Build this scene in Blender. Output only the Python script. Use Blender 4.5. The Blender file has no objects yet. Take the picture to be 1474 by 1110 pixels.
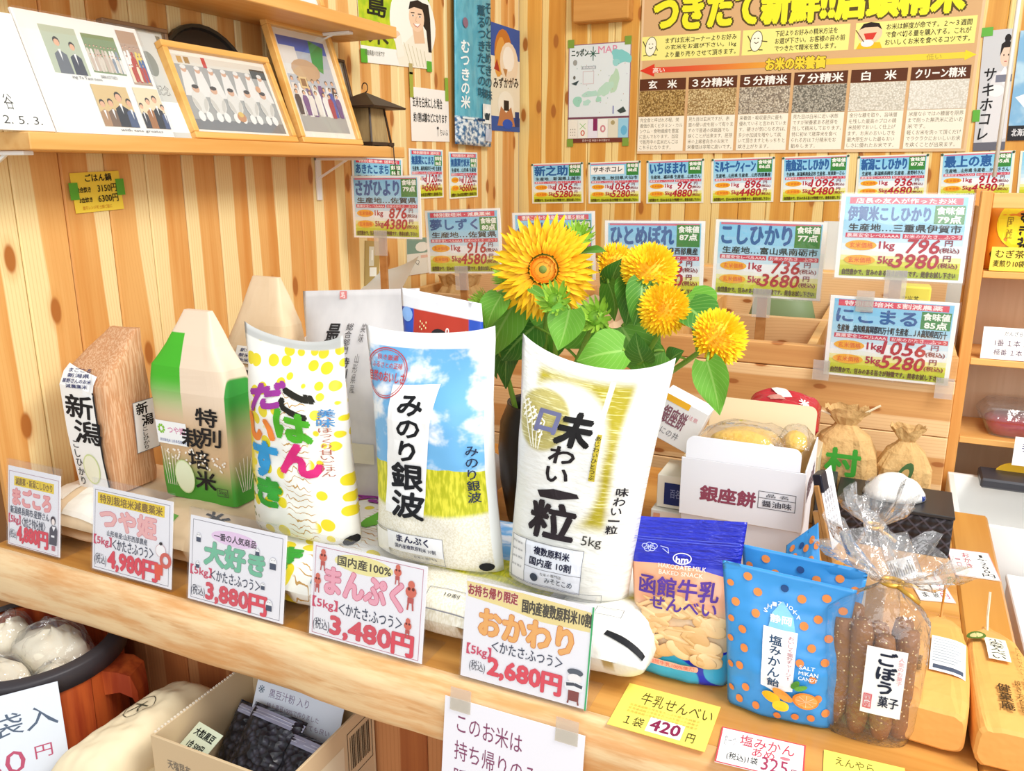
import bpy, bmesh, math, random
from mathutils import Vector, Matrix, noise
PI = math.pi
S = bpy.context.scene
COL = S.collection
random.seed(7)
# ------------------------------------------------------------------ camera, world, lights, exposure
CAMP = Vector((0, 0, 1.40)); PITCH = 0.2546; YAW = 0.4313; FPX = 1199.66
cam_data = bpy.data.cameras.new('camera'); cam_data.sensor_width = 36.0; cam_data.lens = FPX / 1474 * 36
cam_data.clip_start = 0.02
cam = bpy.data.objects.new('camera', cam_data); COL.objects.link(cam)
cam.location = CAMP; cam.rotation_euler = (PI / 2 - PITCH, 0, YAW)
S.camera = cam
S.view_settings.view_transform = 'Standard'; S.view_settings.look = 'None'
S.view_settings.exposure = 0.13; S.view_settings.gamma = 1.0; S.view_settings.use_curve_mapping = False
w = bpy.data.worlds.new('world'); S.world = w; w.use_nodes = True
w.node_tree.nodes['Background'].inputs[0].default_value = (0.95, 0.98, 1.0, 1)
w.node_tree.nodes['Background'].inputs[1].default_value = 0.56
def area(name, loc, target, sx, sy, power, colr=(1, 1, 1)):
    l = bpy.data.lights.new(name, 'AREA'); l.shape = 'RECTANGLE'; l.size = sx; l.size_y = sy; l.energy = power; l.color = colr
    o = bpy.data.objects.new(name, l); COL.objects.link(o); o.location = loc
    o.rotation_euler = (Vector(target) - Vector(loc)).to_track_quat('-Z', 'Y').to_euler()
    return o
area('ceiling_lamp_light', (1.1, 0.7, 2.75), (-0.9, 1.6, 0.9), 1.2, 0.8, 55, (1, 0.97, 0.93))
area('shopfront_daylight', (0.8, -1.9, 2.0), (-0.5, 1.2, 0.9), 3.2, 2.0, 50, (0.96, 0.98, 1.0))
# ------------------------------------------------------------------ picture helpers
_fw = Vector((-math.sin(YAW) * math.cos(PITCH), math.cos(YAW) * math.cos(PITCH), -math.sin(PITCH)))
_rt = Vector((math.cos(YAW), math.sin(YAW), 0)); _up = _rt.cross(_fw)
def A(px, py, x=None, y=None, z=None):
    """point of the photograph on a known plane of the room"""
    d = _fw + _rt * ((px - 737) / FPX) - _up * ((py - 555) / FPX)
    if x is not None: t = (x - CAMP.x) / d.x
    elif y is not None: t = (y - CAMP.y) / d.y
    else: t = (z - CAMP.z) / d.z
    return CAMP + d * t
XL, YB, ZC = -1.36, 3.037, 0.78
# ------------------------------------------------------------------ materials
def lin(h):
    h = h.lstrip('#'); out = []
    for i in (0, 2, 4):
        c = int(h[i:i + 2], 16) / 255
        out.append(c / 12.92 if c <= 0.04045 else ((c + 0.055) / 1.055) ** 2.4)
    return (*out, 1.0)
_mats = {}
def mat(hexc, rough=0.55, spec=0.4, metal=0.0):
    k = (hexc, rough, spec, metal)
    if k not in _mats:
        m = bpy.data.materials.new('paint_' + hexc.strip('#')); m.use_nodes = True
        b = m.node_tree.nodes['Principled BSDF']
        b.inputs['Base Color'].default_value = lin(hexc); b.inputs['Roughness'].default_value = rough
        b.inputs['Specular IOR Level'].default_value = spec; b.inputs['Metallic'].default_value = metal
        _mats[k] = m
    return _mats[k]
def P(hexc): return mat(hexc, 0.6, 0.25)
class G:
    """small builder of node materials"""
    def __init__(s, name, rough=0.5, spec=0.4):
        s.m = bpy.data.materials.new(name); s.m.use_nodes = True; s.t = s.m.node_tree
        s.b = s.t.nodes['Principled BSDF']; s.b.inputs['Roughness'].default_value = rough
        s.b.inputs['Specular IOR Level'].default_value = spec
        s.tc = s.t.nodes.new('ShaderNodeTexCoord')
    def put(s, v, sock):
        if isinstance(v, (int, float)): sock.default_value = v
        elif isinstance(v, tuple): sock.default_value = v
        elif isinstance(v, str): sock.default_value = lin(v)
        else: s.t.links.new(v, sock)
    def math(s, op, a, b=0.0, c=None, clamp=False):
        n = s.t.nodes.new('ShaderNodeMath'); n.operation = op; n.use_clamp = clamp
        s.put(a, n.inputs[0]); s.put(b, n.inputs[1])
        if c is not None: s.put(c, n.inputs[2])
        return n.outputs[0]
    def mix(s, f, a, b):
        n = s.t.nodes.new('ShaderNodeMix'); n.data_type = 'RGBA'
        s.put(f, n.inputs[0]); s.put(a, n.inputs[6]); s.put(b, n.inputs[7])
        return n.outputs[2]
    def xyz(s, v):
        n = s.t.nodes.new('ShaderNodeSeparateXYZ'); s.t.links.new(v, n.inputs[0]); return n.outputs
    def vec(s, x, y, z=0.0):
        n = s.t.nodes.new('ShaderNodeCombineXYZ')
        for i, v in enumerate((x, y, z)): s.put(v, n.inputs[i])
        return n.outputs[0]
    def noise(s, v, scale, detail=2.0, rough=0.5, w=None, col=False):
        n = s.t.nodes.new('ShaderNodeTexNoise'); n.inputs['Scale'].default_value = scale
        n.inputs['Detail'].default_value = detail; n.inputs['Roughness'].default_value = rough
        if w is not None:
            n.noise_dimensions = '4D'; s.put(w, n.inputs['W'])
        s.put(v, n.inputs['Vector']); return n.outputs[1 if col else 0]
    def voro(s, v, scale, rnd=1.0, feature='F1', two=False):
        n = s.t.nodes.new('ShaderNodeTexVoronoi'); n.feature = feature
        if two: n.voronoi_dimensions = '2D'
        n.inputs['Scale'].default_value = scale
        n.inputs['Randomness'].default_value = rnd; s.put(v, n.inputs['Vector']); return n.outputs
    def step(s, v, a, b):
        n = s.t.nodes.new('ShaderNodeMapRange'); n.interpolation_type = 'SMOOTHSTEP'
        s.put(v, n.inputs[0]); n.inputs[1].default_value = a; n.inputs[2].default_value = b
        return n.outputs[0]
    def box(s, u, v, u0, u1, v0, v1, e=0.01):
        a = s.math('MULTIPLY', s.step(u, u0 - e, u0 + e), s.math('SUBTRACT', 1.0, s.step(u, u1 - e, u1 + e)))
        b = s.math('MULTIPLY', s.step(v, v0 - e, v0 + e), s.math('SUBTRACT', 1.0, s.step(v, v1 - e, v1 + e)))
        return s.math('MULTIPLY', a, b)
    def disc(s, u, v, cu, cv, ru, rv, e=0.08):
        a = s.math('DIVIDE', s.math('SUBTRACT', u, cu), ru); b = s.math('DIVIDE', s.math('SUBTRACT', v, cv), rv)
        d = s.math('SQRT', s.math('ADD', s.math('MULTIPLY', a, a), s.math('MULTIPLY', b, b)))
        return s.math('SUBTRACT', 1.0, s.step(d, 1 - e, 1 + e))
    def bump(s, h, strength=0.2, dist=0.002):
        n = s.t.nodes.new('ShaderNodeBump'); n.inputs['Strength'].default_value = strength; n.inputs['Distance'].default_value = dist
        s.put(h, n.inputs['Height']); s.t.links.new(n.outputs[0], s.b.inputs['Normal'])
    def done(s, c):
        s.put(c, s.b.inputs['Base Color']); return s.m
def plank_mat(name, light, mid, dark, across='x', along='z', bandw=1.0, ks=1.0):
    """cedar / pine boards: pale sapwood, orange heartwood, growth lines, knots; differs from board to board"""
    g = G(name, 0.5, 0.3); o = g.xyz(g.tc.outputs['Object'])
    ax = {'x': o[0], 'y': o[1], 'z': o[2]}; X, Z = ax[across], ax[along]
    oi = g.t.nodes.new('ShaderNodeObjectInfo'); r = g.math('MULTIPLY', oi.outputs['Random'], 37.0)
    wob = g.noise(g.vec(g.math('MULTIPLY', X, 3.0), g.math('MULTIPLY', Z, 1.5), 0.0), 1.0, 2.0, 0.5, r)
    off = g.math('MULTIPLY', g.math('SUBTRACT', g.math('FRACT', g.math('MULTIPLY', r, 7.3)), 0.5), 0.07)
    d = g.math('ABSOLUTE', g.math('ADD', g.math('ADD', X, off), g.math('MULTIPLY', g.math('SUBTRACT', wob, 0.5), 0.05)))
    sap = g.step(d, 0.030 * bandw, 0.034 * bandw)
    tone = g.noise(g.vec(g.math('MULTIPLY', X, 25.0), g.math('MULTIPLY', Z, 1.2), 0.0), 1.0, 3.0, 0.6, r)
    heart = g.mix(g.step(tone, 0.3, 0.75), mid, dark)
    c = g.mix(sap, heart, light)
    ring = g.math('SINE', g.math('ADD', g.math('MULTIPLY', d, 900.0), g.math('MULTIPLY', wob, 25.0)))
    c = g.mix(g.math('MULTIPLY', g.step(ring, 0.5, 1.0), 0.22), c, dark)
    kv = g.voro(g.vec(g.math('ADD', g.math('MULTIPLY', X, 11.0 * ks), g.math('MULTIPLY', r, 3.0)), g.math('MULTIPLY', Z, 4.6 * ks), 0.0), 1.0, 1.0, two=True)
    kn = g.math('SUBTRACT', 1.0, g.step(kv[0], 0.085, 0.135))
    kn = g.math('MULTIPLY', kn, g.step(g.xyz(kv[1])[0], 0.42, 0.44))
    c = g.mix(kn, c, '#9a5424')
    halo = g.math('MULTIPLY', g.math('SUBTRACT', 1.0, g.step(kv[0], 0.1, 0.24)), g.step(g.xyz(kv[1])[0], 0.42, 0.44))
    c = g.mix(g.math('MULTIPLY', halo, 0.35), c, dark)
    return g.done(c)
def wood_mat(name, light, dark, along='x', scale=1.0, rough=0.45):
    g = G(name, rough, 0.35); o = g.xyz(g.tc.outputs['Object'])
    k = {'x': (1.2, 22, 22), 'y': (22, 1.2, 22), 'z': (22, 22, 1.2)}[along]
    v = g.vec(*[g.math('MULTIPLY', o[i], k[i] * scale) for i in range(3)])
    n = g.noise(v, 1.0, 4.0, 0.55)
    v2 = g.vec(*[g.math('MULTIPLY', o[i], k[i] * scale * 4) for i in range(3)])
    n2 = g.noise(v2, 1.0, 2.0, 0.5)
    c = g.mix(g.step(n, 0.3, 0.7), light, dark)
    c = g.mix(g.math('MULTIPLY', g.step(n2, 0.55, 0.75), 0.3), c, dark)
    return g.done(c)
def clear_mat(name, tint='#ffffff', base=0.06, gloss=0.08, bump=0.0, bscale=60.0, rough=0.05, haze='#f6f6f6'):
    m = bpy.data.materials.new(name); m.use_nodes = True; t = m.node_tree; t.nodes.clear()
    out = t.nodes.new('ShaderNodeOutputMaterial'); tr = t.nodes.new('ShaderNodeBsdfTransparent'); tr.inputs[0].default_value = lin(tint)
    gl = t.nodes.new('ShaderNodeBsdfGlossy'); gl.inputs['Roughness'].default_value = rough
    df = t.nodes.new('ShaderNodeBsdfDiffuse'); df.inputs[0].default_value = lin(haze)
    fr = t.nodes.new('ShaderNodeMath'); fr.operation = 'POWER'; fr.inputs[1].default_value = 5.0; lw = t.nodes.new('ShaderNodeLayerWeight'); lw.inputs[0].default_value = 0.5; t.links.new(lw.outputs[1], fr.inputs[0])
    m1 = t.nodes.new('ShaderNodeMixShader'); m2 = t.nodes.new('ShaderNodeMixShader')
    m1.inputs[0].default_value = base; t.links.new(tr.outputs[0], m1.inputs[1]); t.links.new(df.outputs[0], m1.inputs[2])
    ad = t.nodes.new('ShaderNodeMath'); ad.operation = 'ADD'; ad.use_clamp = True; ad.inputs[1].default_value = gloss
    t.links.new(fr.outputs[0], ad.inputs[0]); t.links.new(ad.outputs[0], m2.inputs[0])
    t.links.new(m1.outputs[0], m2.inputs[1]); t.links.new(gl.outputs[0], m2.inputs[2]); t.links.new(m2.outputs[0], out.inputs[0])
    if bump:
        tc = t.nodes.new('ShaderNodeTexCoord'); nz = t.nodes.new('ShaderNodeTexNoise'); nz.inputs['Scale'].default_value = bscale; nz.inputs['Detail'].default_value = 3
        bp = t.nodes.new('ShaderNodeBump'); bp.inputs['Strength'].default_value = bump; bp.inputs['Distance'].default_value = 0.01
        t.links.new(tc.outputs['Object'], nz.inputs['Vector']); t.links.new(nz.outputs[0], bp.inputs['Height'])
        for n in (gl, df): t.links.new(bp.outputs[0], n.inputs['Normal'])
        t.links.new(bp.outputs[0], lw.inputs['Normal'])
    return m
M_ACRYL = clear_mat('clear_acrylic', '#fefeff', 0.012, 0.03)
M_CELLO = clear_mat('cellophane', '#fdfdfd', 0.05, 0.07, 0.8, 40, 0.08)
M_CELLO2 = clear_mat('cellophane_ruffle', '#fdfdfd', 0.15, 0.10, 0.8, 55, 0.1)
M_POLY = clear_mat('clear_poly_bag', '#f8f8f8', 0.10, 0.08, 0.6, 30, 0.12)
M_TAPE = clear_mat('cloudy_tape', '#f4f0e6', 0.24, 0.05)
M_GLAZE = clear_mat('picture_glazing', '#ffffff', 0.02, 0.06, 0.05, 6, 0.03)
# ------------------------------------------------------------------ mesh helpers
def link(o, parent=None):
    COL.objects.link(o)
    if parent is not None: o.parent = parent
    return o
def tag(o, label=None, cat=None, group=None, kind=None):
    for k, v in (('label', label), ('category', cat), ('group', group), ('kind', kind)):
        if v: o[k] = v
    return o
class MB:
    def __init__(s): s.v, s.f, s.mi, s.mats, s.uv = [], [], [], [], {}
    def mid(s, m):
        if m not in s.mats: s.mats.append(m)
        return s.mats.index(m)
    def add(s, vs, fs, m=None):
        b = len(s.v); s.v += [Vector(p) for p in vs]; k = s.mid(m) if m else 0
        for f in fs: s.f.append([b + i for i in f]); s.mi.append(k)
        return b
    def box(s, x0, x1, y0, y1, z0, z1, m=None, c=0.0, M=None):
        """box, chamfered by c"""
        bm = bmesh.new(); bmesh.ops.create_cube(bm, size=1)
        for q in bm.verts: q.co = Vector(((x0 + x1) / 2 + q.co.x * (x1 - x0), (y0 + y1) / 2 + q.co.y * (y1 - y0), (z0 + z1) / 2 + q.co.z * (z1 - z0)))
        if c: bmesh.ops.bevel(bm, geom=bm.edges[:], offset=c, segments=1, affect='EDGES')
        bm.verts.index_update()
        s.add([(M @ q.co) if M else q.co.copy() for q in bm.verts], [[q.index for q in f.verts] for f in bm.faces], m); bm.free()
    def grid(s, fn, nu, nv, m=None, wrap=False):
        vs = [fn(i / nu, j / nv) for j in range(nv + 1) for i in range(nu + (0 if wrap else 1))]
        n = nu if wrap else nu + 1; fs = []
        for j in range(nv):
            for i in range(nu):
                a = j * n + i; b = j * n + (i + 1) % n if wrap else a + 1
                fs.append((a, b, b + n, a + n))
        return s.add(vs, fs, m)
    def loft(s, rings, m=None, cap0=True, cap1=True):
        n = len(rings[0]); vs = [p for r in rings for p in r]; fs = []
        for j in range(len(rings) - 1):
            for i in range(n):
                a = j * n + i; b = j * n + (i + 1) % n
                fs.append((a, b, b + n, a + n))
        if cap0: fs.append(tuple(reversed(range(n))))
        if cap1: fs.append(tuple((len(rings) - 1) * n + i for i in range(n)))
        return s.add(vs, fs, m)
    def tube(s, pts, r, n=8, m=None, caps=True):
        pts = [Vector(p) for p in pts]; rr = r if isinstance(r, (list, tuple)) else [r] * len(pts); rings = []
        ref = Vector((0.31, 0.2, 0.93))
        for i, p in enumerate(pts):
            d = (pts[min(i + 1, len(pts) - 1)] - pts[max(i - 1, 0)]).normalized()
            a = d.cross(ref)
            if a.length < 0.05: a = d.cross(Vector((1, 0, 0)))
            a.normalize(); b = d.cross(a)
            rings.append([p + (a * math.cos(2 * PI * k / n) + b * math.sin(2 * PI * k / n)) * rr[i] for k in range(n)])
        s.loft(rings, m, caps, caps)
    def ball(s, c, rx, ry=None, rz=None, nu=12, nv=8, m=None, fn=None):
        ry = ry or rx; rz = rz or rx; c = Vector(c)
        def q(u, v):
            a = 2 * PI * u; b = PI * (v - 0.5); k = fn(u, v) if fn else 1
            return c + Vector((math.cos(a) * math.cos(b) * rx, math.sin(a) * math.cos(b) * ry, math.sin(b) * rz)) * k
        s.grid(q, nu, nv, m, True)
    def build(s, name, parent=None, m=None, smooth=False, loc=None, M=None, uv=None):
        me = bpy.data.meshes.new(name)
        loc = Vector(loc) if loc is not None else None
        me.from_pydata([tuple(p - loc) if loc is not None else tuple(p) for p in s.v], [], s.f)
        for q in ([m] if m else s.mats): me.materials.append(q)
        if not m and len(s.mats) > 1: me.polygons.foreach_set('material_index', s.mi)
        if uv:
            l = me.uv_layers.new(name='UVMap')
            for p in me.polygons:
                for li in p.loop_indices: l.data[li].uv = uv[me.loops[li].vertex_index]
        if smooth: me.polygons.foreach_set('use_smooth', [True] * len(me.polygons))
        me.update()
        o = bpy.data.objects.new(name, me); link(o, parent)
        if loc is not None: o.location = loc
        if M is not None: o.matrix_local = M
        return o
def sup(c, hw, hd, e=2.0, n=28, ax=Vector((1, 0, 0)), ay=Vector((0, 1, 0))):
    """superellipse ring"""
    c = Vector(c); out = []
    for k in range(n):
        a = 2 * PI * (k + 0.5) / n; ca, sa = math.cos(a), math.sin(a)
        out.append(c + ax * (hw * math.copysign(abs(ca) ** (2 / e), ca)) + ay * (hd * math.copysign(abs(sa) ** (2 / e), sa)))
    return out
def empty(name, loc, label, cat, group=None):
    o = bpy.data.objects.new(name, None); o.empty_display_size = 0.05; link(o); o.location = loc
    return tag(o, label, cat, group)
def dup(root):
    r = root.copy(); COL.objects.link(r)
    def kids(a, b):
        for ch in list(a.children):
            c = ch.copy(); COL.objects.link(c); c.parent = b; kids(ch, c)
    kids(root, r); return r
# ------------------------------------------------------------------ flat print
_gl = {}
def glyphs(st, res=2):
    k = (st, res)
    if k not in _gl:
        c = bpy.data.curves.new('t', 'FONT'); c.body = st; c.resolution_u = res; c.fill_mode = 'FRONT'
        o = bpy.data.objects.new('t', c); me = bpy.data.meshes.new_from_object(o)
        vs = [(v.co.x, v.co.y) for v in me.vertices]; fs = [tuple(p.vertices) for p in me.polygons]
        bpy.data.objects.remove(o); bpy.data.curves.remove(c); bpy.data.meshes.remove(me)
        xs = [v[0] for v in vs] or [0, 1]; ys = [v[1] for v in vs] or [0, 1]
        _gl[k] = (vs, fs, min(xs), max(xs), min(ys), max(ys))
    return _gl[k]
class Print:
    """coloured flat shapes on a W x H card; coordinates run 0..1 from the top left corner"""
    def __init__(s, W, H, dh=None): s.W, s.H, s.dh, s.lay, s.sub, s.hold = W, H, dh, 0, 0, False; s.v, s.f, s.mi, s.mats = [], [], [], []
    def _add(s, pts, fs, c, same=False):
        if not same and not s.hold: s.lay += 1
        s.sub += 1
        m = c if not isinstance(c, str) else P(c)
        if m not in s.mats: s.mats.append(m)
        k = s.mats.index(m); b = len(s.v); h = (s.lay, s.sub)
        s.v += [(x, y, h) for x, y in pts]
        for f in fs: s.f.append([b + i for i in f]); s.mi.append(k)
    def poly(s, pts, c): s._add(pts, [tuple(reversed(range(len(pts))))], c)
    def rect(s, x0, y0, x1, y1, c): s.poly([(x0, y0), (x1, y0), (x1, y1), (x0, y1)], c)
    def frame(s, x0, y0, x1, y1, t, c):
        tx, ty = t / s.W, t / s.H
        s.rect(x0, y0, x1, y0 + ty, c); s.rect(x0, y1 - ty, x1, y1, c); s.rect(x0, y0, x0 + tx, y1, c); s.rect(x1 - tx, y0, x1, y1, c)
    def ell(s, cx, cy, rx, ry, c, n=20, rot=0.0):
        pts = []
        for k in range(n):
            a = 2 * PI * k / n; x, y = rx * s.W * math.cos(a), ry * s.H * math.sin(a)
            pts.append((cx + (x * math.cos(rot) - y * math.sin(rot)) / s.W, cy + (x * math.sin(rot) + y * math.cos(rot)) / s.H))
        s.poly(pts, c)
    def disc(s, cx, cy, r, c, n=16): s.ell(cx, cy, r / s.W, r / s.H, c, n)
    def ring(s, cx, cy, rx, ry, t, c, n=28):
        o = []; i = []
        for k in range(n):
            a = 2 * PI * k / n
            o.append((cx + rx * math.cos(a), cy + ry * math.sin(a))); i.append((cx + (rx - t / s.W) * math.cos(a), cy + (ry - t / s.H) * math.sin(a)))
        s._add(o + i, [(k, n + k, n + (k + 1) % n, (k + 1) % n) for k in range(n)], c)
    def line(s, pts, t, c):
        first = True
        for (x0, y0), (x1, y1) in zip(pts, pts[1:]):
            dx, dy = (x1 - x0) * s.W, (y1 - y0) * s.H; L = math.hypot(dx, dy) or 1; nx, ny = -dy / L * t / 2 / s.W, dx / L * t / 2 / s.H
            s._add([(x0 + nx, y0 + ny), (x1 + nx, y1 + ny), (x1 - nx, y1 - ny), (x0 - nx, y0 - ny)], [(0, 1, 2, 3)], c, not first); first = False
    def text(s, st, x0, y0, x1, y1, c, bold=0.0, slant=0.0, out=None, ow=0.05, res=2, up=0.0):
        """fit the words to a box; up = rise of the baseline to the right, as a share of the box height"""
        vs, fs, a0, a1, b0, b1 = glyphs(st, res)
        if not vs: return
        hgt = (y1 - y0) * s.H; sx = (x1 - x0) / max(a1 - a0, 1e-6); sy = (y1 - y0) / max(b1 - b0, 1e-6)
        def put(ox, oy, col, same):
            pts = []
            for (x, y) in vs:
                q = (y - b0) / max(b1 - b0, 1e-6); r = (x - a0) / max(a1 - a0, 1e-6)
                pts.append((x0 + (x - a0) * sx + slant * q * hgt / s.W + ox / s.W, y1 - (y - b0) * sy - up * r * (y1 - y0) + oy / s.H))
            s._add(pts, fs, col, same)
        def ringput(rad, col, n):
            for k in range(n): put(rad * math.cos(2 * PI * k / n), rad * math.sin(2 * PI * k / n), col, k > 0)
        if out: ringput((bold + ow) * hgt, out, 10)
        if bold:
            ringput(bold * hgt, c, 6); put(0, 0, c, True)
        else: put(0, 0, c, False)
    def vtext(s, st, x0, y0, x1, y1, c, bold=0.0, slant=0.0, out=None, ow=0.05, dx=0.0, gap=0.1, res=2):
        """a vertical line of characters; dx = drift to the right on the way down"""
        n = len(st); ch = (y1 - y0) / n
        for i, q in enumerate(st):
            if q == ' ': continue
            vs, fs, a0, a1, b0, b1 = glyphs(q, res)
            fx = min(1.0, max(0.25, (a1 - a0) / 0.9)); fy = min(1.0, max(0.2, (b1 - b0) / 0.9)); xc = (x0 + x1) / 2 + dx * i / max(1, n - 1); yc = y0 + (i + 0.5) * ch
            if q == 'ー': s.rect(xc - 0.06 * (x1 - x0), yc - ch * 0.38, xc + 0.06 * (x1 - x0), yc + ch * 0.38, c); continue
            s.text(q, xc - (x1 - x0) / 2 * fx, yc - ch / 2 * (1 - gap) * fy, xc + (x1 - x0) / 2 * fx, yc + ch / 2 * (1 - gap) * fy, c, bold, slant, out, ow, res)
    def build(s, fmap, parent, name='print', cuts=0):
        vs, fs, mi = s.v, s.f, s.mi
        if not fs: return None
        e = min(4e-5, .0014 / s.sub) if s.dh is None else 4e-6   # every shape lies a hair above the one before it
        vs = [(x, y, h[1] * e + (h[0] * s.dh if s.dh else 0)) for x, y, h in vs]
        me = bpy.data.meshes.new(name); me.from_pydata(vs, [], fs)
        for m in s.mats: me.materials.append(m)
        me.polygons.foreach_set('material_index', mi)
        if cuts:
            bm = bmesh.new(); bm.from_mesh(me); bmesh.ops.triangulate(bm, faces=bm.faces[:])
            for k in range(1, cuts):
                for ax in ((1, 0, 0), (0, 1, 0)):
                    g = bm.verts[:] + bm.edges[:] + bm.faces[:]
                    bmesh.ops.bisect_plane(bm, geom=g, dist=1e-5, plane_co=(k / cuts, k / cuts, 0), plane_no=ax)
            bm.to_mesh(me); bm.free()
        for v in me.vertices: v.co = fmap(v.co.x, v.co.y, v.co.z)
        me.update(); o = bpy.data.objects.new(name, me); link(o, parent)
        return o
# ------------------------------------------------------------------ cards, posters, boards
def frame_of(TL, TR, BR, BL):
    ex = ((TR - TL) + (BR - BL)) / 2; dn = ((BL - TL) + (BR - TR)) / 2
    W = ex.length; ex.normalize(); n = ex.cross(-dn).normalized(); up = n.cross(ex); H = abs(dn.dot(up)); c = (TL + TR + BR + BL) / 4
    M = Matrix((ex, up, n)).transposed().to_4x4(); M.translation = c
    return M, W, H
def card(name, label, cat, q, design, group=None, th=0.001, col='#fdfcf8', m=None, parent=None, curl=0.0):
    """q: four 3-D corners TL TR BR BL. A thin board with its print as a child"""
    M, W, H = frame_of(*q)
    b = MB()
    if curl:
        f = lambda u, v: Vector(((u - .5) * W, (.5 - v) * H, curl * (math.cos((u - .5) * PI) - 0.5) * 0 + curl * (v ** 3)))
        b.grid(lambda u, v: f(u, v), 8, 8); b.grid(lambda u, v: f(u, 1 - v) - Vector((0, 0, th)), 8, 8)
    else:
        f = lambda u, v: Vector(((u - .5) * W, (.5 - v) * H, 0)); b.box(-W / 2, W / 2, -H / 2, H / 2, -th, 0)
    o = b.build(name, parent, m or P(col)); o.matrix_local = M
    if label: tag(o, label, cat, group)
    if design:
        p = Print(W, H); design(p)
        p.build(lambda x, y, h: f(x, y) + Vector((0, 0, 0.0002 + h)), o, 'print', 8 if curl else 0)
    o['W'] = W; o['H'] = H
    return o
def tape(o, u, v, w_, h_, m=None, rot=0.0):
    """a strip of tape across an edge of card o"""
    W, H = o['W'], o['H']; b = MB(); R = Matrix.Rotation(rot, 4, 'Z')
    b.box(-w_ / 2, w_ / 2, -h_ / 2, h_ / 2, -0.0002, 0.0004)
    t = b.build('tape', o, m or mat('#5cae2e', 0.5)); t.matrix_local = Matrix.Translation(((u - .5) * W, (.5 - v) * H, 0.0012)) @ R
    return t
def quad(pts, **k): return [A(px, py, **k) for px, py in pts]
# ================================================================== setting
M_CEDAR = plank_mat('cedar_wall_board', '#f6dea2', '#e9b46c', '#d58f44')
M_CEDAR2 = plank_mat('cedar_wall_board_golden', '#f4d890', '#e6ac50', '#d08c36')
M_FLOOR = wood_mat('floor_wood', '#cdb48c', '#b0946a', 'y')
def struct(o): o['kind'] = 'structure'; return o
b = MB(); b.box(-2.2, 1.9, -1.6, YB + 0.1, -0.04, 0.0); struct(b.build('floor', None, M_FLOOR))
PW = 0.0938
def plank_mesh(h):
    b = MB(); w2 = PW / 2 - 0.0006; c = 0.003; d = 0.012
    prof = [(-w2, 0), (-w2, -d + c), (-w2 + c, -d), (w2 - c, -d), (w2, -d + c), (w2, 0)]
    n = 6; b.add([(x, y, z) for z in (0, h) for x, y in prof], [(i, (i + 1) % n, n + (i + 1) % n, n + i) for i in range(n)] + [tuple(range(n - 1, -1, -1)), tuple(range(n, 2 * n))])
    me = bpy.data.meshes.new('plank'); me.from_pydata([tuple(v) for v in b.v], [], b.f); return me
WH = 2.45
def wall(name, M, length, m):
    bb = MB(); bb.box(0, length, 0.0, 0.06, 0, WH); W_ = struct(bb.build(name, None, mat('#8a5a2c', 0.8))); W_.matrix_local = M
    pm = plank_mesh(WH); pm.materials.append(m)
    for i in range(int(length / PW + 0.999)):
        x = PW * (i + 0.5)
        if x + PW / 2 > length + 0.01: break
        p = bpy.data.objects.new('plank', pm); link(p, W_); p.location = (x, 0, 0)
    return W_
# left wall: local x runs away from the viewer, boards stand proud towards the shop
L0 = 0.86
wall_left = wall('wall_left', Matrix.Translation((XL - 0.012, L0, 0)) @ Matrix.Rotation(PI / 2, 4, 'Z'), YB - L0, M_CEDAR)
wall_back = wall('wall_back', Matrix.Translation((XL - 0.012, YB + 0.012, 0)), 2.83, M_CEDAR2)
# beam end high on the back wall beside the board
b = MB(); b.box(-1.135, -0.93, YB - 0.06, YB, 1.90, 2.02, c=0.004); struct(b.build('trim_1', None, wood_mat('beam_wood', '#dca055', '#c98a42', 'x')))
# ================================================================== display counter
M_TOP = wood_mat('counter_wood', '#dba256', '#b87830', 'x', 0.8, 0.3)
g = G('counter_edge_wood', .55, .3); o = g.xyz(g.tc.outputs['Object'])
e1 = g.noise(g.vec(g.math('MULTIPLY', o[0], 4.0), g.math('MULTIPLY', o[1], 30.0), g.math('MULTIPLY', o[2], 34.0)), 1.0, 5, .62); e2 = g.noise(g.vec(g.math('MULTIPLY', o[0], 9.0), g.math('MULTIPLY', o[1], 12.0), g.math('MULTIPLY', o[2], 60.0)), 1.0, 3, .6)
c = g.mix(g.step(e1, .36, .62), '#dfa468', '#f3d3a2'); c = g.mix(g.math('MULTIPLY', g.step(e2, .55, .70), .55), c, '#c98a4c'); c = g.mix(g.math('MULTIPLY', g.step(e2, .70, .76), .5), c, '#9a6030')
M_EDGE = g.done(c); g.bump(e1, .35, .004)
M_PANEL = plank_mat('counter_panel_wood', '#c88a58', '#b8703e', '#9c5630')
counter = empty('display_counter', (-0.58, 1.23, 0), 'honey coloured wooden display counter with a thick waney front edge', 'counter')
def part(b, name, root, m=None, smooth=False):
    o = b.build(name, None, m, smooth); o.parent = root; o.matrix_local = Matrix.Translation(-root.location); return o
yb0 = [0.815, 1.02, 1.235, 1.445, 1.60]
for i in range(4):
    b = MB(); b.box(-1.345, 0.135, yb0[i] + 0.0004, yb0[i + 1] - 0.0004, 0.735, 0.78, c=0.0012); part(b, 'top_board', counter, M_TOP)
b = MB(); b.box(0.1362, 0.2, 0.815, 1.665, 0.735, 0.78, c=0.004); part(b, 'end_trim', counter, wood_mat('counter_trim_wood', '#d99f4e', '#c88a3c', 'y', 0.8, 0.3))
b = MB(); b.box(-1.345, 0.135, 1.6012, 1.665, 0.735, 0.78, c=0.004); part(b, 'back_trim', counter, M_TOP)
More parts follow.
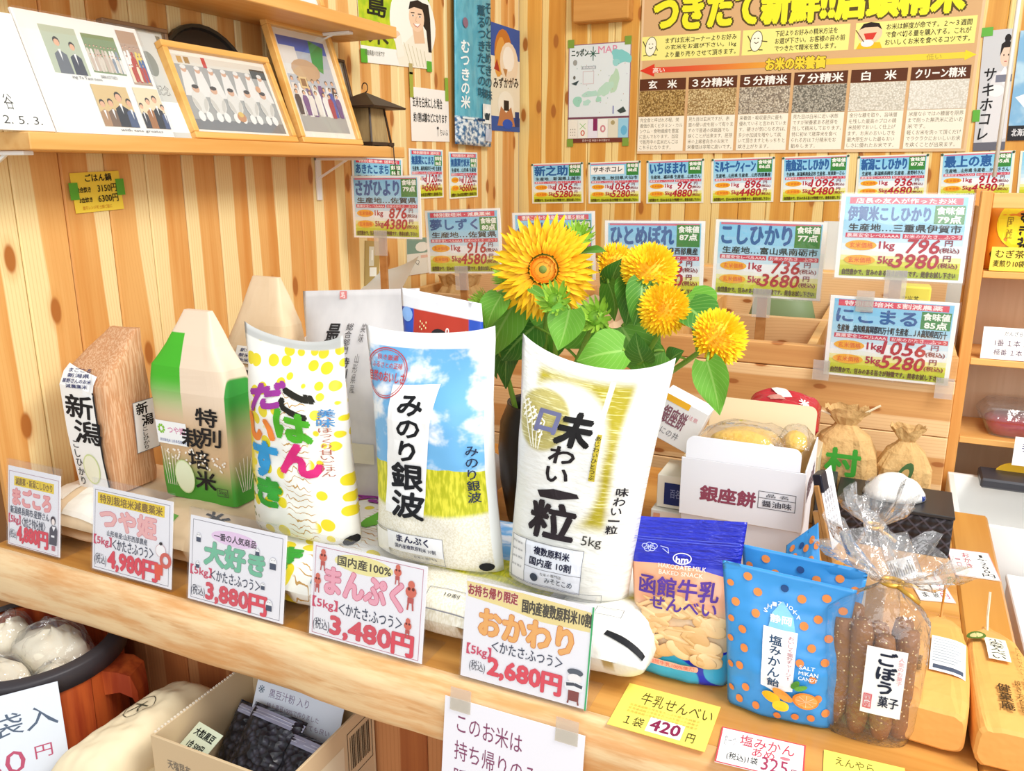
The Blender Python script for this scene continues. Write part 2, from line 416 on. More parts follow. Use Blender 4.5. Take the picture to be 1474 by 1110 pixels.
def edge(u, v):
    x = -1.345 + 1.545 * u; k = noise.noise(Vector((x * 5, 3.3, v))) * 0.006 + noise.noise(Vector((x * 17, 1.3, v * 2))) * 0.002
    prof = [(0.815, 0.78), (0.808, 0.7795), (0.797, 0.772), (0.789, 0.760), (0.786, 0.74), (0.786, 0.718), (0.788, 0.702), (0.794, 0.697), (0.86, 0.697)]
    t = v * (len(prof) - 1); i = min(int(t), len(prof) - 2); f = t - i
    y = prof[i][0] * (1 - f) + prof[i + 1][0] * f; z = prof[i][1] * (1 - f) + prof[i + 1][1] * f
    return Vector((x, y + (k if 0 < i < 7 else 0), z + (k * 0.6 if i in (1, 2, 6, 7) else 0)))
b = MB(); b.grid(edge, 90, 16)
for u in (0, 1): q_ = [edge(u, k / 16) for k in range(17)]; b.add(q_ + [Vector((q_[0].x, .86, .78))], [tuple(range(18)) if u else tuple(reversed(range(18)))])
part(b, 'front_edge', counter, M_EDGE, True)
for i in range(16):
    b = MB(); x = -1.335 + i * 0.096; b.box(x + 0.0006, x + 0.0954, 0.925 + 0.001 * (i % 2), 0.945, 0.03, 0.7347, c=0.002); o = part(b, 'front_plank', counter, None)
    o.data.materials.append(M_PANEL)
    for v in o.data.vertices: v.co.x -= x + 0.048
    o.location.x += x + 0.048
b = MB(); b.box(0.15, 0.19, 0.95, 1.63, 0.0, 0.7347); part(b, 'side_panel', counter, M_PANEL)
# ================================================================== brown rice bin behind the counter
M_BIN = plank_mat('bin_pine_board', '#f0c892', '#e0aa6a', '#c68a50', 'z', 'x', .9, 1.9)
M_BIN2 = wood_mat('bin_pine_edge', '#f0c27e', '#dfa55c', 'x')
binr = empty('rice_bin', (-0.6, 2.1, 0), 'long pine rice bin with horizontal boards and open compartments behind the counter', 'bin')
BF = 1.78; BX1 = 0.128
zs = [0.30, 0.42, 0.535, 0.65, 0.765, 0.885, 1.0, 1.048]
for i in range(7):
    b = MB(); h = zs[i + 1] - zs[i]; b.box(-0.73, 0.73, -0.012, 0.012, -h / 2 + 0.0008, h / 2 - 0.0008, c=0.0018)
    o = b.build('front_board', binr, M_BIN); o.location = (-0.603 + 0.6, BF + 0.012 - 2.1, (zs[i] + zs[i + 1]) / 2)
for nm, y, z1 in (('partition', 2.115, 1.05), ('back_board', 2.50, 1.12)):
    for i in range(2):
        b = MB(); b.box(-0.73, 0.73, -0.01, 0.01, 0.0, 0.34, c=0.0018); o = b.build(nm, binr, M_BIN); o.location = (-0.003, y - 2.1, z1 - 0.342 * (i + 1))
for x in (-1.33, -0.86, -0.455, -0.145, 0.117):
    for y0, y1, z1 in ((BF + 0.025, 2.104, 1.046), (2.126, 2.489, 1.046)):
        b = MB(); b.box(-0.009, 0.009, y0 - 2.1, y1 - 2.1, 0.35, z1, c=0.0015); o = b.build('divider', binr, M_BIN2); o.location = (x + 0.6, 0, 0)
b = MB(); b.box(-0.73, 0.73, -0.32, 0.39, 0.62, 0.64); o = b.build('bin_floor', binr, M_BIN2); o.location = (-0.003, 0, 0)
b = MB(); b.box(-0.73, 0.73, 0.395, 0.445, 1.10, 1.122, c=0.003); o = b.build('back_ledge', binr, M_BIN2); o.location = (-0.003, 0.012, 0.0)
# ================================================================== small rack at the right
M_RACK = wood_mat('rack_pine', '#e8ac60', '#d28e44', 'z')
M_RACKH = wood_mat('rack_pine_shelf', '#efba70', '#dda052', 'x')
rack = empty('shelf_rack', (0.45, 2.05, 0), 'orange pine shelf rack with three open shelves right of the rice bin', 'shelf')
RY0 = 2.0; RX0 = 0.142
zr = [A(1425, 391, y=RY0).z, A(1412, 517, y=RY0).z, A(1395, 630, y=RY0).z]
for x in (RX0, 0.62):
    for y in (RY0, RY0 + 0.165):
        b = MB(); b.box(x, x + 0.022, y, y + 0.03, 0.0, A(1436, 275, y=RY0).z, c=0.002); part(b, 'post', rack, M_RACK)
    b = MB(); b.box(x + 0.004, x + 0.018, RY0 + 0.031, RY0 + 0.164, 0.3, A(1436, 300, y=RY0).z); part(b, 'side_panel', rack, M_RACK)
for z in zr + [0.42]:
    b = MB(); b.box(RX0 + 0.0225, 0.6195, RY0 + 0.002, RY0 + 0.18, z - 0.014, z, c=0.0015); part(b, 'shelf_board', rack, M_RACKH)
b = MB(); b.box(RX0 + 0.0225, 0.6195, RY0 + 0.182, RY0 + 0.19, 0.4, A(1436, 300, y=RY0).z); part(b, 'back_panel', rack, wood_mat('rack_back', '#e0c3a2', '#d2b18c', 'z'))
b = MB(); b.box(RX0 + 0.0225, 0.6195, RY0 + 0.003, RY0 + 0.025, A(1436, 300, y=RY0).z, A(1436, 278, y=RY0).z, c=0.0015); part(b, 'top_rail', rack, M_RACKH)
RZ = zr
# ================================================================== wall shelves
M_SH = wood_mat('wall_shelf_wood', '#eebb72', '#dc9c4e', 'y', 0.9)
def wall_shelf(z0, z1, y0, y1, label, brackets):
    t = empty('wall_shelf', (XL + 0.09, (y0 + y1) / 2, z0), label, 'shelf')
    b = MB(); b.box(XL + 0.002, XL + 0.18, y0, y1, z0, z1, c=0.0015); part(b, 'shelf_board', t, M_SH)
    for y, dz in brackets:
        b = MB(); X = XL + 0.001
        b.box(X, X + 0.006, y - 0.009, y + 0.009, z0 - dz, z0 - 0.0005, c=0.001); b.box(X, X + 0.145, y - 0.009, y + 0.009, z0 - 0.007, z0 - 0.0005, c=0.001)
        b.add([(X + 0.006, y - 0.002, z0 - dz * 0.45), (X + 0.006, y + 0.002, z0 - dz * 0.45), (X + 0.085, y + 0.002, z0 - 0.007), (X + 0.085, y - 0.002, z0 - 0.007), (X + 0.006, y - 0.002, z0 - dz * 0.45 - .006), (X + 0.006, y + 0.002, z0 - dz * 0.45 - .006), (X + 0.095, y + 0.002, z0 - 0.007), (X + 0.095, y - 0.002, z0 - 0.007)],
              [(0, 1, 2, 3), (7, 6, 5, 4), (0, 4, 5, 1), (3, 2, 6, 7), (0, 3, 7, 4), (1, 5, 6, 2)])
        part(b, 'bracket', t, mat('#f4f3ee', 0.4))
    return t
SZ = 1.453
wall_shelf(1.427, SZ, L0 + 0.005, 1.905, 'lower wooden wall shelf carrying the framed photographs', [(1.773, 0.105), (0.885, 0.105)])
wall_shelf(1.711, 1.737, L0 + 0.005, 1.885, 'upper wooden wall shelf above the framed photographs', [(1.74, 0.06)])
# ================================================================== pictures on the shelf
def crowd(p, x0, y0, x1, y1, rows, n, seed, cols, hs=0.5, bg=None, hair='#2c2420'):
    """a printed group photograph: rows of small standing figures"""
    r = random.Random(seed); w_, h_ = x1 - x0, y1 - y0
    if bg: p.rect(x0, y0, x1, y1, bg)
    for j in range(rows):
        fy = y0 + h_ * (0.30 + hs * j / max(1, rows)); ph = h_ * (0.95 - (0.30 + hs * j / max(1, rows)))
        for i in range(n):
            cx = x0 + w_ * (i + 0.5 + r.uniform(-.2, .2) + 0.35 * (j % 2 - .5)) / n; hw = w_ / n * 0.42
            cx = min(max(cx, x0 + hw), x1 - hw); c = r.choice(cols); yy = fy + r.uniform(-.02, .02) * h_
            hr = hw * 0.5
            p.poly([(cx - hw, yy + ph * .3), (cx - hw * .6, yy + ph * .12), (cx + hw * .6, yy + ph * .12), (cx + hw, yy + ph * .3), (cx + hw * .7, min(y1, yy + ph)), (cx - hw * .7, min(y1, yy + ph))], c)
            p.ell(cx, yy, hr * 1.1, hr * 1.1 * p.W / p.H, hair, 8); p.ell(cx, yy + hr * .25 * p.W / p.H, hr * .85, hr * .85 * p.W / p.H, '#e6b596', 8)
def portrait2(p, x0, y0, x1, y1, bg, suits):
    p.rect(x0, y0, x1, y1, bg); w_, h_ = x1 - x0, y1 - y0
    for k, (fx, s, c) in enumerate(suits):
        cx = x0 + w_ * fx; hw = w_ * 0.17 * s; yy = y1 - h_ * 0.62 * s
        p.poly([(max(x0, cx - hw), y1), (max(x0, cx - hw * .9), yy + h_ * .25 * s), (cx, yy + h_ * .16 * s), (min(x1, cx + hw * .9), yy + h_ * .25 * s), (min(x1, cx + hw), y1)], c)
        p.poly([(cx - hw * .2, yy + h_ * .17), (cx + hw * .2, yy + h_ * .17), (cx, yy + h_ * .42)], '#f2f2f0')
        p.ell(cx, yy, hw * .5, hw * .62 * p.W / p.H, '#2e2622', 10); p.ell(cx, yy + h_ * .03, hw * .42, hw * .5 * p.W / p.H, '#e2b08e', 10)
def lean(TL, TR, BR, BL, xt=0.075, xb=0.15): return [A(*TL, x=XL + xt), A(*TR, x=XL + xt), A(*BR, x=XL + xb), A(*BL, x=XL + xb)]
def onshelf(q):
    dz = SZ + 0.0015 - min(q[2].z, q[3].z); m = (q[2].z + q[3].z) / 2; return [Vector((v.x, v.y, v.z + dz)) for v in q]
def square(q):
    """level the lower edge so that the board stands on the shelf"""
    zb = SZ + 0.002; zt = (q[0].z + q[1].z) / 2; y0 = (q[0].y + q[3].y) / 2; y1 = (q[1].y + q[2].y) / 2; xt = (q[0].x + q[1].x) / 2; xb = (q[2].x + q[3].x) / 2
    return [Vector((xt, y0, zt)), Vector((xt, y1, zt)), Vector((xb, y1, zb)), Vector((xb, y0, zb))]
def d_collage(p):
    p.rect(0.0, 0.0, 1, 1, '#f2f3ee')
    portrait2(p, .16, .10, .44, .50, '#b9c4ac', [(.35, 1.1, '#6a7078'), (.75, 1.0, '#3c4250')])
    crowd(p, .48, .12, .76, .46, 2, 9, 3, ['#e8e6e0', '#d8cfc0', '#8894a0', '#c9b8a8'], .45, '#7f9468')
    crowd(p, .80, .04, .97, .53, 3, 5, 4, ['#f0f0ee', '#e8d060', '#b84030', '#4a6aa0', '#f0e0c0'], .5, '#b59a84')
    portrait2(p, .40, .57, .70, .93, '#d9bd86', [(.14, .9, '#b08a64'), (.38, .95, '#7a604a'), (.66, 1.2, '#20242c'), (.92, 1.0, '#46587c')])
    portrait2(p, .76, .56, .99, .93, '#ecd9b4', [(.10, .9, '#2c2c34'), (.42, 1.1, '#a8703c'), (.72, 1.2, '#1e2128'), (.95, .9, '#3e5078')])
    p.text('ing Ya Taisi neve', .28, .51, .52, .545, '#555555', res=1); p.text('with tate greates', .52, .945, .90, .975, '#555555', res=1); p.text('NARA ACK TOKYO', .52, .48, .66, .51, '#555555', res=1)
c = card('photo_collage', 'white collage board with five printed photos leaning on the lower shelf', 'photo board', square(lean((38, 17), (207, 42), (238, 192), (58, 187), .08, .15)), d_collage, th=0.004)
b = MB(); b.box(-c['W'] / 2, c['W'] / 2, -c['H'] / 2, c['H'] / 2, 0.005, 0.0058); b.build('glazing', c, M_GLAZE)
def d_card(p):
    p.rect(0, 0, 1, 1, '#f1f2ec'); p.text('谷', .46, .70, .58, .83, '#50504e'); p.text('2. 5. 3.', .36, .88, .86, .95, '#50504e', slant=.2)
    p.line([(.1, .45), (.3, .2), (.35, .5)], .002, '#50504e')
card('autograph_board', 'plain white autograph board at the left end of the lower shelf', 'autograph board', square(lean((-75, 10), (33, 18), (62, 187), (-65, 184), .10, .165)), d_card, th=0.003)
# clear stand with a grey leaflet behind the collage
card('acrylic_leaflet', 'clear leaflet holder with a grey sheet beside the photo collage', 'leaflet holder', square(lean((190, 45), (238, 52), (266, 194), (236, 192), .055, .135)),
     lambda p: (p.rect(0, 0, 1, 1, '#c9ccc6'), p.ell(.4, .3, .25, .12, '#8e938c'), p.text('記念', .25, .5, .7, .6, '#8a8a86'), p.rect(.05, .66, .95, .95, '#e6efee')), th=0.003)
M_FR = wood_mat('frame_wood', '#f0bf70', '#e0a653', 'x', 1.0, 0.35)
def picture_frame(label, q, design, t=0.018, m=None, mat_w=0.02, group=None):
    M, W, H = frame_of(*q); o = empty('picture_frame', (0, 0, 0), label, 'picture', group); o.matrix_local = M
    for x0, x1, y0, y1 in ((-W / 2, W / 2, H / 2 - t, H / 2), (-W / 2, W / 2, -H / 2, -H / 2 + t), (-W / 2, -W / 2 + t, -H / 2 + t + .0003, H / 2 - t - .0003), (W / 2 - t, W / 2, -H / 2 + t + .0003, H / 2 - t - .0003)):
        b = MB(); b.box(x0, x1, y0, y1, -0.014, 0.004, c=0.0015); b.build('frame_rail', o, m or M_FR)
    b = MB(); b.box(-W / 2 + t, W / 2 - t, -H / 2 + t, H / 2 - t, -0.012, -0.006); bk = b.build('mount', o, P('#f6f3e8'))
    w2, h2 = W - 2 * t - 2 * mat_w, H - 2 * t - 2 * mat_w; p = Print(w2, h2); design(p)
    p.build(lambda x, y, h: Vector(((x - .5) * w2, (.5 - y) * h2, -0.0057 + h)), o, 'photo')
    b = MB(); b.box(-W / 2 + t, W / 2 - t, -H / 2 + t, H / 2 - t, 0.0005, 0.0012); b.build('glazing', o, M_GLAZE)
    return o
def d_group(p):
    p.rect(0, 0, 1, 1, '#a7a8a4'); p.rect(0, 0, 1, .13, '#e3dfd2'); p.rect(.05, .02, .1, .11, '#caa25c'); p.rect(.12, .02, .17, .11, '#a8864c'); p.rect(.30, .0, .34, .14, '#c83a34'); p.rect(.82, .06, 1, .2, '#3a3e3a')
    p.rect(0, .86, 1, 1, '#7d7f80')
    r = random.Random(5)
    for i in range(7):
        x = .08 + i * .138; p.poly([(x - .07, .55), (x - .03, .2), (x + .04, .2), (x + .08, .55)], '#eceae4'); p.ell(x, .19, .028, .045, '#d7a989', 10); p.ell(x, .16, .03, .03, '#e9e8e2', 8)
    for i in range(5):
        x = .13 + i * .185; p.ell(x, .62, .078, .16, '#e4e2da', 14); p.ell(x, .45, .036, .055, '#d9ac8c', 10); p.ell(x, .42, .036, .03, '#3a302a', 8)
        for s in (-1, 1): p.ell(x + s * .04, .82, .034, .07, '#f3f2ec', 10); p.ell(x + s * .045, .66, .02, .1, '#cfccc2', 8, s * .4)
    p.ell(.52, .80, .05, .07, '#c98f5c', 12); p.ell(.52, .76, .03, .04, '#e0c060', 8)
    p.ell(.84, .36, .03, .05, '#d9a070', 10)
picture_frame('pale wood framed group photo of people in white, landscape format', square(lean((230, 58), (383, 82), (430, 207), (280, 195), .075, .145)), d_group, .013, None, .008)
def d_port(p):
    p.rect(0, 0, 1, 1, '#b9c2cc'); p.rect(0, 0, 1, .14, '#3560c0'); p.rect(0, .1, .32, .4, '#e7e6e0'); p.poly([(.66, .0), (.95, .06), (.8, .35), (.6, .3)], '#2e9a48'); p.rect(0, .78, 1, 1, '#a9aba8')
    p.ell(.42, .34, .3, .12, '#c9a884', 14)
    crowd(p, 0, .28, 1, .86, 3, 7, 8, ['#f2f1ee', '#3a5ab0', '#a8344c', '#e8e4dc', '#6a4a8a', '#2c3040', '#e0b040'], .35)
    p.rect(.20, .42, .36, .54, '#e2c48e'); p.rect(.23, .44, .33, .52, '#8a5a38')
picture_frame('tall pale wood framed photo of a crowd under blue sky', square(lean((388, 28), (478, 47), (517, 208), (428, 205), .065, .15)), d_port, .013, None, .016)
picture_frame('narrow dark brown framed picture behind the tall photo', square(lean((455, 70), (494, 95), (524, 206), (486, 205), .035, .085)), lambda p: p.rect(0, 0, 1, 1, '#b9ab92'), .008, mat('#4a3220', 0.5), .004)
picture_frame('thin brown frame hidden behind the photo collage and leaflet', square(lean((143, 24), (237, 43), (262, 150), (170, 140), .03, .05)), lambda p: p.rect(0, 0, 1, 1, '#8a8478'), .008, mat('#8a6a4c', 0.5), .006)
# dark round tray leaning against the wall behind the group photo
b = MB(); c0 = Vector((XL + 0.028, 1.40, SZ + 0.118)); b.loft([[c0 + Vector((dx - 0.02 * math.sin(a) , 0.125 * r * math.cos(a), 0.115 * r * math.sin(a))) for a in [2 * PI * k / 32 for k in range(32)]] for dx, r in ((-.004, .9), (-.004, 1), (.006, 1), (.006, .94), (.002, .9))], mat('#2a2724', 0.35))
tag(b.build('round_tray', None, None, False, c0), 'black round tray standing against the wall behind the group photo', 'tray')
# white sheet frame standing on the upper shelf
q = [A(288, -60, x=XL + .06), A(470, -40, x=XL + .06), A(470, 28, x=XL + .135), A(300, -2, x=XL + .135)]
y0, y1 = q[3].y - .08, q[2].y
q = [Vector((XL + .06, y0, 1.93)), Vector((XL + .06, y1, 1.93)), Vector((XL + .135, y1, 1.739)), Vector((XL + .135, y0, 1.739))]
picture_frame('white certificate in a pale wooden frame on the upper shelf', q, lambda p: (p.rect(0, 0, 1, 1, '#fbfaf4'), p.ell(.3, .9, .03, .05, '#e6d24a')), .012, None, .006)
# ------------------------------------------------------------------ hanging lantern ornament
lp = Vector((XL + 0.095, 1.862, SZ)); t = empty('lantern', lp, 'small dark brown wooden lantern with a pitched roof on the shelf end', 'lantern')
DK = mat('#3b2a1e', 0.5); PAP = wood_mat('lantern_paper', '#b49a6c', '#a08458', 'z', 4)
def prof(r, z, n=4, tw=PI / 4): return [Vector((r * math.cos(tw + 2 * PI * k / n), r * math.sin(tw + 2 * PI * k / n), z)) for k in range(n)]
b = MB(); b.loft([prof(.098, .004), prof(.098, .012), prof(.086, .012)], DK); b.build('base', t)
b = MB(); b.loft([prof(.078, .013), prof(.062, .098)], PAP); b.build('paper_shade', t)
for k in range(4):
    a = PI / 4 + PI / 2 * k; b = MB(); b.tube([(.086 * math.cos(a), .086 * math.sin(a), .012), (.064 * math.cos(a), .064 * math.sin(a), .1)], .004, 4, DK); b.build('post', t)
b = MB(); b.loft([prof(.142, .098), prof(.146, .102), prof(.06, .125), prof(.02, .136), prof(.004, .14)], DK); b.build('roof', t)
b = MB(); b.tube([(0.0 + .012 * math.sin(a), 0, .152 - .012 * math.cos(a)) for a in [PI * 1.6 * k / 12 for k in range(13)]], .0018, 6, DK); b.build('hook', t, smooth=True)
for k, nm in ((0, 'leg'), (1, 'leg'), (2, 'leg'), (3, 'leg')):
    a = PI / 4 + PI / 2 * k; b = MB(); b.box(.088 * math.cos(a) - .006, .088 * math.cos(a) + .006, .088 * math.sin(a) - .006, .088 * math.sin(a) + .006, 0, .004); b.build(nm, t, DK)
b = MB(); b.tube([(.10, -.02, .004), (.128, -.03, -.002), (.130, -.03, -.03), (.126, -.012, -.07), (.122, -.02, -.11)], .0022, 5, DK); b.build('cord', t, smooth=True)
t.scale = (.72, .72, .95)
# ================================================================== paper on the left wall
GT = mat('#57b02c', 0.5)
def onwall(TL, TR, BR, BL, d=0.003):
    q = [A(*p, x=XL + d) for p in (TL, TR, BR, BL)]; return q
def d_gohan(p):
    p.text('ごはん鍋', .28, .05, .82, .24, '#2b2416', .03); p.text('2合炊き', .1, .36, .36, .50, '#2b2416', .03); p.text('3150円', .50, .32, .90, .52, '#2b2416', .015)
    p.text('3合炊き', .1, .62, .36, .75, '#2b2416', .03); p.text('6300円', .48, .58, .90, .78, '#2b2416', .015); p.text('電子レンジ可 土鍋ご飯に', .14, .84, .74, .93, '#c8862c', res=1)
c = card('price_note', 'small yellow handwritten rice pot price note with two green tapes', 'note', onwall((101, 249), (168, 246), (181, 300), (109, 308)), d_gohan, col='#f4d748')
tape(c, .02, .45, .018, .03); tape(c, .98, .42, .018, .03)
def d_shima(p):
    g = G('poster_green'); o = g.xyz(g.tc.outputs['Object']); n = g.noise(g.tc.outputs['Object'], 22, 3)
    p.rect(0, 0, 1, .82, g.done(g.mix(g.step(n, .4, .65), '#c9d62c', '#9cc021'))); p.rect(0, .82, 1, 1, '#f7f7ef'); p.rect(.3, 0, 1, .02, '#dbe04a')
    p.ell(.74, .50, .34, .44, '#fbf9ec', 28); p.poly([(.45, .70), (1, .55), (1, 1), (.55, 1)], '#fbf9ec')
    p.poly([(.56, .76), (.72, .62), (1, .64), (1, .99), (.50, .99), (.46, .86)], '#f5efdc')
    for k in range(6): p.line([(.58 + k * .06, .72 + .015 * k), (.66 + k * .05, .985)], .003, '#cfc6a4')
    p.poly([(.78, .22), (.98, .24), (1, .40), (1, .80), (.95, .80), (.93, .55), (.82, .42)], '#2b211c')
    p.poly([(.72, .54), (.88, .50), (.90, .70), (.74, .72)], '#eac39e')
    p.ell(.79, .415, .115, .165, '#f2cfae', 22, -.15); p.poly([(.675, .34), (.70, .25), (.82, .21), (.95, .25), (.95, .40), (.88, .31), (.76, .30)], '#2b211c')
    for x in (.735, .84): p.ell(x, .40, .020, .011, '#fbf6f0', 8); p.ell(x, .40, .011, .011, '#2b211c', 8); p.line([(x - .03, .372), (x + .025, .366)], .003, '#3a2c24')
    p.line([(.785, .41), (.772, .455), (.79, .462)], .0018, '#cc9a78'); p.poly([(.74, .492), (.84, .482), (.795, .522)], '#fffdf8'); p.line([(.735, .49), (.765, .518), (.80, .524), (.845, .48)], .002, '#c86a5c')
    p.ell(.50, .66, .045, .05, '#f0d0b0', 12, .4); p.poly([(.45, .70), (.54, .64), (.58, .88), (.48, .92)], '#f8f2e2')
    p.vtext('福島', .10, .02, .36, .50, '#23261a', .03, .1); p.vtext('米', .10, .54, .36, .80, '#3a3c22', .02, .1); p.text('福島県産のお米です', .04, .86, .3, .92, '#6a6a60', res=1)
c = card('rice_poster', 'lime green rice poster with a smiling dark haired woman in white', 'poster', onwall((517, -40), (620, -30), (619, 108), (515, 79)), d_shima)
tape(c, .03, .93, .03, .035); tape(c, .95, .97, .03, .03); tape(c, .66, 1.02, .02, .03, mat('#b9a86a', .5))
def d_gen(p):
    p.text('玄米を白米にした場合', .05, .17, .82, .37, '#2a2824', .015); p.text('約1割は糠などになります', .06, .46, .94, .64, '#2a2824', .015)
    p.ell(.68, .74, .03, .03, '#555555', 8); p.line([(.68, .77), (.68, .9)], .002, '#555555'); p.text('ちいふ', .74, .76, .96, .88, '#3a3834')
c = card('notice', 'white notice about milled brown rice between two posters', 'notice', onwall((590, 124), (641, 131), (651, 204), (593, 203)), d_gen, col='#fbf6ee')
tape(c, .03, -.03, .02, .07, mat('#a8b040', .5)); tape(c, .95, -.03, .02, .07, mat('#8fb23a', .5))
def d_mizu(p):
    p.rect(0, 0, 1, .30, '#3b5aa4'); p.rect(0, .30, 1, 1, '#efe6cc'); p.rect(0, .86, 1, 1, '#3a5aa0')
    p.ell(.42, .25, .30, .22, '#c87a30', 16, .3); p.ell(.30, .30, .16, .2, '#e3a24a', 12, .3); p.ell(.62, .34, .32, .20, '#f1ddbe', 16); p.ell(.60, .30, .2, .12, '#fbf4e4', 12)
    p.poly([(.1, .42), (.2, .32), (.3, .44)], '#b03a28'); p.poly([(.4, .40), (.56, .40), (.5, .48)], '#c08a50')
    p.text('みずかがみ', .08, .50, .95, .60, '#3a2c22', .03, up=.4)
    p.ell(.5, .74, .28, .13, '#f6f0dc', 18); p.poly([(.2, .95), (.32, .76), (.5, .82), (.68, .76), (.82, .95)], '#c08050'); p.rect(.42, .70, .60, .80, '#2a2420'); p.ell(.55, .93, .18, .05, '#2f58b8', 12); p.rect(.82, .80, .97, .95, '#2c3f74')
c = card('rice_poster', 'narrow blue and cream rice poster with fried prawn and rice ball', 'poster', onwall((705, 30), (748, 45), (748, 190), (708, 188)), d_mizu)
# wall socket plate, grey sheet on the wall above the bin
o = card('wall_switch', 'small white switch plate taped to the left wall', 'switch', onwall((526, 347), (546, 347), (546, 412), (526, 412), .004), lambda p: (p.rect(.0, .0, 1, 1, '#b59a5e'), p.rect(.25, .12, .6, .55, '#d9d3bd'), p.rect(.3, .58, .8, .78, '#f4f1e6'), p.rect(.42, .2, .5, .42, '#fbf9f0')), th=.003, col='#b59a5e')
card('wall_leaflet', 'grey and white leaflet pinned low on the left wall behind the price signs', 'leaflet', onwall((585, 345), (622, 340), (626, 392), (587, 396), .003), lambda p: (p.rect(0, 0, 1, .42, '#7f9c8c'), p.ell(.55, .25, .25, .14, '#e8e6da', 10), p.rect(0, .42, 1, 1, '#e4e2d4'), p.text('Q', .3, .6, .45, .75, '#7a7a70'), p.rect(.5, .48, .9, .56, '#e0b8a4')))
# ================================================================== rice price signs
def sign_design(name, origin, p1, p5, score='87', head=None, nm_col='#2d62a0', brush=False, foot='自然豊かで、甘みのある旨さが特徴です。是非お試し下さい', nx=.70, blank=False):
    def f(p):
        p.rect(.035, .03, .965, .97, '#e8f4fa')
        bands = ['#86cdf0', '#8fd2f1', '#9bd6f2', '#a9dcf3', '#bae2f5', '#d0ebf7', '#e6f3f8', '#f2f6ec', '#f0f0a8', '#e3e256', '#cfd52e', '#b4c32a']
        ys = [.03, .12, .22, .32, .42, .50, .58, .66, .72, .78, .84, .90, .97]
        for c, a, b_ in zip(bands, ys, ys[1:]): p.rect(.035, a, .965, b_, c)
        p.ell(.5, .62, .3, .06, '#f6fafb', 18); p.ell(.8, .68, .16, .05, '#f6fafb', 14)
        if blank: return
        y0 = .05
        if head:
            p.rect(.07, .04, .93, .115, '#e0455c'); p.text(head, .12, .048, .88, .107, '#fff6f2', .03, res=1); y0 = .125
        else:
            p.rect(.05, .035, .95, .06, '#dd6a80')
        if brush: p.rect(.05, .09, nx - .01, .30, '#fbfaf4')
        y1 = .325
        if brush: p.text(name, .09, y0 + .07, nx - .05, y1 - .08, '#2a2826', .03, .1)
        else: p.text(name, .065, y0 + .02, nx, y1 - .015, nm_col, .045)
        p.rect(nx + .03, y0, .955, .335, '#3c8a3c'); p.text('食味値', nx + .045, y0 + .015, .945, y0 + .10, '#fbfdf4', .04); p.text(score + '点', nx + .06, y0 + .115, .93, y0 + .20, '#fbfdf4', .05)
        p.text(origin, .08, .345, .94, .435, '#1f2326', .03)
        p.rect(.06, .455, .49, .51, '#cf3350'); p.text('農薬安全レベルAAA', .07, .46, .48, .505, '#fbe8e8', .02, res=1)
        p.rect(.51, .455, .955, .51, '#cf3350'); p.text('お米のかたさ…ふつう', .52, .46, .945, .505, '#fbe8e8', .02, res=1)
        for yy, kg, pr in ((.60, '1', p1), (.775, '5', p5)):
            p.ell(.19, yy, .125, .06, '#f6b52c', 20); p.text('玄米価格', .10, yy - .033, .285, yy + .033, '#e0661f', .02)
            p.text(kg + 'kg', .335, yy - .05, .455, yy + .06, '#b3173c', .03)
            n = len(pr); x0 = .80 - .087 * n
            p.text(pr, x0, yy - .085, .79, yy + .075, '#b81f34', .035, .18)
            p.text('円', .835, yy - .08, .89, yy - .015, '#8a1f3c', .03); p.text('(税込)', .80, yy + .005, .945, yy + .07, '#8a1f2c', .03)
        p.text(foot, .06, .885, .94, .955, '#5a3a12', .03, res=1)
    return f
back = dict(y=YB - 0.003)
rows = [
 ('新之助', '生産地…新潟県上越市', '1056', '5280', '87', [(765, 236), (840, 233), (839, 292), (766, 293)], False, 'first of the small rice price signs pinned on the back wall, reading 新之助, shinnosuke'),
 ('サキホコレ', '生産地…秋田県大仙市', '1056', '5280', '88', [(847, 234), (923, 231), (921.5, 292), (847, 293)], True, 'small rice price sign with a white name strip reading サキホコレ, back wall'),
 ('いちほまれ', '生産地…福井県 生産者…山本さん', '976', '4880', '88', [(931, 231.5), (1014, 228), (1012.5, 292), (930, 293)], False, 'small rice price sign reading いちほまれ (ichihomare), third of the row, under the milling board'),
 ('ミルキークィーン', '生産地…山形県 生産者…山形西部農産', '896', '4480', '86', [(1025, 229), (1116, 225), (1113, 291), (1022, 292)], False, 'small rice price sign reading ミルキークィーン (milky queen), fourth of the row, under the milling board'),
 ('南魚沼こしひかり', '生産地…新潟県南魚沼市 生産者…坂東新一さん', '1096', '5480', '88', [(1126, 226), (1223, 222.5), (1219.5, 289), (1123, 291)], False, 'small rice price sign reading 南魚沼こしひかり (minami-uonuma), fifth of the row, under the milling board'),
 ('新潟こしひかり', '生産地…新潟県長岡市 生産者…星野村さん', '936', '4680', '87', [(1234, 225), (1337, 221), (1333, 289), (1231, 290)], False, 'small rice price sign reading 新潟こしひかり (niigata), sixth of the row, under the milling board'),
 ('最上の恵', '生産地…山形県 生産者…かつきさん', '916', '4580', '85', [(1354, 221), (1461, 216.5), (1456, 284), (1350, 287)], False, 'small rice price sign reading 最上の恵 behind the thin white pole')]
for nm, og, p1, p5, sc, q, br, lb in rows:
    o = card('rice_price_sign', lb, 'price sign', quad(q, **back), sign_design(nm, og, p1, p5, sc, brush=br), 'small price signs along the walls', .0012, '#f4f1dc')
    for u in (.02, .98):
        b = MB(); b.ball((0, 0, .002), .004, nu=8, nv=5); t = b.build('push_pin', o, mat('#3a5a3a', .4)); t.location = ((u - .5) * o['W'], o['H'] / 2 - .004, 0)
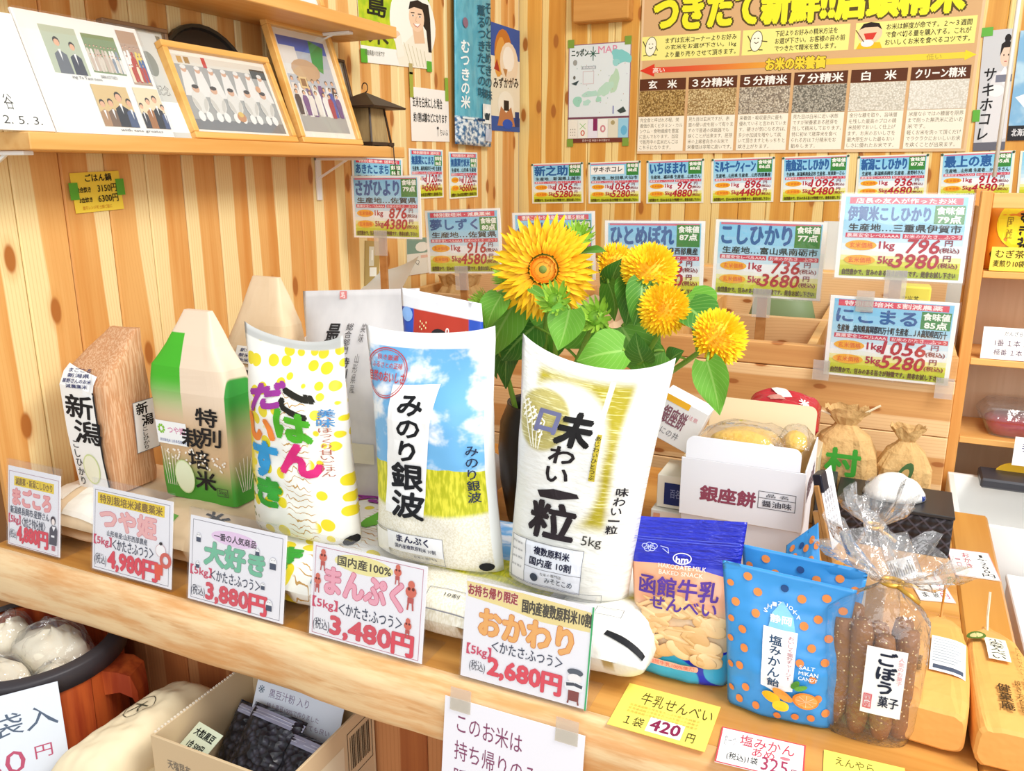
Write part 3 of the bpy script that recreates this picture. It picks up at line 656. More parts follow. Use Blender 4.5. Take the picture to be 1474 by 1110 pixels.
card('rice_price_sign', 'small rice price sign cut by the right edge of the photo', 'price sign', quad([(1468, 217), (1570, 212), (1566, 280), (1464, 284)], **back), sign_design('', '', '', '', blank=True), 'small price signs along the walls', .0012, '#f4f1dc')
for nm, og, p1, p5, q, lb in [
 ('あきたこまち', '生産地…秋田県', '896', '4480', [(506, 224), (579, 229), (581, 300), (509, 303)], 'small rice price sign reading あきたこまち under the shelf end, left wall'),
 ('無農薬にこまる', '生産地…高知県四万十町 生産者', '1120', '5600', [(588, 213), (637, 216), (639, 284), (591, 287)], 'small rice price sign reading 無農薬にこまる on the left wall'),
 ('無農薬竹炭米', '生産地…山形県 生産者', '1120', '5600', [(646, 219), (688, 219), (687, 284), (647, 286)], 'small rice price sign reading 無農薬竹炭米 below the hanging blue bag')]:
    card('rice_price_sign', lb, 'price sign', onwall(*q), sign_design(nm, og, p1, p5, '86', head='特別栽培米 送料別'), 'small price signs along the walls', .0012, '#fbfaf2')
# signs on posts standing in the bin, and one taped to its front
M_POST = wood_mat('sign_post_wood', '#c08a50', '#a8703a', 'z')
def post_sign(label, q, y, pole, zbot, design):
    if isinstance(y, tuple): Q = [A(*q[0], y=y[0]), A(*q[1], y=y[0]), A(*q[2], y=y[1]), A(*q[3], y=y[1])]
    else: Q = quad(q, y=y)
    M, W, H = frame_of(*Q); t = empty('post_sign', (0, 0, 0), label, 'price sign', 'large price signs standing in the rice bin'); t.matrix_local = M
    b = MB(); b.box(-W / 2, W / 2, -H / 2, H / 2, -.003, 0); o = b.build('sign_board', t, P('#fdfdf8'))
    p = Print(W, H); design(p); p.build(lambda x, yy, h: Vector(((x - .5) * W, (.5 - yy) * H, .0003 + h)), o, 'print')
    b = MB(); b.box(-W / 2 - .003, W / 2 + .003, -H / 2 - .003, H / 2 + .003, .0022, .0028); b.build('laminate', t, M_GLAZE)
    if pole:
        top = A(*pole, y=(Q[0].y)); Mi = M.inverted(); x = (Mi @ top).x; L = top.z - zbot
        b = MB(); b.box(x - .011, x + .011, -H / 2 - (M.translation.z - H / 2 - zbot), H / 2 - .01, -.010, -.0032, c=.001); b.build('pole', t, M_POST)
        b = MB(); b.box(x - .02, x + .02, -H / 2 - .045, -H / 2 + .02, .0031, .0036); b.build('tape', t, M_TAPE)
    return t
post_sign('post sign reading さがひより (sagahiyori) below the shelf end', [(504, 253), (603, 253), (608, 344), (511, 342)], 1.84, (549, 350), .65, sign_design('さがひより', '生産地…佐賀県', '876', '4380', '79'))
post_sign('post sign reading 夢しずく (yumeshizuku) beside the green buds', [(613, 303), (720, 300), (723, 393), (616, 394)], 1.98, (665, 392), .65, sign_design('夢しずく', '生産地…佐賀県', '916', '4580', '80', '特別栽培米・減農薬米'))
post_sign('post sign reading みずかがみ (mizukagami) half hidden by the big sunflower', [(738, 306), (857, 305), (856, 402), (740, 402)], 2.03, (800, 400), .65, sign_design('みずかがみ', '生産地…滋賀県', '836', '4180', '80', '環境こだわり農産物・農薬５割減'))
post_sign('post sign reading ひとめぼれ (hitomebore) behind the yellow flowers', [(873, 316), (1018, 320), (1008, 428), (868, 425)], 1.88, (930, 425), .65, sign_design('ひとめぼれ', '生産地・生産者…山形県西部農産', '796', '3980', '87'))
post_sign('post sign reading こしひかり (koshihikari) under the milling board, no headline', [(1031, 314), (1188, 322), (1183, 432), (1024, 425)], 1.94, (1097, 430), .65, sign_design('こしひかり', '生産地…富山県南砺市', '736', '3680', '77'))
post_sign('post sign reading 伊賀米こしひかり with a red and white headline', [(1213, 279), (1402, 280), (1386, 408), (1200, 399)], 1.83, (1290, 400), .65, sign_design('伊賀米こしひかり', '生産地…三重県伊賀市', '796', '3980', '79', '店長の友人が作ったお米'))
s = post_sign('price sign reading にこまる taped to the front of the bin', [(1198, 425), (1380, 437), (1366, 556), (1183, 538)], (1.755, 1.765), None, .7, sign_design('にこまる', '生産地…高知県高岡郡四万十町 生産者…ＪＡ高知県四万十', '1056', '5280', '85', '特別栽培米 5割減農薬'))
del s['group']
for u, v in ((-.118, -.072), (.108, -.085), (-.05, .075)):
    b = MB(); b.box(u - .018, u + .018, v - .022, v + .022, -.0008, .0), ; b = MB(); b.box(u - .016, u + .016, v - .022, v + .02, .003, .0035); b.build('tape', s, M_TAPE)
# ================================================================== big milling board on the back wall
x0b = A(915, 223, y=YB - .02).x; x1b = A(1391, 215.5, y=YB - .02).x; z0b = 1.452
def grain_mat(name, a, b_, c):
    g = G(name, .6, .2); v = g.voro(g.tc.outputs['Object'], 190); k = g.xyz(v[1])[0]
    return g.done(g.mix(g.step(v[0], .25, .75), g.mix(k, a, b_), c))
GR = [grain_mat('brown_rice_print', '#d9b978', '#b89452', '#7d5c2c'), grain_mat('three_tenths_rice_print', '#ead4a0', '#c9ab74', '#937446'), grain_mat('five_tenths_rice_print', '#e2d8c2', '#bcae94', '#857868'),
      grain_mat('seven_tenths_rice_print', '#c9c2b0', '#a9a290', '#6f6a5e'), grain_mat('white_rice_print', '#f3efe2', '#e4decd', '#c9c2b0'), grain_mat('clean_rice_print', '#f4f1e6', '#ece7da', '#d8d2c2')]
g = G('arrow_fade'); o = g.xyz(g.tc.outputs['Object']); 
M_ARROW = g.done(g.mix(g.step(o[0], -.45, .25), '#e2482a', '#f2d42e'))
def rice_man(p, x, y, s, arm):
    D = '#4a3a22'; W_ = '#fdf8dc'
    p.line([(x - s * .35, y + s * .9), (x - s * .5, y + s * 1.75), (x - s * .95, y + s * 1.85)], .003, D); p.line([(x + s * .3, y + s * .9), (x + s * .35, y + s * 1.75), (x + s * .8, y + s * 1.8)], .003, D)
    p.ell(x, y, s * .72, s * 2.1, D, 20, .15); p.ell(x, y, s * .65, s * 1.95, W_, 20, .15)
    p.line([(x - s * .3, y - s * .5), (x - s * .12, y - s * .62)], .0025, D); p.line([(x + s * .12, y - s * .6), (x + s * .3, y - s * .5)], .0025, D); p.line([(x - s * .25, y + s * .2), (x, y + s * .45), (x + s * .28, y + s * .15)], .0025, D)
    p.line([(x + s * .6, y), (x + s * (1.3 if arm else .9), y + s * (.2 if arm else .9))], .003, D); p.line([(x - s * .65, y + s * .1), (x - s * 1.05, y - s * 1.2)], .003, D)
def d_board(p):
    p.rect(0, 0, 1, 1, '#dcb07c'); p.frame(0, 0, 1, 1, .008, '#e8c69a')
    p.text('つきたて新鮮!!店頭精米', .045, .125, .945, .318, '#f4ee2e', .055, 0, '#5a4a1c', .05, 3)
    for (a, b_, ls, kx) in ((.004, .325, ['まずは玄米コーナーよりお好み', 'の玄米をお選び下さい。1kg', 'より量り売りさせて頂きます。'], .08), (.332, .648, ['下記よりお好みの精米方法を', 'お選び下さい。お客様の目の前', 'でつきたて精米を致します。'], .10), (.664, .985, ['お米は鮮度が命です。２～３週間', 'で食べ切る量を購入する。これが', 'おいしくお米を食べるコツです。'], .085)):
        p.rect(a, .345, b_, .475, '#f8ef8a')
        for k, st in enumerate(ls): p.text(st, a + kx, .358 + k * .038, b_ - (.012 if len(st) > 13 else .035), .388 + k * .038, '#2c2618', .015, res=1)
    rice_man(p, .035, .40, .026, False); rice_man(p, .375, .405, .026, True)
    # boy with a bowl
    p.ell(.705, .40, .034, .05, '#f5cfa8', 18); p.poly([(.675, .38), (.685, .352), (.705, .345), (.728, .352), (.738, .385), (.725, .37), (.69, .37)], '#2b1c14'); p.poly([(.688, .40), (.724, .396), (.715, .43), (.695, .43)], '#d83a2c')
    p.poly([(.67, .475), (.678, .445), (.735, .445), (.742, .475)], '#f0c020'); p.ell(.70, .448, .018, .018, '#e9eef0', 12); p.line([(.665, .38), (.69, .44)], .003, '#7a5a34')
    p.rect(.05, .515, .97, .545, M_ARROW); p.poly([(.0, .53), (.05, .495), (.05, .565)], '#e03a22'); p.poly([(.995, .53), (.965, .505), (.965, .555)], '#f4dc30')
    p.text('高い', .045, .517, .085, .545, '#fbe8d8', .02); p.text('低い', .865, .517, .905, .545, '#c8b040', .02)
    p.text('お米の栄養価', .41, .498, .585, .56, '#f6d63a', .05, 0, '#6a5220', .05)
    heads = ['玄　米', '３分精米', '５分精米', '７分精米', '白　米', 'クリーン精米']
    paras = [['完全食と呼ばれる程、栄', '養価が高くビタミン・カル', 'シウム・食物繊維を豊富', 'に含んでおります。当店', 'で販売中の玄米だんごは', 'こちらになります。'], ['見た目は玄米ですが、表', '面の硬い皮を削って有りま', 'すので普通の炊飯器でも', '炊くことが出来ます。胚芽', '米の上級者向きのお米で', '栄養価は非常に高いです。'],
             ['栄養価・吸収最良に最も', '優れていると言われていま', 'す。硬さが気になる方は、', '多少水加減を増やして炊', 'いて頂きますともっちりと', '炊き上がります。'], ['見た目は白米に近い状態', 'ですが栄養素ある胚芽を', '残して精米しております。', '特に初めて胚芽米を食べ', 'られる方は７分精米をお', '勧めします。'],
             ['余分な糠を取り、旨味層', 'を残した最高のプロの精', '米技術でおいしく仕上げ', 'ます。お米のおいしさを', '最大限生かした最もおい', 'しさに優れたお米です。'], ['米屋ならではの糠層を限界', 'まで削った無洗米に近いお', '米です。', '軽くお米を洗って頂くだけ', 'でラクラクにおいしいお米', 'を炊くことが出来ます。']]
    for k in range(6):
        a = .002 + k * .1655; b_ = a + .156
        p.rect(a, .578, b_, .642, '#5e3016'); p.text(heads[k], a + (.03 if k in (0, 4) else .012), .587, b_ - (.03 if k in (0, 4) else .012), .633, '#fbf6ec', .03)
        p.rect(a, .644, b_, .787, GR[k]); p.rect(a, .789, b_, .985, '#fbf3de')
        for j, st in enumerate(paras[k]): p.text(st, a + .006, .797 + j * .031, a + .006 + .0121 * len(st), .821 + j * .031, '#6a6048', res=1)
card('milling_board', 'large tan wall board about fresh rice milling with yellow headline and six columns', 'sign board', [Vector((x0b, YB - .006, z0b + .6)), Vector((x1b, YB - .006, z0b + .6)), Vector((x1b, YB - .006, z0b)), Vector((x0b, YB - .006, z0b))], d_board, th=.006, col='#d8a870')
def d_map(p):
    p.rect(0, 0, 1, .74, '#e2e9e8'); p.frame(0, 0, 1, 1, .003, '#9a6a7a'); p.text('ニッポン', .05, .045, .32, .12, '#33473c', .04); p.text('MAP', .48, .03, .78, .10, '#e08aa4', .01)
    for a in range(8):
        r_ = .1 if a % 2 == 0 else .06; an = a * PI / 4; p.line([(.40, .10), (.40 + r_ * math.cos(an), .10 + r_ * .7 * math.sin(an))], .003, '#2f5a48')
    r = random.Random(2)
    def blob(cx, cy, rx, ry, n, c, rot=0):
        pts = []
        for k in range(n): a = 2 * PI * k / n; m_ = r.uniform(.75, 1.2); x, y = rx * m_ * math.cos(a), ry * m_ * math.sin(a); pts.append((cx + x * math.cos(rot) - y * math.sin(rot), cy + x * math.sin(rot) + y * math.cos(rot)))
        p.poly(pts, c)
    blob(.84, .14, .15, .07, 16, '#86cdc8', .25); blob(.76, .20, .06, .04, 10, '#9ad4ce')
    blob(.74, .40, .07, .13, 14, '#bcd8b8', .3); blob(.60, .46, .14, .055, 14, '#bcdcc4', -.35); blob(.36, .50, .14, .03, 14, '#b6dac8', -.05); blob(.15, .57, .07, .055, 12, '#9fd4bc'); blob(.31, .585, .07, .03, 10, '#b8dccc', -.1); blob(.5, .56, .05, .03, 10, '#a8d6bc')
    for k in range(26): p.ell(r.uniform(.08, .95), r.uniform(.2, .7), .006, .006, r.choice(['#c8a8a0', '#8fb0a8', '#c0c8a0', '#b8a0b8']), 6)
    p.rect(.22, .22, .45, .25, '#a8aeb0'); p.frame(.24, .27, .42, .40, .0015, '#d8b8b8'); p.text('旅先地図', .24, .225, .43, .247, '#ffffff', res=1)
    p.ell(.11, .18, .035, .03, '#a0a098', 10); p.poly([(.05, .39), (.18, .36), (.13, .41)], '#3a4a48'); p.ell(.1, .33, .02, .02, '#6a6a60', 8); p.poly([(.8, .68), (.9, .64), (.95, .69), (.86, .71)], '#3e4a44'); p.line([(.74, .63), (.74, .71)], .004, '#7a7ab0')
    p.rect(0, .735, 1, .755, '#7a4a58')
    cols = ['#efe9d8', '#efeee0', '#e9e4ec', '#f2efe4', '#e2dcc4', '#9ccfe2']
    for k in range(6): p.rect(.008 + k * .164, .76, .168 + k * .164, .955, cols[k])
    p.rect(.42, .755, .49, .88, '#8a2a58'); p.ring(.25, .90, .035, .03, .004, '#d0604a'); p.ring(.58, .86, .045, .038, .006, '#d08a90'); p.disc(.74, .80, .008, '#b0a070'); p.line([(.20, .80), (.30, .86)], .002, '#8ac06a'); p.line([(.30, .80), (.20, .86)], .002, '#8ac06a')
    for i in range(3):
        for j in range(3): p.ell(.05 + i * .035, .86 + j * .03, .008, .007, '#a0988a', 6)
    p.ell(.92, .88, .05, .05, '#6ab4d4', 12); p.rect(0, .955, 1, 1, '#74382c'); p.text('日本の宝 本店のある街から', .25, .965, .7, .99, '#f0dcd0', res=1)
c = card('map_poster', 'pale illustrated map poster of Japan taped to the back wall', 'poster', quad([(819, 65), (909, 59), (905, 204), (817, 206)], y=YB - .003), d_map, col='#f0efe8')
for u, v in ((.04, -.01), (.95, -.01), (.04, 1.0), (.95, 1.0)): tape(c, u, v, .024, .028, mat('#7f9e3a', .5))
def d_saki(p):
    p.rect(0, 0, 1, 1, '#cfcfd0'); p.poly([(.35, .42), (.55, .34), (.95, .34), (1, .9), (.25, .95)], '#e2e0e0'); p.ell(.75, .22, .17, .085, '#efcdb4', 18); p.poly([(.56, .22), (.58, .12), (.75, .085), (.92, .12), (.95, .24), (.88, .15), (.66, .15)], '#221c1c'); p.ell(.76, .075, .1, .035, '#221c1c', 10)
    p.poly([(.62, .36), (.75, .30), (.88, .36), (.75, .46)], '#f6f4f2'); p.rect(.5, .37, 1, .43, '#7c7e8c'); p.ell(.55, .50, .25, .05, '#f2f1ee', 14); p.rect(0, .93, 1, 1, '#6a6a74')
    p.ell(.68, .21, .02, .008, '#3a2a26', 8); p.ell(.82, .21, .02, .008, '#3a2a26', 8); p.line([(.71, .262), (.79, .262)], .0022, '#c05a54')
    p.vtext('サキホコレ', .10, .30, .48, .92, '#1c1a1a', .02, .1, dx=-.04); p.vtext('秋田の新しいお米', .78, .62, .88, .84, '#b8a8b0', res=1)
c = card('rice_poster', 'tall grey rice poster of a woman in kimono with brush lettering, right of the board', 'poster', quad([(1417, 44), (1462, 41), (1448, 215), (1400, 218)], y=YB - .004), d_saki)
tape(c, .1, .01, .03, .025); tape(c, .0, .70, .02, .035)
def d_blue(p):
    g = G('poster_blue'); n = g.noise(g.tc.outputs['Object'], 14, 3); p.rect(0, 0, 1, .86, g.done(g.mix(g.step(n, .45, .65), '#7fb4d8', '#b8d8e8')))
    p.poly([(.05, .60), (.3, .55), (.5, .62), (.8, .50), (1, .56), (1, .86), (.3, .86), (.25, .72)], '#f4f6f4'); p.rect(0, .86, 1, 1, '#2b2b2e'); p.text('北海道の米 特別栽培', .06, .89, .9, .96, '#e8e8e8', .02, res=1); p.vtext('雪の米', .2, .2, .5, .5, '#f0f6fa', .02)
card('rice_poster', 'blue and white poster at the right edge of the back wall', 'poster', quad([(1466, 44), (1560, 38), (1545, 200), (1452, 203)], y=YB - .0055), d_blue)
# thin white pole hanging in front of the right posters
b = MB(); p0 = A(1462, 36, y=2.75); p1 = A(1431, 255, y=2.75); b.tube([Vector((p0.x, 2.75, 2.44)), p0 + Vector((0, 0, 0)), p1], .0055, 8)
tag(b.build('banner_pole', None, mat('#f2efe6', .4), True, p1), 'thin white hanging banner pole in front of the grey poster', 'pole')
# ================================================================== hanging blue rice bag on the left wall
# ================================================================== bags
def rice_bag(name, label, cat, q, depth, m, group=None, pinch=.05, dip=0.0, dipx=.5, flat=0.6, top=.02, lying=False, wr=.0032, ear=0.0, seed=0, nu=30, nv=38, power=2.4, foot=.75):
    """stuffed pillow bag. q: 3-D corners TL TR BR BL of its middle plane"""
    TL, TR, BR, BL = q; N = (BR - BL).cross(TL - BL).normalized(); U = ((TL - BL) + (TR - BR)).normalized(); org = (BL + BR) / 2
    def g(t):
        if lying: return max(0.0, 1 - abs(2 * t - 1) ** 4.5) ** .5
        lo = foot + (1 - foot) * math.sqrt(max(0, 1 - (1 - min(t, .18) / .18) ** 2))
        hi = 1.0 if t < flat else top + (1 - top) * (0.5 + 0.5 * math.cos(PI * (t - flat) / (1 - flat)))
        return lo * hi
    def mid(u, t):
        k = pinch * math.sin(PI * min(1, t * 1.05)) if not lying else pinch * math.sin(PI * t)
        uu = .5 + (u - .5) * (1 - 2 * k); B = BL.lerp(BR, uu); T = TL.lerp(TR, uu)
        x = (u - dipx) / (dipx if u < dipx else 1 - dipx)
        return B.lerp(T, t) - U * (dip * (1 - x * x) * t ** 5) + U * (ear * (abs(2 * u - 1) ** 6) * t ** 10)
    def h(u): return max(0.0, 1 - abs(2 * u - 1) ** power) ** .55
    def F(u, t, s=1):
        p = mid(u, t); d = depth * h(u) * g(t); k = min(1, h(u) * 1.6) * (.35 + .65 * g(t))
        w_ = noise.noise(Vector((u * 3.1 + seed, t * 9, seed * 3.7))) + .6 * noise.noise(Vector((u * 7 + t * 6, t * 17 - u * 5 + seed, 2.2)))
        return p + N * (s * (d + wr * w_ * k))
    vs, fs, uv = [], [], []
    for s in (1, -1):
        for j in range(nv + 1):
            for i in range(nu + 1):
                u, t = i / nu, j / nv; vs.append(F(u, t, s)); uv.append((u, t))
    n = nu + 1; off = n * (nv + 1)
    for j in range(nv):
        for i in range(nu):
            a = j * n + i; fs.append((a, a + 1, a + 1 + n, a + n)); a += off; fs.append((a, a + n, a + 1 + n, a + 1))
    for i in range(nu):
        fs.append((i + 1, i, off + i, off + i + 1)); a = nv * n + i; fs.append((a, a + 1, off + a + 1, off + a))
    b = MB(); b.add(vs, fs); o = b.build(name, None, m, True, org, uv=uv)
    bm = bmesh.new(); bm.from_mesh(o.data); bmesh.ops.remove_doubles(bm, verts=bm.verts[:], dist=1e-5); bm.to_mesh(o.data); bm.free()
    tag(o, label, cat, group)
    W = (TR - TL).length * .5 + (BR - BL).length * .5; H = ((TL - BL).length + (TR - BR).length) / 2
    fm = lambda x, y, hh: F(x, 1 - y) + N * (.0013 + hh) - org
    return o, Print(W, H, .0001), fm
def bagq(pts, yb, yt=None, zb=None):
    """corners TL TR BR BL from picture points; the foot at depth yb, the top at depth yt"""
    yt = yt if yt is not None else yb; TL, TR, BR, BL = pts
    q = [A(*TL, y=yt), A(*TR, y=yt), A(*BR, y=yb), A(*BL, y=yb)]
    if zb is not None:
        q[2].z = zb; q[3].z = zb
    return q
PAPERW = '#fbfbf8'
LZ = 0.866     # top of the lying bags that the standing ones rest on
# hanging blue bag
g = G('blue_bag_film', .3, .5); o = g.xyz(g.tc.outputs['UV']); c = g.mix(g.step(g.noise(g.tc.outputs['UV'], 9, 4), .42, .6), '#5fb4c8', '#4aa6be')
pic = g.mix(g.step(g.noise(g.vec(g.math('MULTIPLY', o[0], 14.0), g.math('MULTIPLY', o[1], 40.0)), 1, 4), .4, .6), '#2f6a9a', '#e6f2f6')
M_BLUEB = g.done(g.mix(g.math('SUBTRACT', 1.0, g.step(o[1], .15, .165)), c, pic))
bg, p, fm = rice_bag('hanging_rice_bag', 'long turquoise empty rice bag hanging on the left wall', 'rice bag', [A(653, -60, x=XL + .02), A(706, -50, x=XL + .02), A(707, 212, x=XL + .02), A(655, 207, x=XL + .02)], .012, M_BLUEB, pinch=0.0, top=.6, foot=.5)
p.vtext('むつきの米', .10, .42, .30, .80, '#f2f8f6', .04); p.vtext('そのときめきの味', .74, .20, .98, .74, '#1f5a70', .02); p.vtext('薫るつきたての味', .52, .22, .74, .73, '#1f5a70', .02); p.disc(.2, .33, .016, '#8a6a7a')
p.rect(.64, .76, .92, .87, '#eef2ee'); p.ell(.78, .80, .1, .03, '#f8f8f4', 12); p.poly([(.68, .81), (.88, .81), (.84, .85), (.72, .85)], '#2a3a44'); p.rect(.1, .845, .42, .855, '#e6f2f4'); p.rect(.5, .845, .7, .858, '#1d3e66'); p.rect(.72, .90, .95, .97, '#c9d2e2')
p.build(fm, bg, 'print', 24)
# ------------------------------------------------------------------ kraft block bags on the left
g = G('kraft_striped_paper', .7, .2); o = g.xyz(g.tc.outputs['Object']); st = g.noise(g.vec(g.math('MULTIPLY', o[0], 420.0), g.math('MULTIPLY', o[1], 420.0), g.math('MULTIPLY', o[2], 6.0)), 1, 2)
M_KRAFT = g.done(g.mix(g.step(st, .42, .62), '#cc9468', '#e2b68e')); g.bump(g.noise(g.tc.outputs['Object'], 26, 3), .5, .006)
M_KRAFTP = wood_mat('kraft_plain_paper', '#ecd3b0', '#e2c49c', 'z', .5, .7)
def block_bag(name, label, cat, rings, m, group=None, e=7.0, n=40, jit=.002, seed=1.0):
    """paper bag lofted through rings (z, cx, cy, hw, hd); returns object, front map"""
    R = []; org = Vector((rings[0][1], rings[0][2], rings[0][0])); sub = []
    for a, c in zip(rings, rings[1:]):
        for k in range(5): sub.append([x + (y - x) * k / 5 for x, y in zip(a, c)])
    sub.append(list(rings[-1]))
    for (z, cx, cy, hw, hd) in sub:
        r = sup((cx, cy, z), hw, hd, e, n); R.append([q + Vector((1, 1, .3)) * jit * noise.noise(q * 23 + Vector((seed, 0, 0))) for q in r])
    b = MB(); b.loft(R, m); o = b.build(name, None, m, False, org); tag(o, label, cat, group)
    def at(t):
        zz = rings[0][0] + (rings[-1][0] - rings[0][0]) * t
        for a, c in zip(rings, rings[1:]):
            if zz <= c[0] + 1e-9:
                f = (zz - a[0]) / (c[0] - a[0]); return [x + (y - x) * f for x, y in zip(a, c)]
        return list(rings[-1])
    def front(x, y, h):
        z, cx, cy, hw, hd = at(1 - y); return Vector((cx + (2 * x - 1) * hw * .97, cy - hd - .0012 - h - jit * .6, z)) - org
    def side(x, y, h):
        z, cx, cy, hw, hd = at(1 - y); return Vector((cx + hw + .0012 + h + jit * .6, cy + (2 * x - 1) * hd * .97, z)) - org
    return o, front, side, rings[-1][0] - rings[0][0]
o, fr, sd, H = block_bag('rice_bag', 'brown striped paper rice bag with a folded top, brush label 新潟', 'rice bag', [(LZ, -1.203, .966, .047, .044), (LZ + .09, -1.208, .968, .054, .047), (1.05, -1.214, .972, .056, .047), (1.075, -1.213, .976, .055, .040), (1.10, -1.206, .986, .046, .026), (1.137, -1.192, 1.0, .030, .007)], M_KRAFT, 'rice bags standing in a row on the counter', 5.0, 44, .004)
p = Print(.11, H); p.poly([(.0, .33), (.70, .36), (.72, .60), (.74, .80), (.80, 1.0), (.02, 1.0)], '#fbf8f2'); p.poly([(.70, .36), (.74, .36), (.76, .60), (.78, .80), (.85, 1.0), (.80, 1.0), (.74, .8), (.72, .6)], '#2c2a2a')
p.poly([(.04, .205), (.78, .26), (.70, .40), (.0, .335)], '#fdfdfb')
for k, st_ in enumerate(['まごころ', '新潟県', '星野さんのお米', '減農薬米']): p.text(st_, .14 if k != 2 else .06, .228 + k * .032, .62 if k != 2 else .68, .252 + k * .032, '#27306a', .02, up=.3)
p.vtext('新潟', .06, .38, .66, .70, '#1e1c1c', .03, .1, dx=.12); p.vtext('こしひかり', .08, .68, .24, .98, '#3a3838', .015); p.ell(.45, .86, .2, .10, '#d9e2a0', 20); p.ell(.45, .86, .18, .09, '#f6f4da', 20)
p.build(fr, o, 'print', 8)
p = Print(.09, H); p.rect(.45, .45, 1, .78, '#f4f2ee'); p.frame(.45, .45, 1, .78, .0012, '#8a8a8a'); p.vtext('新潟', .52, .46, .78, .62, '#1e1c1c', .03, dx=.1); p.vtext('こしひかり', .6, .62, .74, .77, '#2a2828', .01); p.build(sd, o, 'side_print', 8)
# green and beige bag
g = G('green_bag_paper', .55, .3); o = g.xyz(g.tc.outputs['Object']); n = g.noise(g.tc.outputs['Object'], 30, 2); hz = g.math('ADD', o[2], g.math('MULTIPLY', o[0], .15))
c = g.mix(g.step(hz, .02, .085), '#4f9f34', '#dcb88e'); c = g.mix(g.step(hz, .10, .20), c, '#f3dcc2')
sidegreen = g.mix(g.step(hz, .03, .10), '#4aa03a', '#cfb48c'); sidegreen = g.mix(g.step(hz, .10, .19), sidegreen, '#3a9a3c')
msk = g.math('MULTIPLY', g.step(o[0], .071, .0725), g.math('SUBTRACT', 1.0, g.step(o[2], .262, .266)))
lg = g.math('MULTIPLY', g.math('SUBTRACT', 1.0, g.step(g.math('ADD', o[0], g.math('MULTIPLY', o[2], .05)), -.009, -.0075)), g.math('SUBTRACT', 1.0, g.step(o[2], .276, .278)))
lg = g.math('MULTIPLY', lg, g.step(o[2], .13, .21))
M_GREENB = g.done(g.mix(msk, g.mix(lg, c, '#4cba2c'), sidegreen))
o, fr, sd, H = block_bag('rice_bag', 'green and beige paper rice bag with brush lettering 特別栽培米', 'rice bag', [(LZ, -1.012, .985, .078, .028), (LZ + .08, -1.014, .987, .080, .032), (1.05, -1.018, .99, .084, .034), (1.09, -1.022, .992, .078, .030), (1.125, -1.022, .997, .052, .022), (1.178, -1.022, 1.004, .027, .006)], M_GREENB, 'rice bags standing in a row on the counter', 9.0, 44, .0015)
p = Print(.165, H); p.rect(.04, .575, .46, .70, '#fdfdfb'); p.text('つや姫', .20, .60, .44, .64, '#e08ab0', .02)
for k in range(8): a = k * PI / 4 + .3; p.line([(.11 + .02 * math.cos(a), .62 + .012 * math.sin(a)), (.11 + .05 * math.cos(a), .62 + .026 * math.sin(a))], .004, '#8cc63f')
p.text('特別栽培米 山形県西部農産', .07, .672, .44, .69, '#4a5a9a', res=1)
p.vtext('特別', .60, .47, .88, .68, '#231f1e', .03, .12, dx=.03); p.vtext('栽', .38, .59, .66, .70, '#231f1e', .03, .12); p.vtext('培米', .44, .70, .72, .93, '#231f1e', .03, .12, dx=.06)
r = random.Random(4)
for k in range(46): a = r.uniform(.12, .95); q_ = r.uniform(0, 1); p.ell(a, .70 + .08 * abs(a - .5) + q_ * .09, .018, .006, '#fbf1e2', 6, r.uniform(-.9, .9))
for k in range(6): p.line([(.1 + .03 * k, .93), (.08 + .045 * k, .72 + .01 * k)], .0012, '#f6ead6')
p.ell(.36, .87, .14, .095, '#cfe0a0', 22); p.ell(.36, .87, .13, .088, '#eef3d0', 22)
p.frame(.80, .90, .95, .945, .001, '#4a4440'); p.text('5kg', .82, .908, .93, .938, '#4a4440'); p.build(fr, o, 'print', 8)
p = Print(.06, H)
for k in range(6): p.line([(.3 + .06 * k, .93), (.1 + .15 * k, .74 + .015 * abs(k - 2.5))], .0015, '#efe9d6')
p.build(sd, o, 'side_print', 6)
# kraft bag behind
o, fr, sd, H = block_bag('rice_bag', 'plain kraft rice bag with a black label standing behind the yellow dotted bag', 'rice bag', [(ZC + .001, -1.02, 1.16, .07, .04), (1.02, -1.035, 1.16, .074, .045), (1.075, -1.035, 1.165, .073, .042), (1.13, -1.025, 1.17, .058, .03), (1.212, -1.03, 1.18, .030, .006)], M_KRAFTP, None, 6.0, 40, .003)
p = Print(.15, H); p.rect(.0, .36, .99, .62, '#fbf8f2'); p.rect(.02, .372, .97, .61, '#222020'); p.text('富', .10, .39, .62, .58, '#f4ead8', .03); p.rect(.28, .275, .92, .345, '#fdfdfb')
for k in range(3): p.text('新米 銘柄米', .36, .283 + k * .02, .82, .298 + k * .02, '#27306a', .02)
p.build(fr, o, 'print', 8)
# ------------------------------------------------------------------ standing pillow bags
g = G('dotted_bag_film', .35, .5); o = g.xyz(g.tc.outputs['UV']); U, V = o[0], o[1]
vo = g.voro(g.vec(g.math('MULTIPLY', U, 7.5), g.math('MULTIPLY', V, 13.0)), 1.0, .55); dots = g.math('SUBTRACT', 1.0, g.step(vo[0], .40, .43))
c = g.mix(g.math('MULTIPLY', dots, g.math('SUBTRACT', 1.0, g.box(U, V, .50, .74, .0, .72, .02))), '#fbfaf2', '#f2de2c')
c = g.mix(g.box(U, V, -.1, .15, .22, .62, .05), c, '#eed928')
gd = g.voro(g.vec(g.math('MULTIPLY', U, 14.0), g.math('MULTIPLY', V, 30.0)), 1.0, .5); c = g.mix(g.math('MULTIPLY', g.math('SUBTRACT', 1.0, g.step(gd[0], .34, .4)), g.box(U, V, -.1, .15, .0, .30, .02)), c, '#6a7a1c')
cu = g.math('SINE', g.math('ADD', g.math('MULTIPLY', V, 190.0), g.math('MULTIPLY', g.noise(g.tc.outputs['UV'], 9, 2), 22.0)))
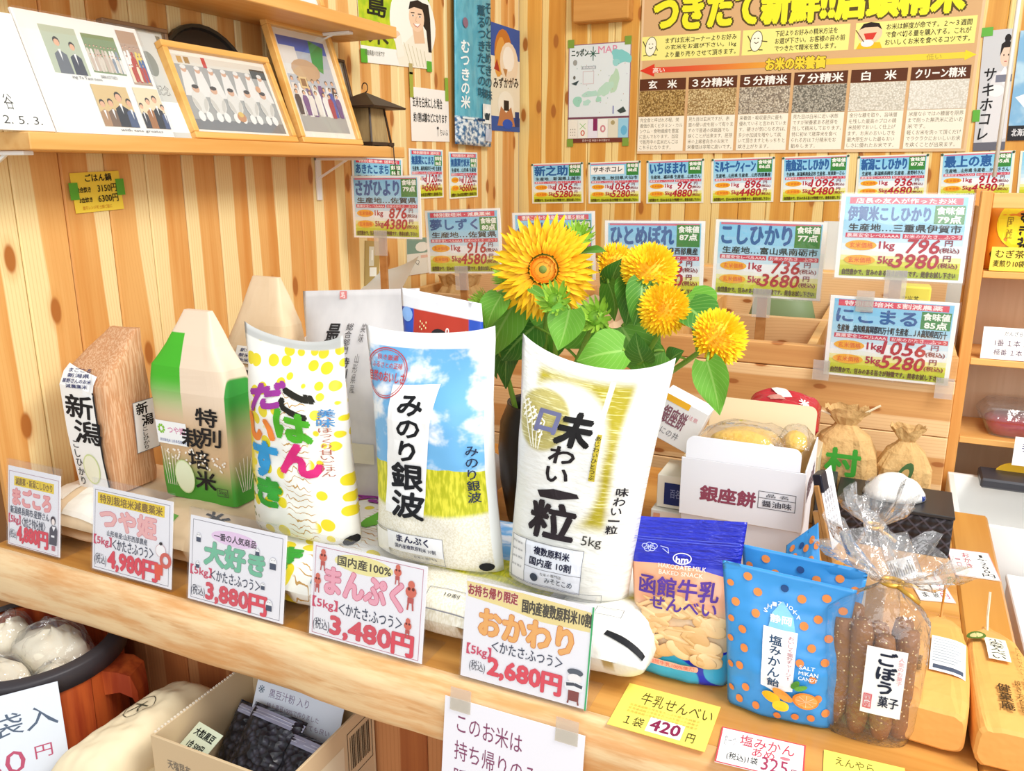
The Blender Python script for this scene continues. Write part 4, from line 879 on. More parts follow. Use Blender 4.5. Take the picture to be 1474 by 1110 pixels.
c = g.mix(g.math('MULTIPLY', g.step(cu, .86, .93), g.box(U, V, .50, .74, .0, .74, .02)), c, '#c89a54')
c = g.mix(g.step(V, .945, .955), c, '#cfd0cc')
M_GOHAN = g.done(c)
bg, p, fm = rice_bag('rice_bag', 'white and yellow dotted rice bag with coloured letters ごはんだいすき', 'rice bag', bagq([(352, 466), (494, 486), (520, 780), (376, 800)], .935, .955, LZ), .042, M_GOHAN, 'rice bags standing in a row on the counter', .03, .014, .55, seed=1, ear=.004)
def wob(p, st_, x, y, w_, h_, c, rot=.0): p.text(st_, x - .02, y - .008, x + w_ + .02, y + h_ + .008, c, .085, .0, up=rot)
wob(p, 'ご', .52, .235, .26, .10, '#26241c', -.5); wob(p, 'は', .47, .36, .29, .115, '#4fae2a', -.2); wob(p, 'ん', .50, .52, .32, .125, '#dc2f7c', -.1)
wob(p, 'だ', .17, .28, .33, .10, '#a03a9a', .45); wob(p, 'い', .13, .415, .27, .10, '#f08a3c', -.1); wob(p, 'す', .16, .545, .25, .145, '#3a9ed8', 0); wob(p, 'き', .20, .72, .23, .115, '#3da43a', 0)
p.vtext('炊いてほっくり甘いごはん', .84, .34, .94, .66, '#b06a5a', .01); p.vtext('美味', .84, .33, .96, .42, '#4a8ac0', .02); p.ell(.97, .975, .06, .02, '#1e1e20', 10, -.6); p.build(fm, bg, 'print', 24)
# sky and field bag
g = G('sky_field_bag_film', .4, .5); o = g.xyz(g.tc.outputs['UV']); U, V = o[0], o[1]
cl = g.noise(g.vec(g.math('MULTIPLY', U, 3.5), g.math('MULTIPLY', V, 7.0), 3.0), 1.0, 4, .55); sky = g.mix(g.step(cl, .46, .62), '#6fb4e6', '#f4f8fb')
fd = g.noise(g.vec(g.math('MULTIPLY', U, 45.0), g.math('MULTIPLY', V, 16.0)), 1.0, 3); field = g.mix(g.step(fd, .4, .62), '#b9bb12', '#e6df3c')
rim = g.math('ADD', .415, g.math('MULTIPLY', g.noise(g.vec(g.math('MULTIPLY', U, 5.0), 0.0), 1.0, 2), .03))
pc = g.mix(g.math('LESS_THAN', V, rim), sky, field)
gr = g.voro(g.vec(g.math('MULTIPLY', U, 90.0), g.math('MULTIPLY', V, 130.0)), 1.0); rice = g.mix(g.step(gr[0], .3, .8), '#f6f2e4', '#e6dfc8')
lowe = g.math('SUBTRACT', V, g.math('MULTIPLY', g.math('MULTIPLY', g.math('SUBTRACT', U, .5), g.math('SUBTRACT', U, .5)), .12))
c = g.mix(g.step(lowe, .215, .24), rice, pc); c = g.mix(g.step(V, .925, .93), c, '#fbfbfa'); c = g.mix(g.step(U, .965, .968), c, '#eef0ee')
M_SKYB = g.done(c)
bg, p, fm = rice_bag('rice_bag', 'blue sky and yellow field rice bag with brush lettering みのり銀波', 'rice bag', bagq([(527, 470), (713, 472), (726, 832), (548, 805)], .945, .965, LZ), .044, M_SKYB, 'rice bags standing in a row on the counter', .045, .008, .5, seed=2, ear=.003)
p.poly([(.27, .23), (.655, .215), (.56, .60), (.52, .78), (.17, .79), (.20, .58)], '#fdfdfc')
p.ring(.185, .185, .19, .108, .0016, '#c64a50'); p.ring(.185, .185, .172, .098, .0009, '#c64a50')
p.text('良き厳選', .10, .108, .28, .132, '#c64a50', .01); p.text('ふるさとの正味', .05, .142, .325, .167, '#c64a50', .01); p.text('自然のおいしさ', .02, .18, .36, .225, '#c64a50', .02)
p.vtext('みのり', .33, .26, .54, .55, '#17181c', .045, .15, dx=-.03); p.vtext('銀波', .24, .55, .52, .80, '#1e1f24', .04, .1, dx=.0); p.vtext('みのり銀波', .86, .46, .94, .70, '#25304a', .015)
p.rect(.05, .875, .20, .985, '#f4f2ea'); p.rect(.20, .862, .66, .95, '#f8f9fb'); p.frame(.05, .862, .66, .985, .0008, '#9a9aa0'); p.text('まんぷく', .29, .872, .55, .905, '#25284a', .04); p.text('国内産複数原料米 10割', .27, .915, .60, .935, '#25284a', .01, res=1); p.text('お米の専門店', .42, .955, .60, .967, '#555555', res=1)
p.ell(.93, .97, .045, .018, '#1e1e20', 12); p.build(fm, bg, 'print', 24)
# white and gold bag
g = G('white_gold_bag_film', .4, .5); o = g.xyz(g.tc.outputs['UV']); U, V = o[0], o[1]
ln = g.noise(g.vec(g.math('MULTIPLY', U, 7.0), g.math('MULTIPLY', V, 150.0)), 1.0, 2); gold = g.mix(g.step(ln, .52, .68), '#b5a626', '#e6df9a')
f = g.math('MULTIPLY', g.box(U, V, .14, .80, .31, .925, .035), g.math('SUBTRACT', 1.0, g.disc(U, V, .36, .64, .36, .25, .12)))
f = g.math('MULTIPLY', f, g.math('SUBTRACT', 1.0, g.disc(U, V, .18, .40, .38, .26, .15))); f = g.math('MULTIPLY', f, g.math('SUBTRACT', 1.0, g.disc(U, V, .52, .50, .20, .20, .2)))
f = g.math('MAXIMUM', f, g.math('MULTIPLY', g.disc(U, V, .24, .72, .20, .125, .1), .85)); f = g.math('MULTIPLY', f, g.math('SUBTRACT', 1.0, g.box(U, V, .63, .665, .70, .93, .004)))
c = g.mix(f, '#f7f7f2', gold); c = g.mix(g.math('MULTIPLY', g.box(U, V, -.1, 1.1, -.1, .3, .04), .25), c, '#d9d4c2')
M_GOLDB = g.done(c); g.bump(g.noise(g.vec(g.math('MULTIPLY', U, 12.0), g.math('MULTIPLY', V, 50.0)), 1.0, 2), .5, .003)
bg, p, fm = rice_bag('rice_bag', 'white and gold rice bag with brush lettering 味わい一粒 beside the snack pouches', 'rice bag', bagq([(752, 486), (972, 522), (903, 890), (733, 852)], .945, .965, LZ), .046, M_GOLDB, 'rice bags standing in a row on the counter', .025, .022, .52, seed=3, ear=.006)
p.text('未', .36, .225, .60, .36, '#191718', .055, .1); p.vtext('わい', .33, .36, .52, .53, '#231d20', .04, .12, dx=-.02); p.poly([(.27, .565), (.40, .545), (.58, .55), (.60, .565), (.45, .585), (.30, .59)], '#2c2428'); p.text('粒', .22, .605, .58, .755, '#2c2428', .045, .1)
p.poly([(.655, .29), (.685, .29), (.69, .485), (.645, .485)], '#c9b63a'); p.vtext('あじわいひとつぶ', .645, .295, .685, .48, '#3a3418', .01); p.text('5kg', .66, .715, .80, .765, '#3c3a34', .005); p.vtext('味わい一粒', .845, .50, .92, .70, '#26242a', .03, dx=-.03)
for k in range(4):
    x = .05 + .055 * k; p.line([(.20 + .02 * k, .39), (x + .06, .28), (x, .20 + .02 * k)], .0016, '#fbf9ea')
    for j in range(9): p.ell(x + .014 * (j % 2) + .006 * j, .20 + .02 * k + .010 * j, .016, .0042, '#fbf9ea', 6, -.6)
p.text('口', .215, .235, .365, .315, '#6d6f92', .07, .1); p.rect(.10, .77, .24, .965, '#f6f6f4'); p.rect(.235, .775, .70, .965, '#eef2fa'); p.frame(.10, .77, .70, .965, .0008, '#8a8a90'); p.line([(.235, .885), (.70, .885)], .0008, '#8a8a90'); p.line([(.235, .77), (.235, .965)], .0008, '#8a8a90')
p.text('複数原料米', .31, .79, .60, .825, '#20223c', .03); p.text('国内産 10割', .28, .838, .62, .872, '#20223c', .03); p.text('お米の専門店', .38, .895, .55, .91, '#555555', res=1)
for k in range(4): p.text('産地 精米', .11, .79 + .035 * k, .21, .80 + .035 * k, '#88888c', res=1)
p.ell(.33, .925, .035, .018, '#3c4656', 14); p.text('みそとこめ', .42, .915, .64, .94, '#3c4656', .01); p.frame(.02, .955, .86, .992, .0006, '#77777c'); p.build(fm, bg, 'print', 24)
# grey rice bag and penguin bag behind
g = G('pearl_bag_film', .35, .5); M_PEARL = g.done(g.mix(g.step(g.noise(g.tc.outputs['UV'], 5, 3), .35, .7), '#d9d7d8', '#e6e4e4'))
bg, p, fm = rice_bag('rice_bag', 'large pearl grey rice bag with small brush lettering, behind the dotted bag', 'rice bag', [A(436, 419, y=1.17), A(604, 415, y=1.17), Vector((-.69, 1.14, ZC + .002)), Vector((-.93, 1.14, ZC + .002))], .055, M_PEARL, None, .03, .0, seed=5)
p.rect(.34, .004, .40, .035, '#e88a88'); p.text('寿', .345, .007, .395, .032, '#fbe8e4', .02); p.vtext('最上', .26, .13, .38, .30, '#2b2a2c', .02, .1); p.vtext('総合部門', .44, .13, .50, .25, '#4a484a', .005); p.vtext('特別優秀賞受賞', .44, .26, .53, .56, '#3a383a', .01); p.vtext('美味 山形県産', .57, .13, .61, .40, '#6a686a', .0); p.rect(.34, .60, .75, .68, '#e8e2cc'); p.build(fm, bg, 'print', 24)
g = G('penguin_bag_film', .35, .5); o = g.xyz(g.tc.outputs['UV']); U, V = o[0], o[1]; c = g.mix(g.box(U, V, .16, .84, .0, .95, .01), '#2c56c4', g.mix(g.step(V, .72, .86), '#e06a2c', '#c23a24')); c = g.mix(g.step(V, .935, .94), c, '#f4f4f6'); M_PENG = g.done(c)
bg, p, fm = rice_bag('rice_bag', 'red and blue rice bag with a white top band behind the sky bag', 'rice bag', [A(577, 414, y=1.08), A(693, 437, y=1.08), Vector((-.50, 1.06, LZ - .084)), Vector((-.66, 1.06, LZ - .084))], .04, M_PENG, None, .02, seed=6)
p2 = p; p = Print(p2.W, p2.H, p2.dh)
p.ell(.08, .135, .07, .025, '#8fb8ee', 16); p.ell(.50, .185, .10, .022, '#2b2528', 14); p.ell(.44, .20, .05, .014, '#8a7a84', 10); p.ell(.53, .235, .05, .04, '#3a3236', 12); p.ell(.50, .235, .025, .03, '#b8aab4', 10); p.ell(.28, .235, .16, .035, '#2e3030', 14); p.ell(.25, .22, .05, .02, '#9aa08a', 10); p.ell(.42, .235, .05, .02, '#f0a03a', 10)
p.ring(.60, .165, .022, .011, .002, '#f6ece6'); p.ring(.63, .18, .022, .011, .002, '#f6ece6'); p.poly([(.78, .17), (.82, .15), (.80, .22), (.75, .23)], '#e8c84a'); p.ell(.93, .19, .03, .012, '#a8c4f0', 8)
for k in range(8): p.ell(.26 + .025 * (k % 4), .15 + .012 * (k // 4) + .006 * (k % 3), .008, .004, '#f4e6a8', 6)
p.build(lambda x, y, h: fm(x, y - .05, h), bg, 'print', 8)
# ------------------------------------------------------------------ lying bags under and behind the standing ones
def lying(label, x0, x1, y0, y1, m, design=None, d=.043, z=None, seed=0, skew=0.0, grp='rice bags lying flat on the counter'):
    zc = (z if z is not None else ZC) + d + .001
    q = [Vector((x0 + skew, y1, zc)), Vector((x1 + skew, y1, zc)), Vector((x1, y0, zc)), Vector((x0, y0, zc))]
    bg, p, fm = rice_bag('lying_rice_bag', label, 'rice bag', q, d, m, grp, -.01, lying=True, seed=seed, power=4.0)
    if design: design(p); p.build(fm, bg, 'print', 24)
    return bg
lying('kraft rice bag lying under the brown striped 新潟 bag', -1.315, -1.135, .855, 1.10, M_KRAFTP, lambda p: (p.rect(.5, .70, .95, .98, '#f6f1e6'), p.rect(.1, .2, .4, .9, '#f3ece0')), .0425, seed=11)
lying('kraft rice bag lying under the green and beige bag', -1.105, -.90, .868, 1.10, M_KRAFTP, lambda p: (p.text('米', .70, .72, .90, .84, '#2a2624', .04), p.text('栽', .78, .86, .95, .97, '#2a2624', .04), p.rect(.04, .85, .5, .99, '#6aa84a')), .0425, seed=12)
def d_lg(p):
    wob(p, 'は', .56, .40, .34, .14, '#6cb83c', -.2); wob(p, 'だ', .25, .22, .3, .1, '#a03a9a', .3); wob(p, 'き', .25, .86, .2, .1, '#3da43a'); p.rect(.62, .955, .78, .985, '#5a8a9a')
lying('yellow dotted rice bag lying under the standing dotted bag', -.855, -.60, .835, 1.17, M_GOHAN, d_lg, .0425, seed=13, skew=.01)
lying('sky and field rice bag lying under the blue sky bag', -.59, -.372, .85, 1.14, M_SKYB, lambda p: (p.frame(.30, .90, .60, .99, .0008, '#8a8a90'), p.text('10割', .42, .92, .52, .94, '#333333'), p.rect(.72, .955, .9, .975, '#26262a'), p.text('みの', .86, .16, .98, .24, '#2a2a2c', .03)), .0425, seed=14)
lying('white and gold rice bag lying under the 味わい一粒 bag', -.362, -.222, .858, 1.12, M_GOLDB, lambda p: (p.poly([(.62, .93), (.98, .955), (.97, .985), (.60, .95)], '#1f1f22'), p.frame(.45, .80, .7, .86, .0006, '#66666a')), .0425, seed=15)
lying('white rice bag lying behind, between the dotted bag and the sky bag', -.86, -.64, 1.21, 1.40, M_PEARL, lambda p: (p.text('農産物検査', .3, .75, .7, .85, '#5a5a60'),), .05, seed=16)
# ================================================================== price cards in clear stands at the counter edge
def stand(label, px, design):
    q = [A(*px[3], z=ZC + .002), A(*px[2], z=ZC + .002)]; yy = (q[0].y + q[1].y) / 2 - .0
    BL, BR = Vector((q[0].x, yy, ZC + .004)), Vector((q[1].x, yy, ZC + .004)); TL, TR = A(*px[0], y=yy + .022), A(*px[1], y=yy + .022)
    zt = (TL.z + TR.z) / 2; TL = Vector((BL.x, yy + .022, zt)); TR = Vector((BR.x, yy + .022, zt))
    M, W, H = frame_of(TL, TR, BR, BL); t = empty('price_card_stand', (0, 0, 0), label, 'price card', 'price cards in clear stands along the counter edge'); t.matrix_local = M
    Mi = M.inverted(); b = MB()
    b.box(-W / 2, W / 2, -H / 2, H / 2 + .012, .0012, .0026); b.box(-W / 2, W / 2, -H / 2, H / 2 + .012, -.0026, -.0012)
    f = [Mi @ Vector((x, yy + dy, ZC + z)) for z in (.0006, .002) for x, dy in ((BL.x, -.002), (BR.x, -.002), (BR.x, .062), (BL.x, .062))]
    b.add(f, [(0, 3, 2, 1), (4, 5, 6, 7), (0, 1, 5, 4), (1, 2, 6, 5), (2, 3, 7, 6), (3, 0, 4, 7)]); b.build('clear_holder', t, M_ACRYL)
    b = MB(); b.box(-W / 2 + .001, W / 2 - .001, -H / 2 + .0006, H / 2, -.0006, .0002); o = b.build('paper_card', t, P('#fbfafc'))
    p = Print(W - .002, H); design(p); p.build(lambda x, y, h: Vector(((x - .5) * (W - .002), (.5 - y) * H, .0003 + h)), o, 'print')
    return t
PK, PO = '#f48a9c', '#f2a03c'
def price(p, st, y0=.76, x0=.20, x1=.86, y1=.955):
    p.text('(税込)', .035, y0 + .055, .185, y1 - .02, '#33374a', .0); p.text(st, x0, y0, x1 - .19, y1, '#e2505e', .05, 0, '#c8404e', .008); p.text('円', x1 - .175, y0, x1, y1 - .005, '#e2505e', .05, 0, '#c8404e', .008)
def spec(p, st, y=.59, x=.28, x1=.86):
    p.text('【5kg】', .02, y, .25, y + .13, '#d94a68', .02); p.text(st, x, y + .005, x1, y + .13, '#3a4056', .01)
def riceball(p, x, y, s):
    p.ell(x, y, .028 * s, .05 * s, '#fbfbfb', 12); p.ring(x, y, .03 * s, .055 * s, .0008, '#c9c9d0', 14); p.rect(x - .024 * s, y + .0, x + .024 * s, y + .055 * s, '#4a5266'); p.line([(x - .012 * s, y - .025 * s), (x - .006 * s, y - .03 * s)], .001, '#444444'); p.line([(x + .006 * s, y - .03 * s), (x + .012 * s, y - .025 * s)], .001, '#444444')
def d1(p):
    p.frame(.02, .06, .97, .985, .0008, '#b88a98'); p.rect(.12, .115, .88, .235, '#f8d72c'); p.text('減農薬・新潟こしひかり', .15, .13, .85, .222, '#8a6a24', .02)
    p.text('まごころ', .10, .265, .82, .47, '#fbb0ac', .05, 0, '#e8808a', .03); p.text('新潟県長岡市:星野さん', .05, .495, .80, .59, '#3a4056', .01); spec(p, '＜かたさ やわらかめ＞', .60, .28, .73)
    price(p, '4,880', .735, .19, .78, .94)
    p.ell(.88, .56, .045, .055, '#4a3c44', 14); p.ell(.885, .575, .03, .04, '#fbeee8', 12); p.poly([(.82, .66), (.86, .62), (.93, .62), (.96, .68), (.95, .86), (.81, .86)], '#5a5660'); p.poly([(.86, .63), (.93, .63), (.895, .69)], '#fbfafc'); p.rect(.85, .74, .91, .765, '#fbfafc'); p.rect(.86, .87, .92, .93, '#c87a84')
def d2(p):
    p.frame(.025, .045, .965, .97, .0008, '#8a8490'); p.rect(.06, .07, .90, .20, '#f8d72c'); p.text('特別栽培米減農薬米', .09, .09, .875, .19, '#8a6a24', .025)
    p.text('つや姫', .10, .235, .80, .475, '#fbc0bc', .045, 0, '#e89aa0', .03); p.text('山形県産:山形西部農産', .19, .495, .70, .565, '#3a4056', .005); spec(p, '＜かたさ:ふつう＞', .575, .26, .78); price(p, '4,980', .735, .21, .83, .955)
    p.ell(.87, .58, .06, .07, '#fdfbfb', 14); p.ring(.87, .58, .062, .075, .0008, '#d8a8a8'); p.ring(.93, .68, .07, .09, .006, '#d86a5c'); p.rect(.80, .74, .90, .86, '#e8604a'); p.rect(.82, .86, .87, .92, '#e8604a'); p.ell(.87, .50, .02, .02, '#3a3434', 8)
def d3(p):
    p.frame(.03, .04, .965, .97, .0008, '#8a8490'); p.ell(.47, .18, .24, .085, '#f4d6f2', 22); p.text('一番の人気商品', .26, .14, .70, .225, '#4a3a4a', .03)
    p.text('大好き', .17, .27, .79, .53, '#7ccaa4', .06, 0, '#8a968e', .02); spec(p, '＜かたさ:ふつう＞', .575, .24, .76); price(p, '3,880', .75, .20, .83, .965)
    for x, y, s in ((.10, .24, 1), (.72, .25, .8), (.88, .34, 1.3), (.10, .56, .8), (.79, .62, .8), (.86, .82, 1.2)): riceball(p, x, y, s)
def redman(p, x, y, s):
    p.ell(x, y + .02 * s, .032 * s, .042 * s, '#d9705c', 12); p.ell(x, y - .03 * s, .02 * s, .03 * s, '#d9705c', 10); p.disc(x - .012 * s, y, .0016 * s, '#6a2a24', 8); p.disc(x + .012 * s, y, .0016 * s, '#6a2a24', 8); p.rect(x - .018 * s, y + .06 * s, x + .018 * s, y + .10 * s, '#c05a54'); p.line([(x - .012 * s, y + .10 * s), (x - .016 * s, y + .15 * s)], .0016 * s, '#c05a54'); p.line([(x + .012 * s, y + .10 * s), (x + .016 * s, y + .15 * s)], .0016 * s, '#c05a54')
def d4(p):
    p.frame(.025, .035, .97, .975, .0008, '#c87a90'); p.ell(.46, .14, .26, .095, '#faf0a4', 22); p.text('国内産100%', .23, .085, .70, .19, '#4a4230', .03)
    p.text('まんぷく', .13, .235, .81, .515, '#f8b0c0', .05, 0, '#d86a84', .025); spec(p, '＜かたさ:ふつう＞', .575, .26, .82); price(p, '3,480', .745, .195, .92, .96)
    for x, y, s in ((.10, .12, 1.1), (.76, .10, 1.0), (.06, .38, 1.0), (.88, .26, 1.45), (.87, .62, 1.0)): redman(p, x, y, s)
def d5(p):
    p.poly([(0, .02), (.46, .02), (.98, .06), (.98, .25), (.62, .26), (.3, .2), (.02, .17)], '#f8e49a'); p.text('お持ち帰り限定', .02, .04, .42, .15, '#a83a3a', .035, 0, '#fbe8d8', .02); p.text('国内産複数原料米10割', .46, .075, .985, .205, '#4a4230', .03)
    p.text('おかわり', .13, .265, .86, .52, '#f8b866', .05, 0, '#e08a34', .025); p.text('＜かたさ:ふつう＞', .24, .555, .80, .665, '#3a4056', .01); p.text('【5kg】', .04, .64, .24, .765, '#d94a68', .02); p.text('(税込)', .07, .80, .20, .92, '#33374a', 0)
    p.text('2,680', .225, .735, .64, .93, '#e2505e', .05, 0, '#c8404e', .008); p.text('円', .655, .735, .80, .93, '#e2505e', .05, 0, '#c8404e', .008)
    p.ell(.90, .66, .06, .035, '#5a606a', 14); p.ell(.90, .72, .055, .045, '#f6f2f0', 14); p.ell(.90, .80, .075, .055, '#f2f2f2', 14); p.line([(.84, .79), (.90, .775), (.96, .79)], .004, '#4a4e58'); p.rect(.86, .84, .94, .94, '#8a4a44'); p.line([(.865, .94), (.86, .97)], .002, '#8a4a44'); p.line([(.935, .94), (.94, .97)], .002, '#8a4a44')
    p.rect(.988, 0, 1, 1, '#3fae6a')
stand('price card in a clear stand reading まごころ (magokoro), end of the row by the wall', [(4, 672), (110, 686), (98, 800), (0, 789)], d1)
stand('price card in a clear stand reading つや姫 (tsuyahime) with a yellow headline, second from the wall', [(138, 700), (264, 724), (250, 850), (130, 821)], d2)
stand('price card in a clear stand with green letters 大好き and little rice balls', [(282, 743), (424, 773), (410, 900), (268, 864)], d3)
stand('price card in a clear stand with pink letters まんぷく and small red figures', [(457, 783), (623, 815), (610, 957), (442, 915)], d4)
stand('price card in a clear stand with orange letters おかわり and a green edge', [(673, 834), (860, 874), (846, 1023), (660, 976)], d5)
# ================================================================== sunflowers in a dark vase
VX, VY = -.535, 1.30
b = MB(); prf = [(.0, .0), (.062, .0), (.066, .01), (.078, .08), (.082, .14), (.078, .19), (.066, .22), (.066, .225), (.060, .222), (.068, .19), (.070, .14), (.05, .02), (0, .02)]
b.loft([[Vector((max(r_, .0004) * math.cos(2 * PI * k / 28), max(r_, .0004) * math.sin(2 * PI * k / 28), z)) for k in range(28)] for r_, z in prf], None, True, True)
vase = b.build('vase', None, mat('#26241f', .3), True); vase.location = (VX, VY, ZC + .001); tag(vase, 'dark rounded vase holding the sunflowers behind the white and gold bag', 'vase')
g = G('sunflower_leaf', .45, .35); oi = g.t.nodes.new('ShaderNodeObjectInfo'); uvx = g.xyz(g.tc.outputs['UV'])
vein = g.math('ABSOLUTE', g.math('SINE', g.math('ADD', g.math('MULTIPLY', uvx[1], 24.0), g.math('MULTIPLY', g.math('ABSOLUTE', g.math('SUBTRACT', uvx[0], .5)), -22.0))))
vm = g.math('MAXIMUM', g.math('SUBTRACT', 1.0, g.step(vein, .04, .16)), g.math('SUBTRACT', 1.0, g.step(g.math('ABSOLUTE', g.math('SUBTRACT', uvx[0], .5)), .015, .04)))
base = g.mix(oi.outputs['Random'], '#3f7a26', '#6fae34'); M_LEAF = g.done(g.mix(g.math('MULTIPLY', vm, .55), base, '#a4cc6a')); g.b.inputs['Subsurface Weight'].default_value = 0.0
M_STEM = mat('#86b23e', .5); M_SEPAL = mat('#a2cc48', .5)
def petal_mat(name, a, b_):
    g = G(name, .5, .2); u = g.xyz(g.tc.outputs['UV'])[1]; return g.done(g.mix(g.step(u, .1, .9), b_, a))
M_PET = petal_mat('petal_golden', '#fdc81e', '#f9a81a'); M_PET2 = petal_mat('petal_yellow', '#fedd2c', '#fbc21c'); M_PETC = petal_mat('petal_centre', '#f0a01c', '#e2561c')
def petals(name, rootM, parent, rings, m, seed):
    """rings: (count, r0, length, width, lift, curve)"""
    r = random.Random(seed); vs, fs, uv = [], [], []
    for (n, r0, L, w_, lift, crv, zz) in rings:
        for k in range(n):
            a = 2 * PI * (k + r.uniform(-.3, .3)) / n; L2 = L * r.uniform(.82, 1.1); l2 = lift + r.uniform(-.14, .14); tw = r.uniform(-.3, .3)
            D = Vector((math.cos(a), math.sin(a), 0)); T = Vector((-math.sin(a), math.cos(a), 0)); bse = len(vs)
            for (s, wd) in ((0, .45), (.35, 1.0), (.7, .8), (1, .06)):
                rad = r0 + L2 * s * math.cos(l2 + crv * s); z = zz + L2 * s * math.sin(l2 + crv * s); c = D * rad + Vector((0, 0, z))
                for e in (-1, 0, 1):
                    vs.append(c + T * (e * wd * w_ / 2) + Vector((0, 0, (.0 if e else -.12) * w_ + e * tw * w_ * .4))); uv.append((.5 + e / 2, s))
            for j in range(3):
                for e in range(2): q = bse + j * 3 + e; fs.append((q, q + 1, q + 4, q + 3))
    b = MB(); b.add([rootM @ v for v in vs], fs); o = b.build(name, parent, m, True, uv=uv); o['kind'] = 'stuff'; return o
def facing(c, d):
    d = Vector(d).normalized(); M = d.to_track_quat('Z', 'Y').to_matrix().to_4x4(); M.translation = c; return M
def curve3(a, b_, c, n=10): return [a * (1 - t) ** 2 + b_ * 2 * t * (1 - t) + c * t * t for t in [k / n for k in range(n + 1)]]
def leaf(parent, org, base, tip, width, nrm, droop=.0, fold=.25):
    base, tip = Vector(base), Vector(tip); ax = tip - base; L = ax.length; ax.normalize(); n = Vector(nrm).normalized(); n = (n - ax * n.dot(ax)).normalized(); sd = ax.cross(n); vs, fs, uv = [], [], []
    NU, NV = 6, 10
    for j in range(NV + 1):
        t = j / NV; hw = width / 2 * (math.sin(PI * min(1, (t * .96 + .06)) ** .62) ** .85) * (1 if t < .98 else .3)
        for i in range(NU + 1):
            e = i / NU * 2 - 1; back = -.10 * L * (e * e) * max(0, 1 - t * 3.2)
            wv = .03 * L * math.sin(t * 9 + e * 4) * abs(e)
            vs.append(base + ax * (L * t + back) + sd * (hw * e) + n * (fold * hw * abs(e) + droop * L * math.sin(PI * t) + wv * .6)); uv.append((i / NU, t))
    for j in range(NV):
        for i in range(NU): q = j * (NU + 1) + i; fs.append((q, q + 1, q + NU + 2, q + NU + 1))
    b = MB(); b.add([v - org for v in vs], fs); return b.build('leaf', parent, M_LEAF, True, uv=uv)
mouth = Vector((VX, VY, ZC + .215))
def stalk(label, head, depth, face, kind, size, leaves=(), bend=None, foot=None, cat='sunflower'):
    c = A(*head, y=depth); ft = mouth + Vector((random.uniform(-.035, .035), random.uniform(-.03, .03), -.10)) if foot is None else foot
    t = empty('sunflower', ft, label, cat, 'sunflowers in the dark vase'); F = Vector(face).normalized()
    back_ = c - F * (size * .35); md = (ft + back_) / 2 + Vector((0, 0, .05)) if bend is None else A(*bend, y=(depth + VY) / 2)
    mp = mouth + (ft - mouth).cross(Vector((0, 0, 1))) * 0
    pts = curve3(ft, md, back_, 12); b = MB(); b.tube([p - ft for p in pts], [.0055 - .002 * k / 12 for k in range(13)], 8); b.build('stem', t, M_STEM, True)
    M = facing(c - ft, F); s = size
    if kind == 'big':
        petals('petals', M, t, [(36, s * .36, s * .64, s * .15, .05, -.15, -.006), (40, s * .34, s * .60, s * .13, .18, -.2, -.002), (40, s * .32, s * .53, s * .12, .32, -.3, .001), (40, s * .30, s * .42, s * .10, .46, -.4, .004), (36, s * .28, s * .28, s * .08, .65, -.5, .006)], M_PET, 3)
        petals('disc_florets', M, t, [(40, s * .20, s * .13, s * .05, 1.0, .2, .004), (34, s * .13, s * .10, s * .045, 1.2, .2, .004)], M_PETC, 4)
        b = MB(); b.ball((0, 0, .002), s * .26, s * .26, s * .10, 18, 8); o = b.build('disc', t, mat('#f2a428', .6), True); o.matrix_local = M
        b = MB(); b.ball((0, 0, s * .10), s * .085, s * .085, s * .04, 12, 6); o = b.build('disc_centre', t, mat('#7a8a34', .6), True); o.matrix_local = M
    elif kind == 'pom':
        rg = []
        for k in range(9):
            a = k / 8 * 1.45; rg.append((int(44 - 34 * k / 8), s * .78 * math.cos(a) * .8, s * .30, s * .10, a * .85 - .05, .15, s * .50 * math.sin(a)))
        petals('petals', M, t, rg, M_PET2, hash(head[0]) % 97)
        b = MB(); b.ball((0, 0, 0), s * .66, s * .66, s * .50, 16, 8); o = b.build('disc', t, mat('#f8c01e', .6), True); o.matrix_local = M
    if kind in ('big', 'pom', 'bud'):
        k = 1.0 if kind != 'bud' else 1.25
        petals('sepals', M, t, [(16, s * .25, s * .5 * k, s * .15, -.2 if kind != 'bud' else .55, .3, -s * .18), (16, s * .28, s * .55 * k, s * .13, -.5 if kind != 'bud' else .15, .6, -s * .2)] + ([(14, s * .2, s * .5, s * .13, 1.0, .3, 0)] if kind == 'bud' else []), M_SEPAL, 8)
        b = MB(); b.ball((0, 0, -s * .2), s * .34, s * .34, s * .3, 12, 8); o = b.build('calyx', t, mat('#7fae38', .5), True); o.matrix_local = M
    for (bp, tp, w_, y, nr, dr) in leaves:
        B_, T_ = A(*bp, y=y), A(*tp, y=y - .02); k = min(range(13), key=lambda i: (pts[i] - B_).length)
        b = MB(); b.tube([p - ft for p in curve3(pts[k], (pts[k] + B_) / 2 + Vector((0, 0, .012)), B_, 5)], .0022, 6); b.build('leaf_stalk', t, M_STEM, True)
        leaf(t, ft, B_, T_, w_ / FPX * (y / math.cos(.3)) * 1.12, nr, dr)
    return t
CAMD = (.30, -.9, .25)
stalk('large open golden sunflower with an orange ringed centre', (783, 388), 1.16, (.22, -.95, .12), 'big', .083, [((745, 430), (700, 520), 62, 1.20, (.2, -.9, .35), .1), ((812, 425), (850, 388), 26, 1.22, (.1, -.6, .8), .1), ((868, 462), (800, 500), 60, 1.22, (.2, -.8, .5), .1), ((742, 470), (728, 560), 58, 1.24, (-.2, -.9, .2), .1), ((800, 455), (762, 545), 66, 1.27, (.1, -.9, .2), .1), ((705, 470), (715, 545), 44, 1.27, (-.3, -.9, .2), .1)], (790, 480))
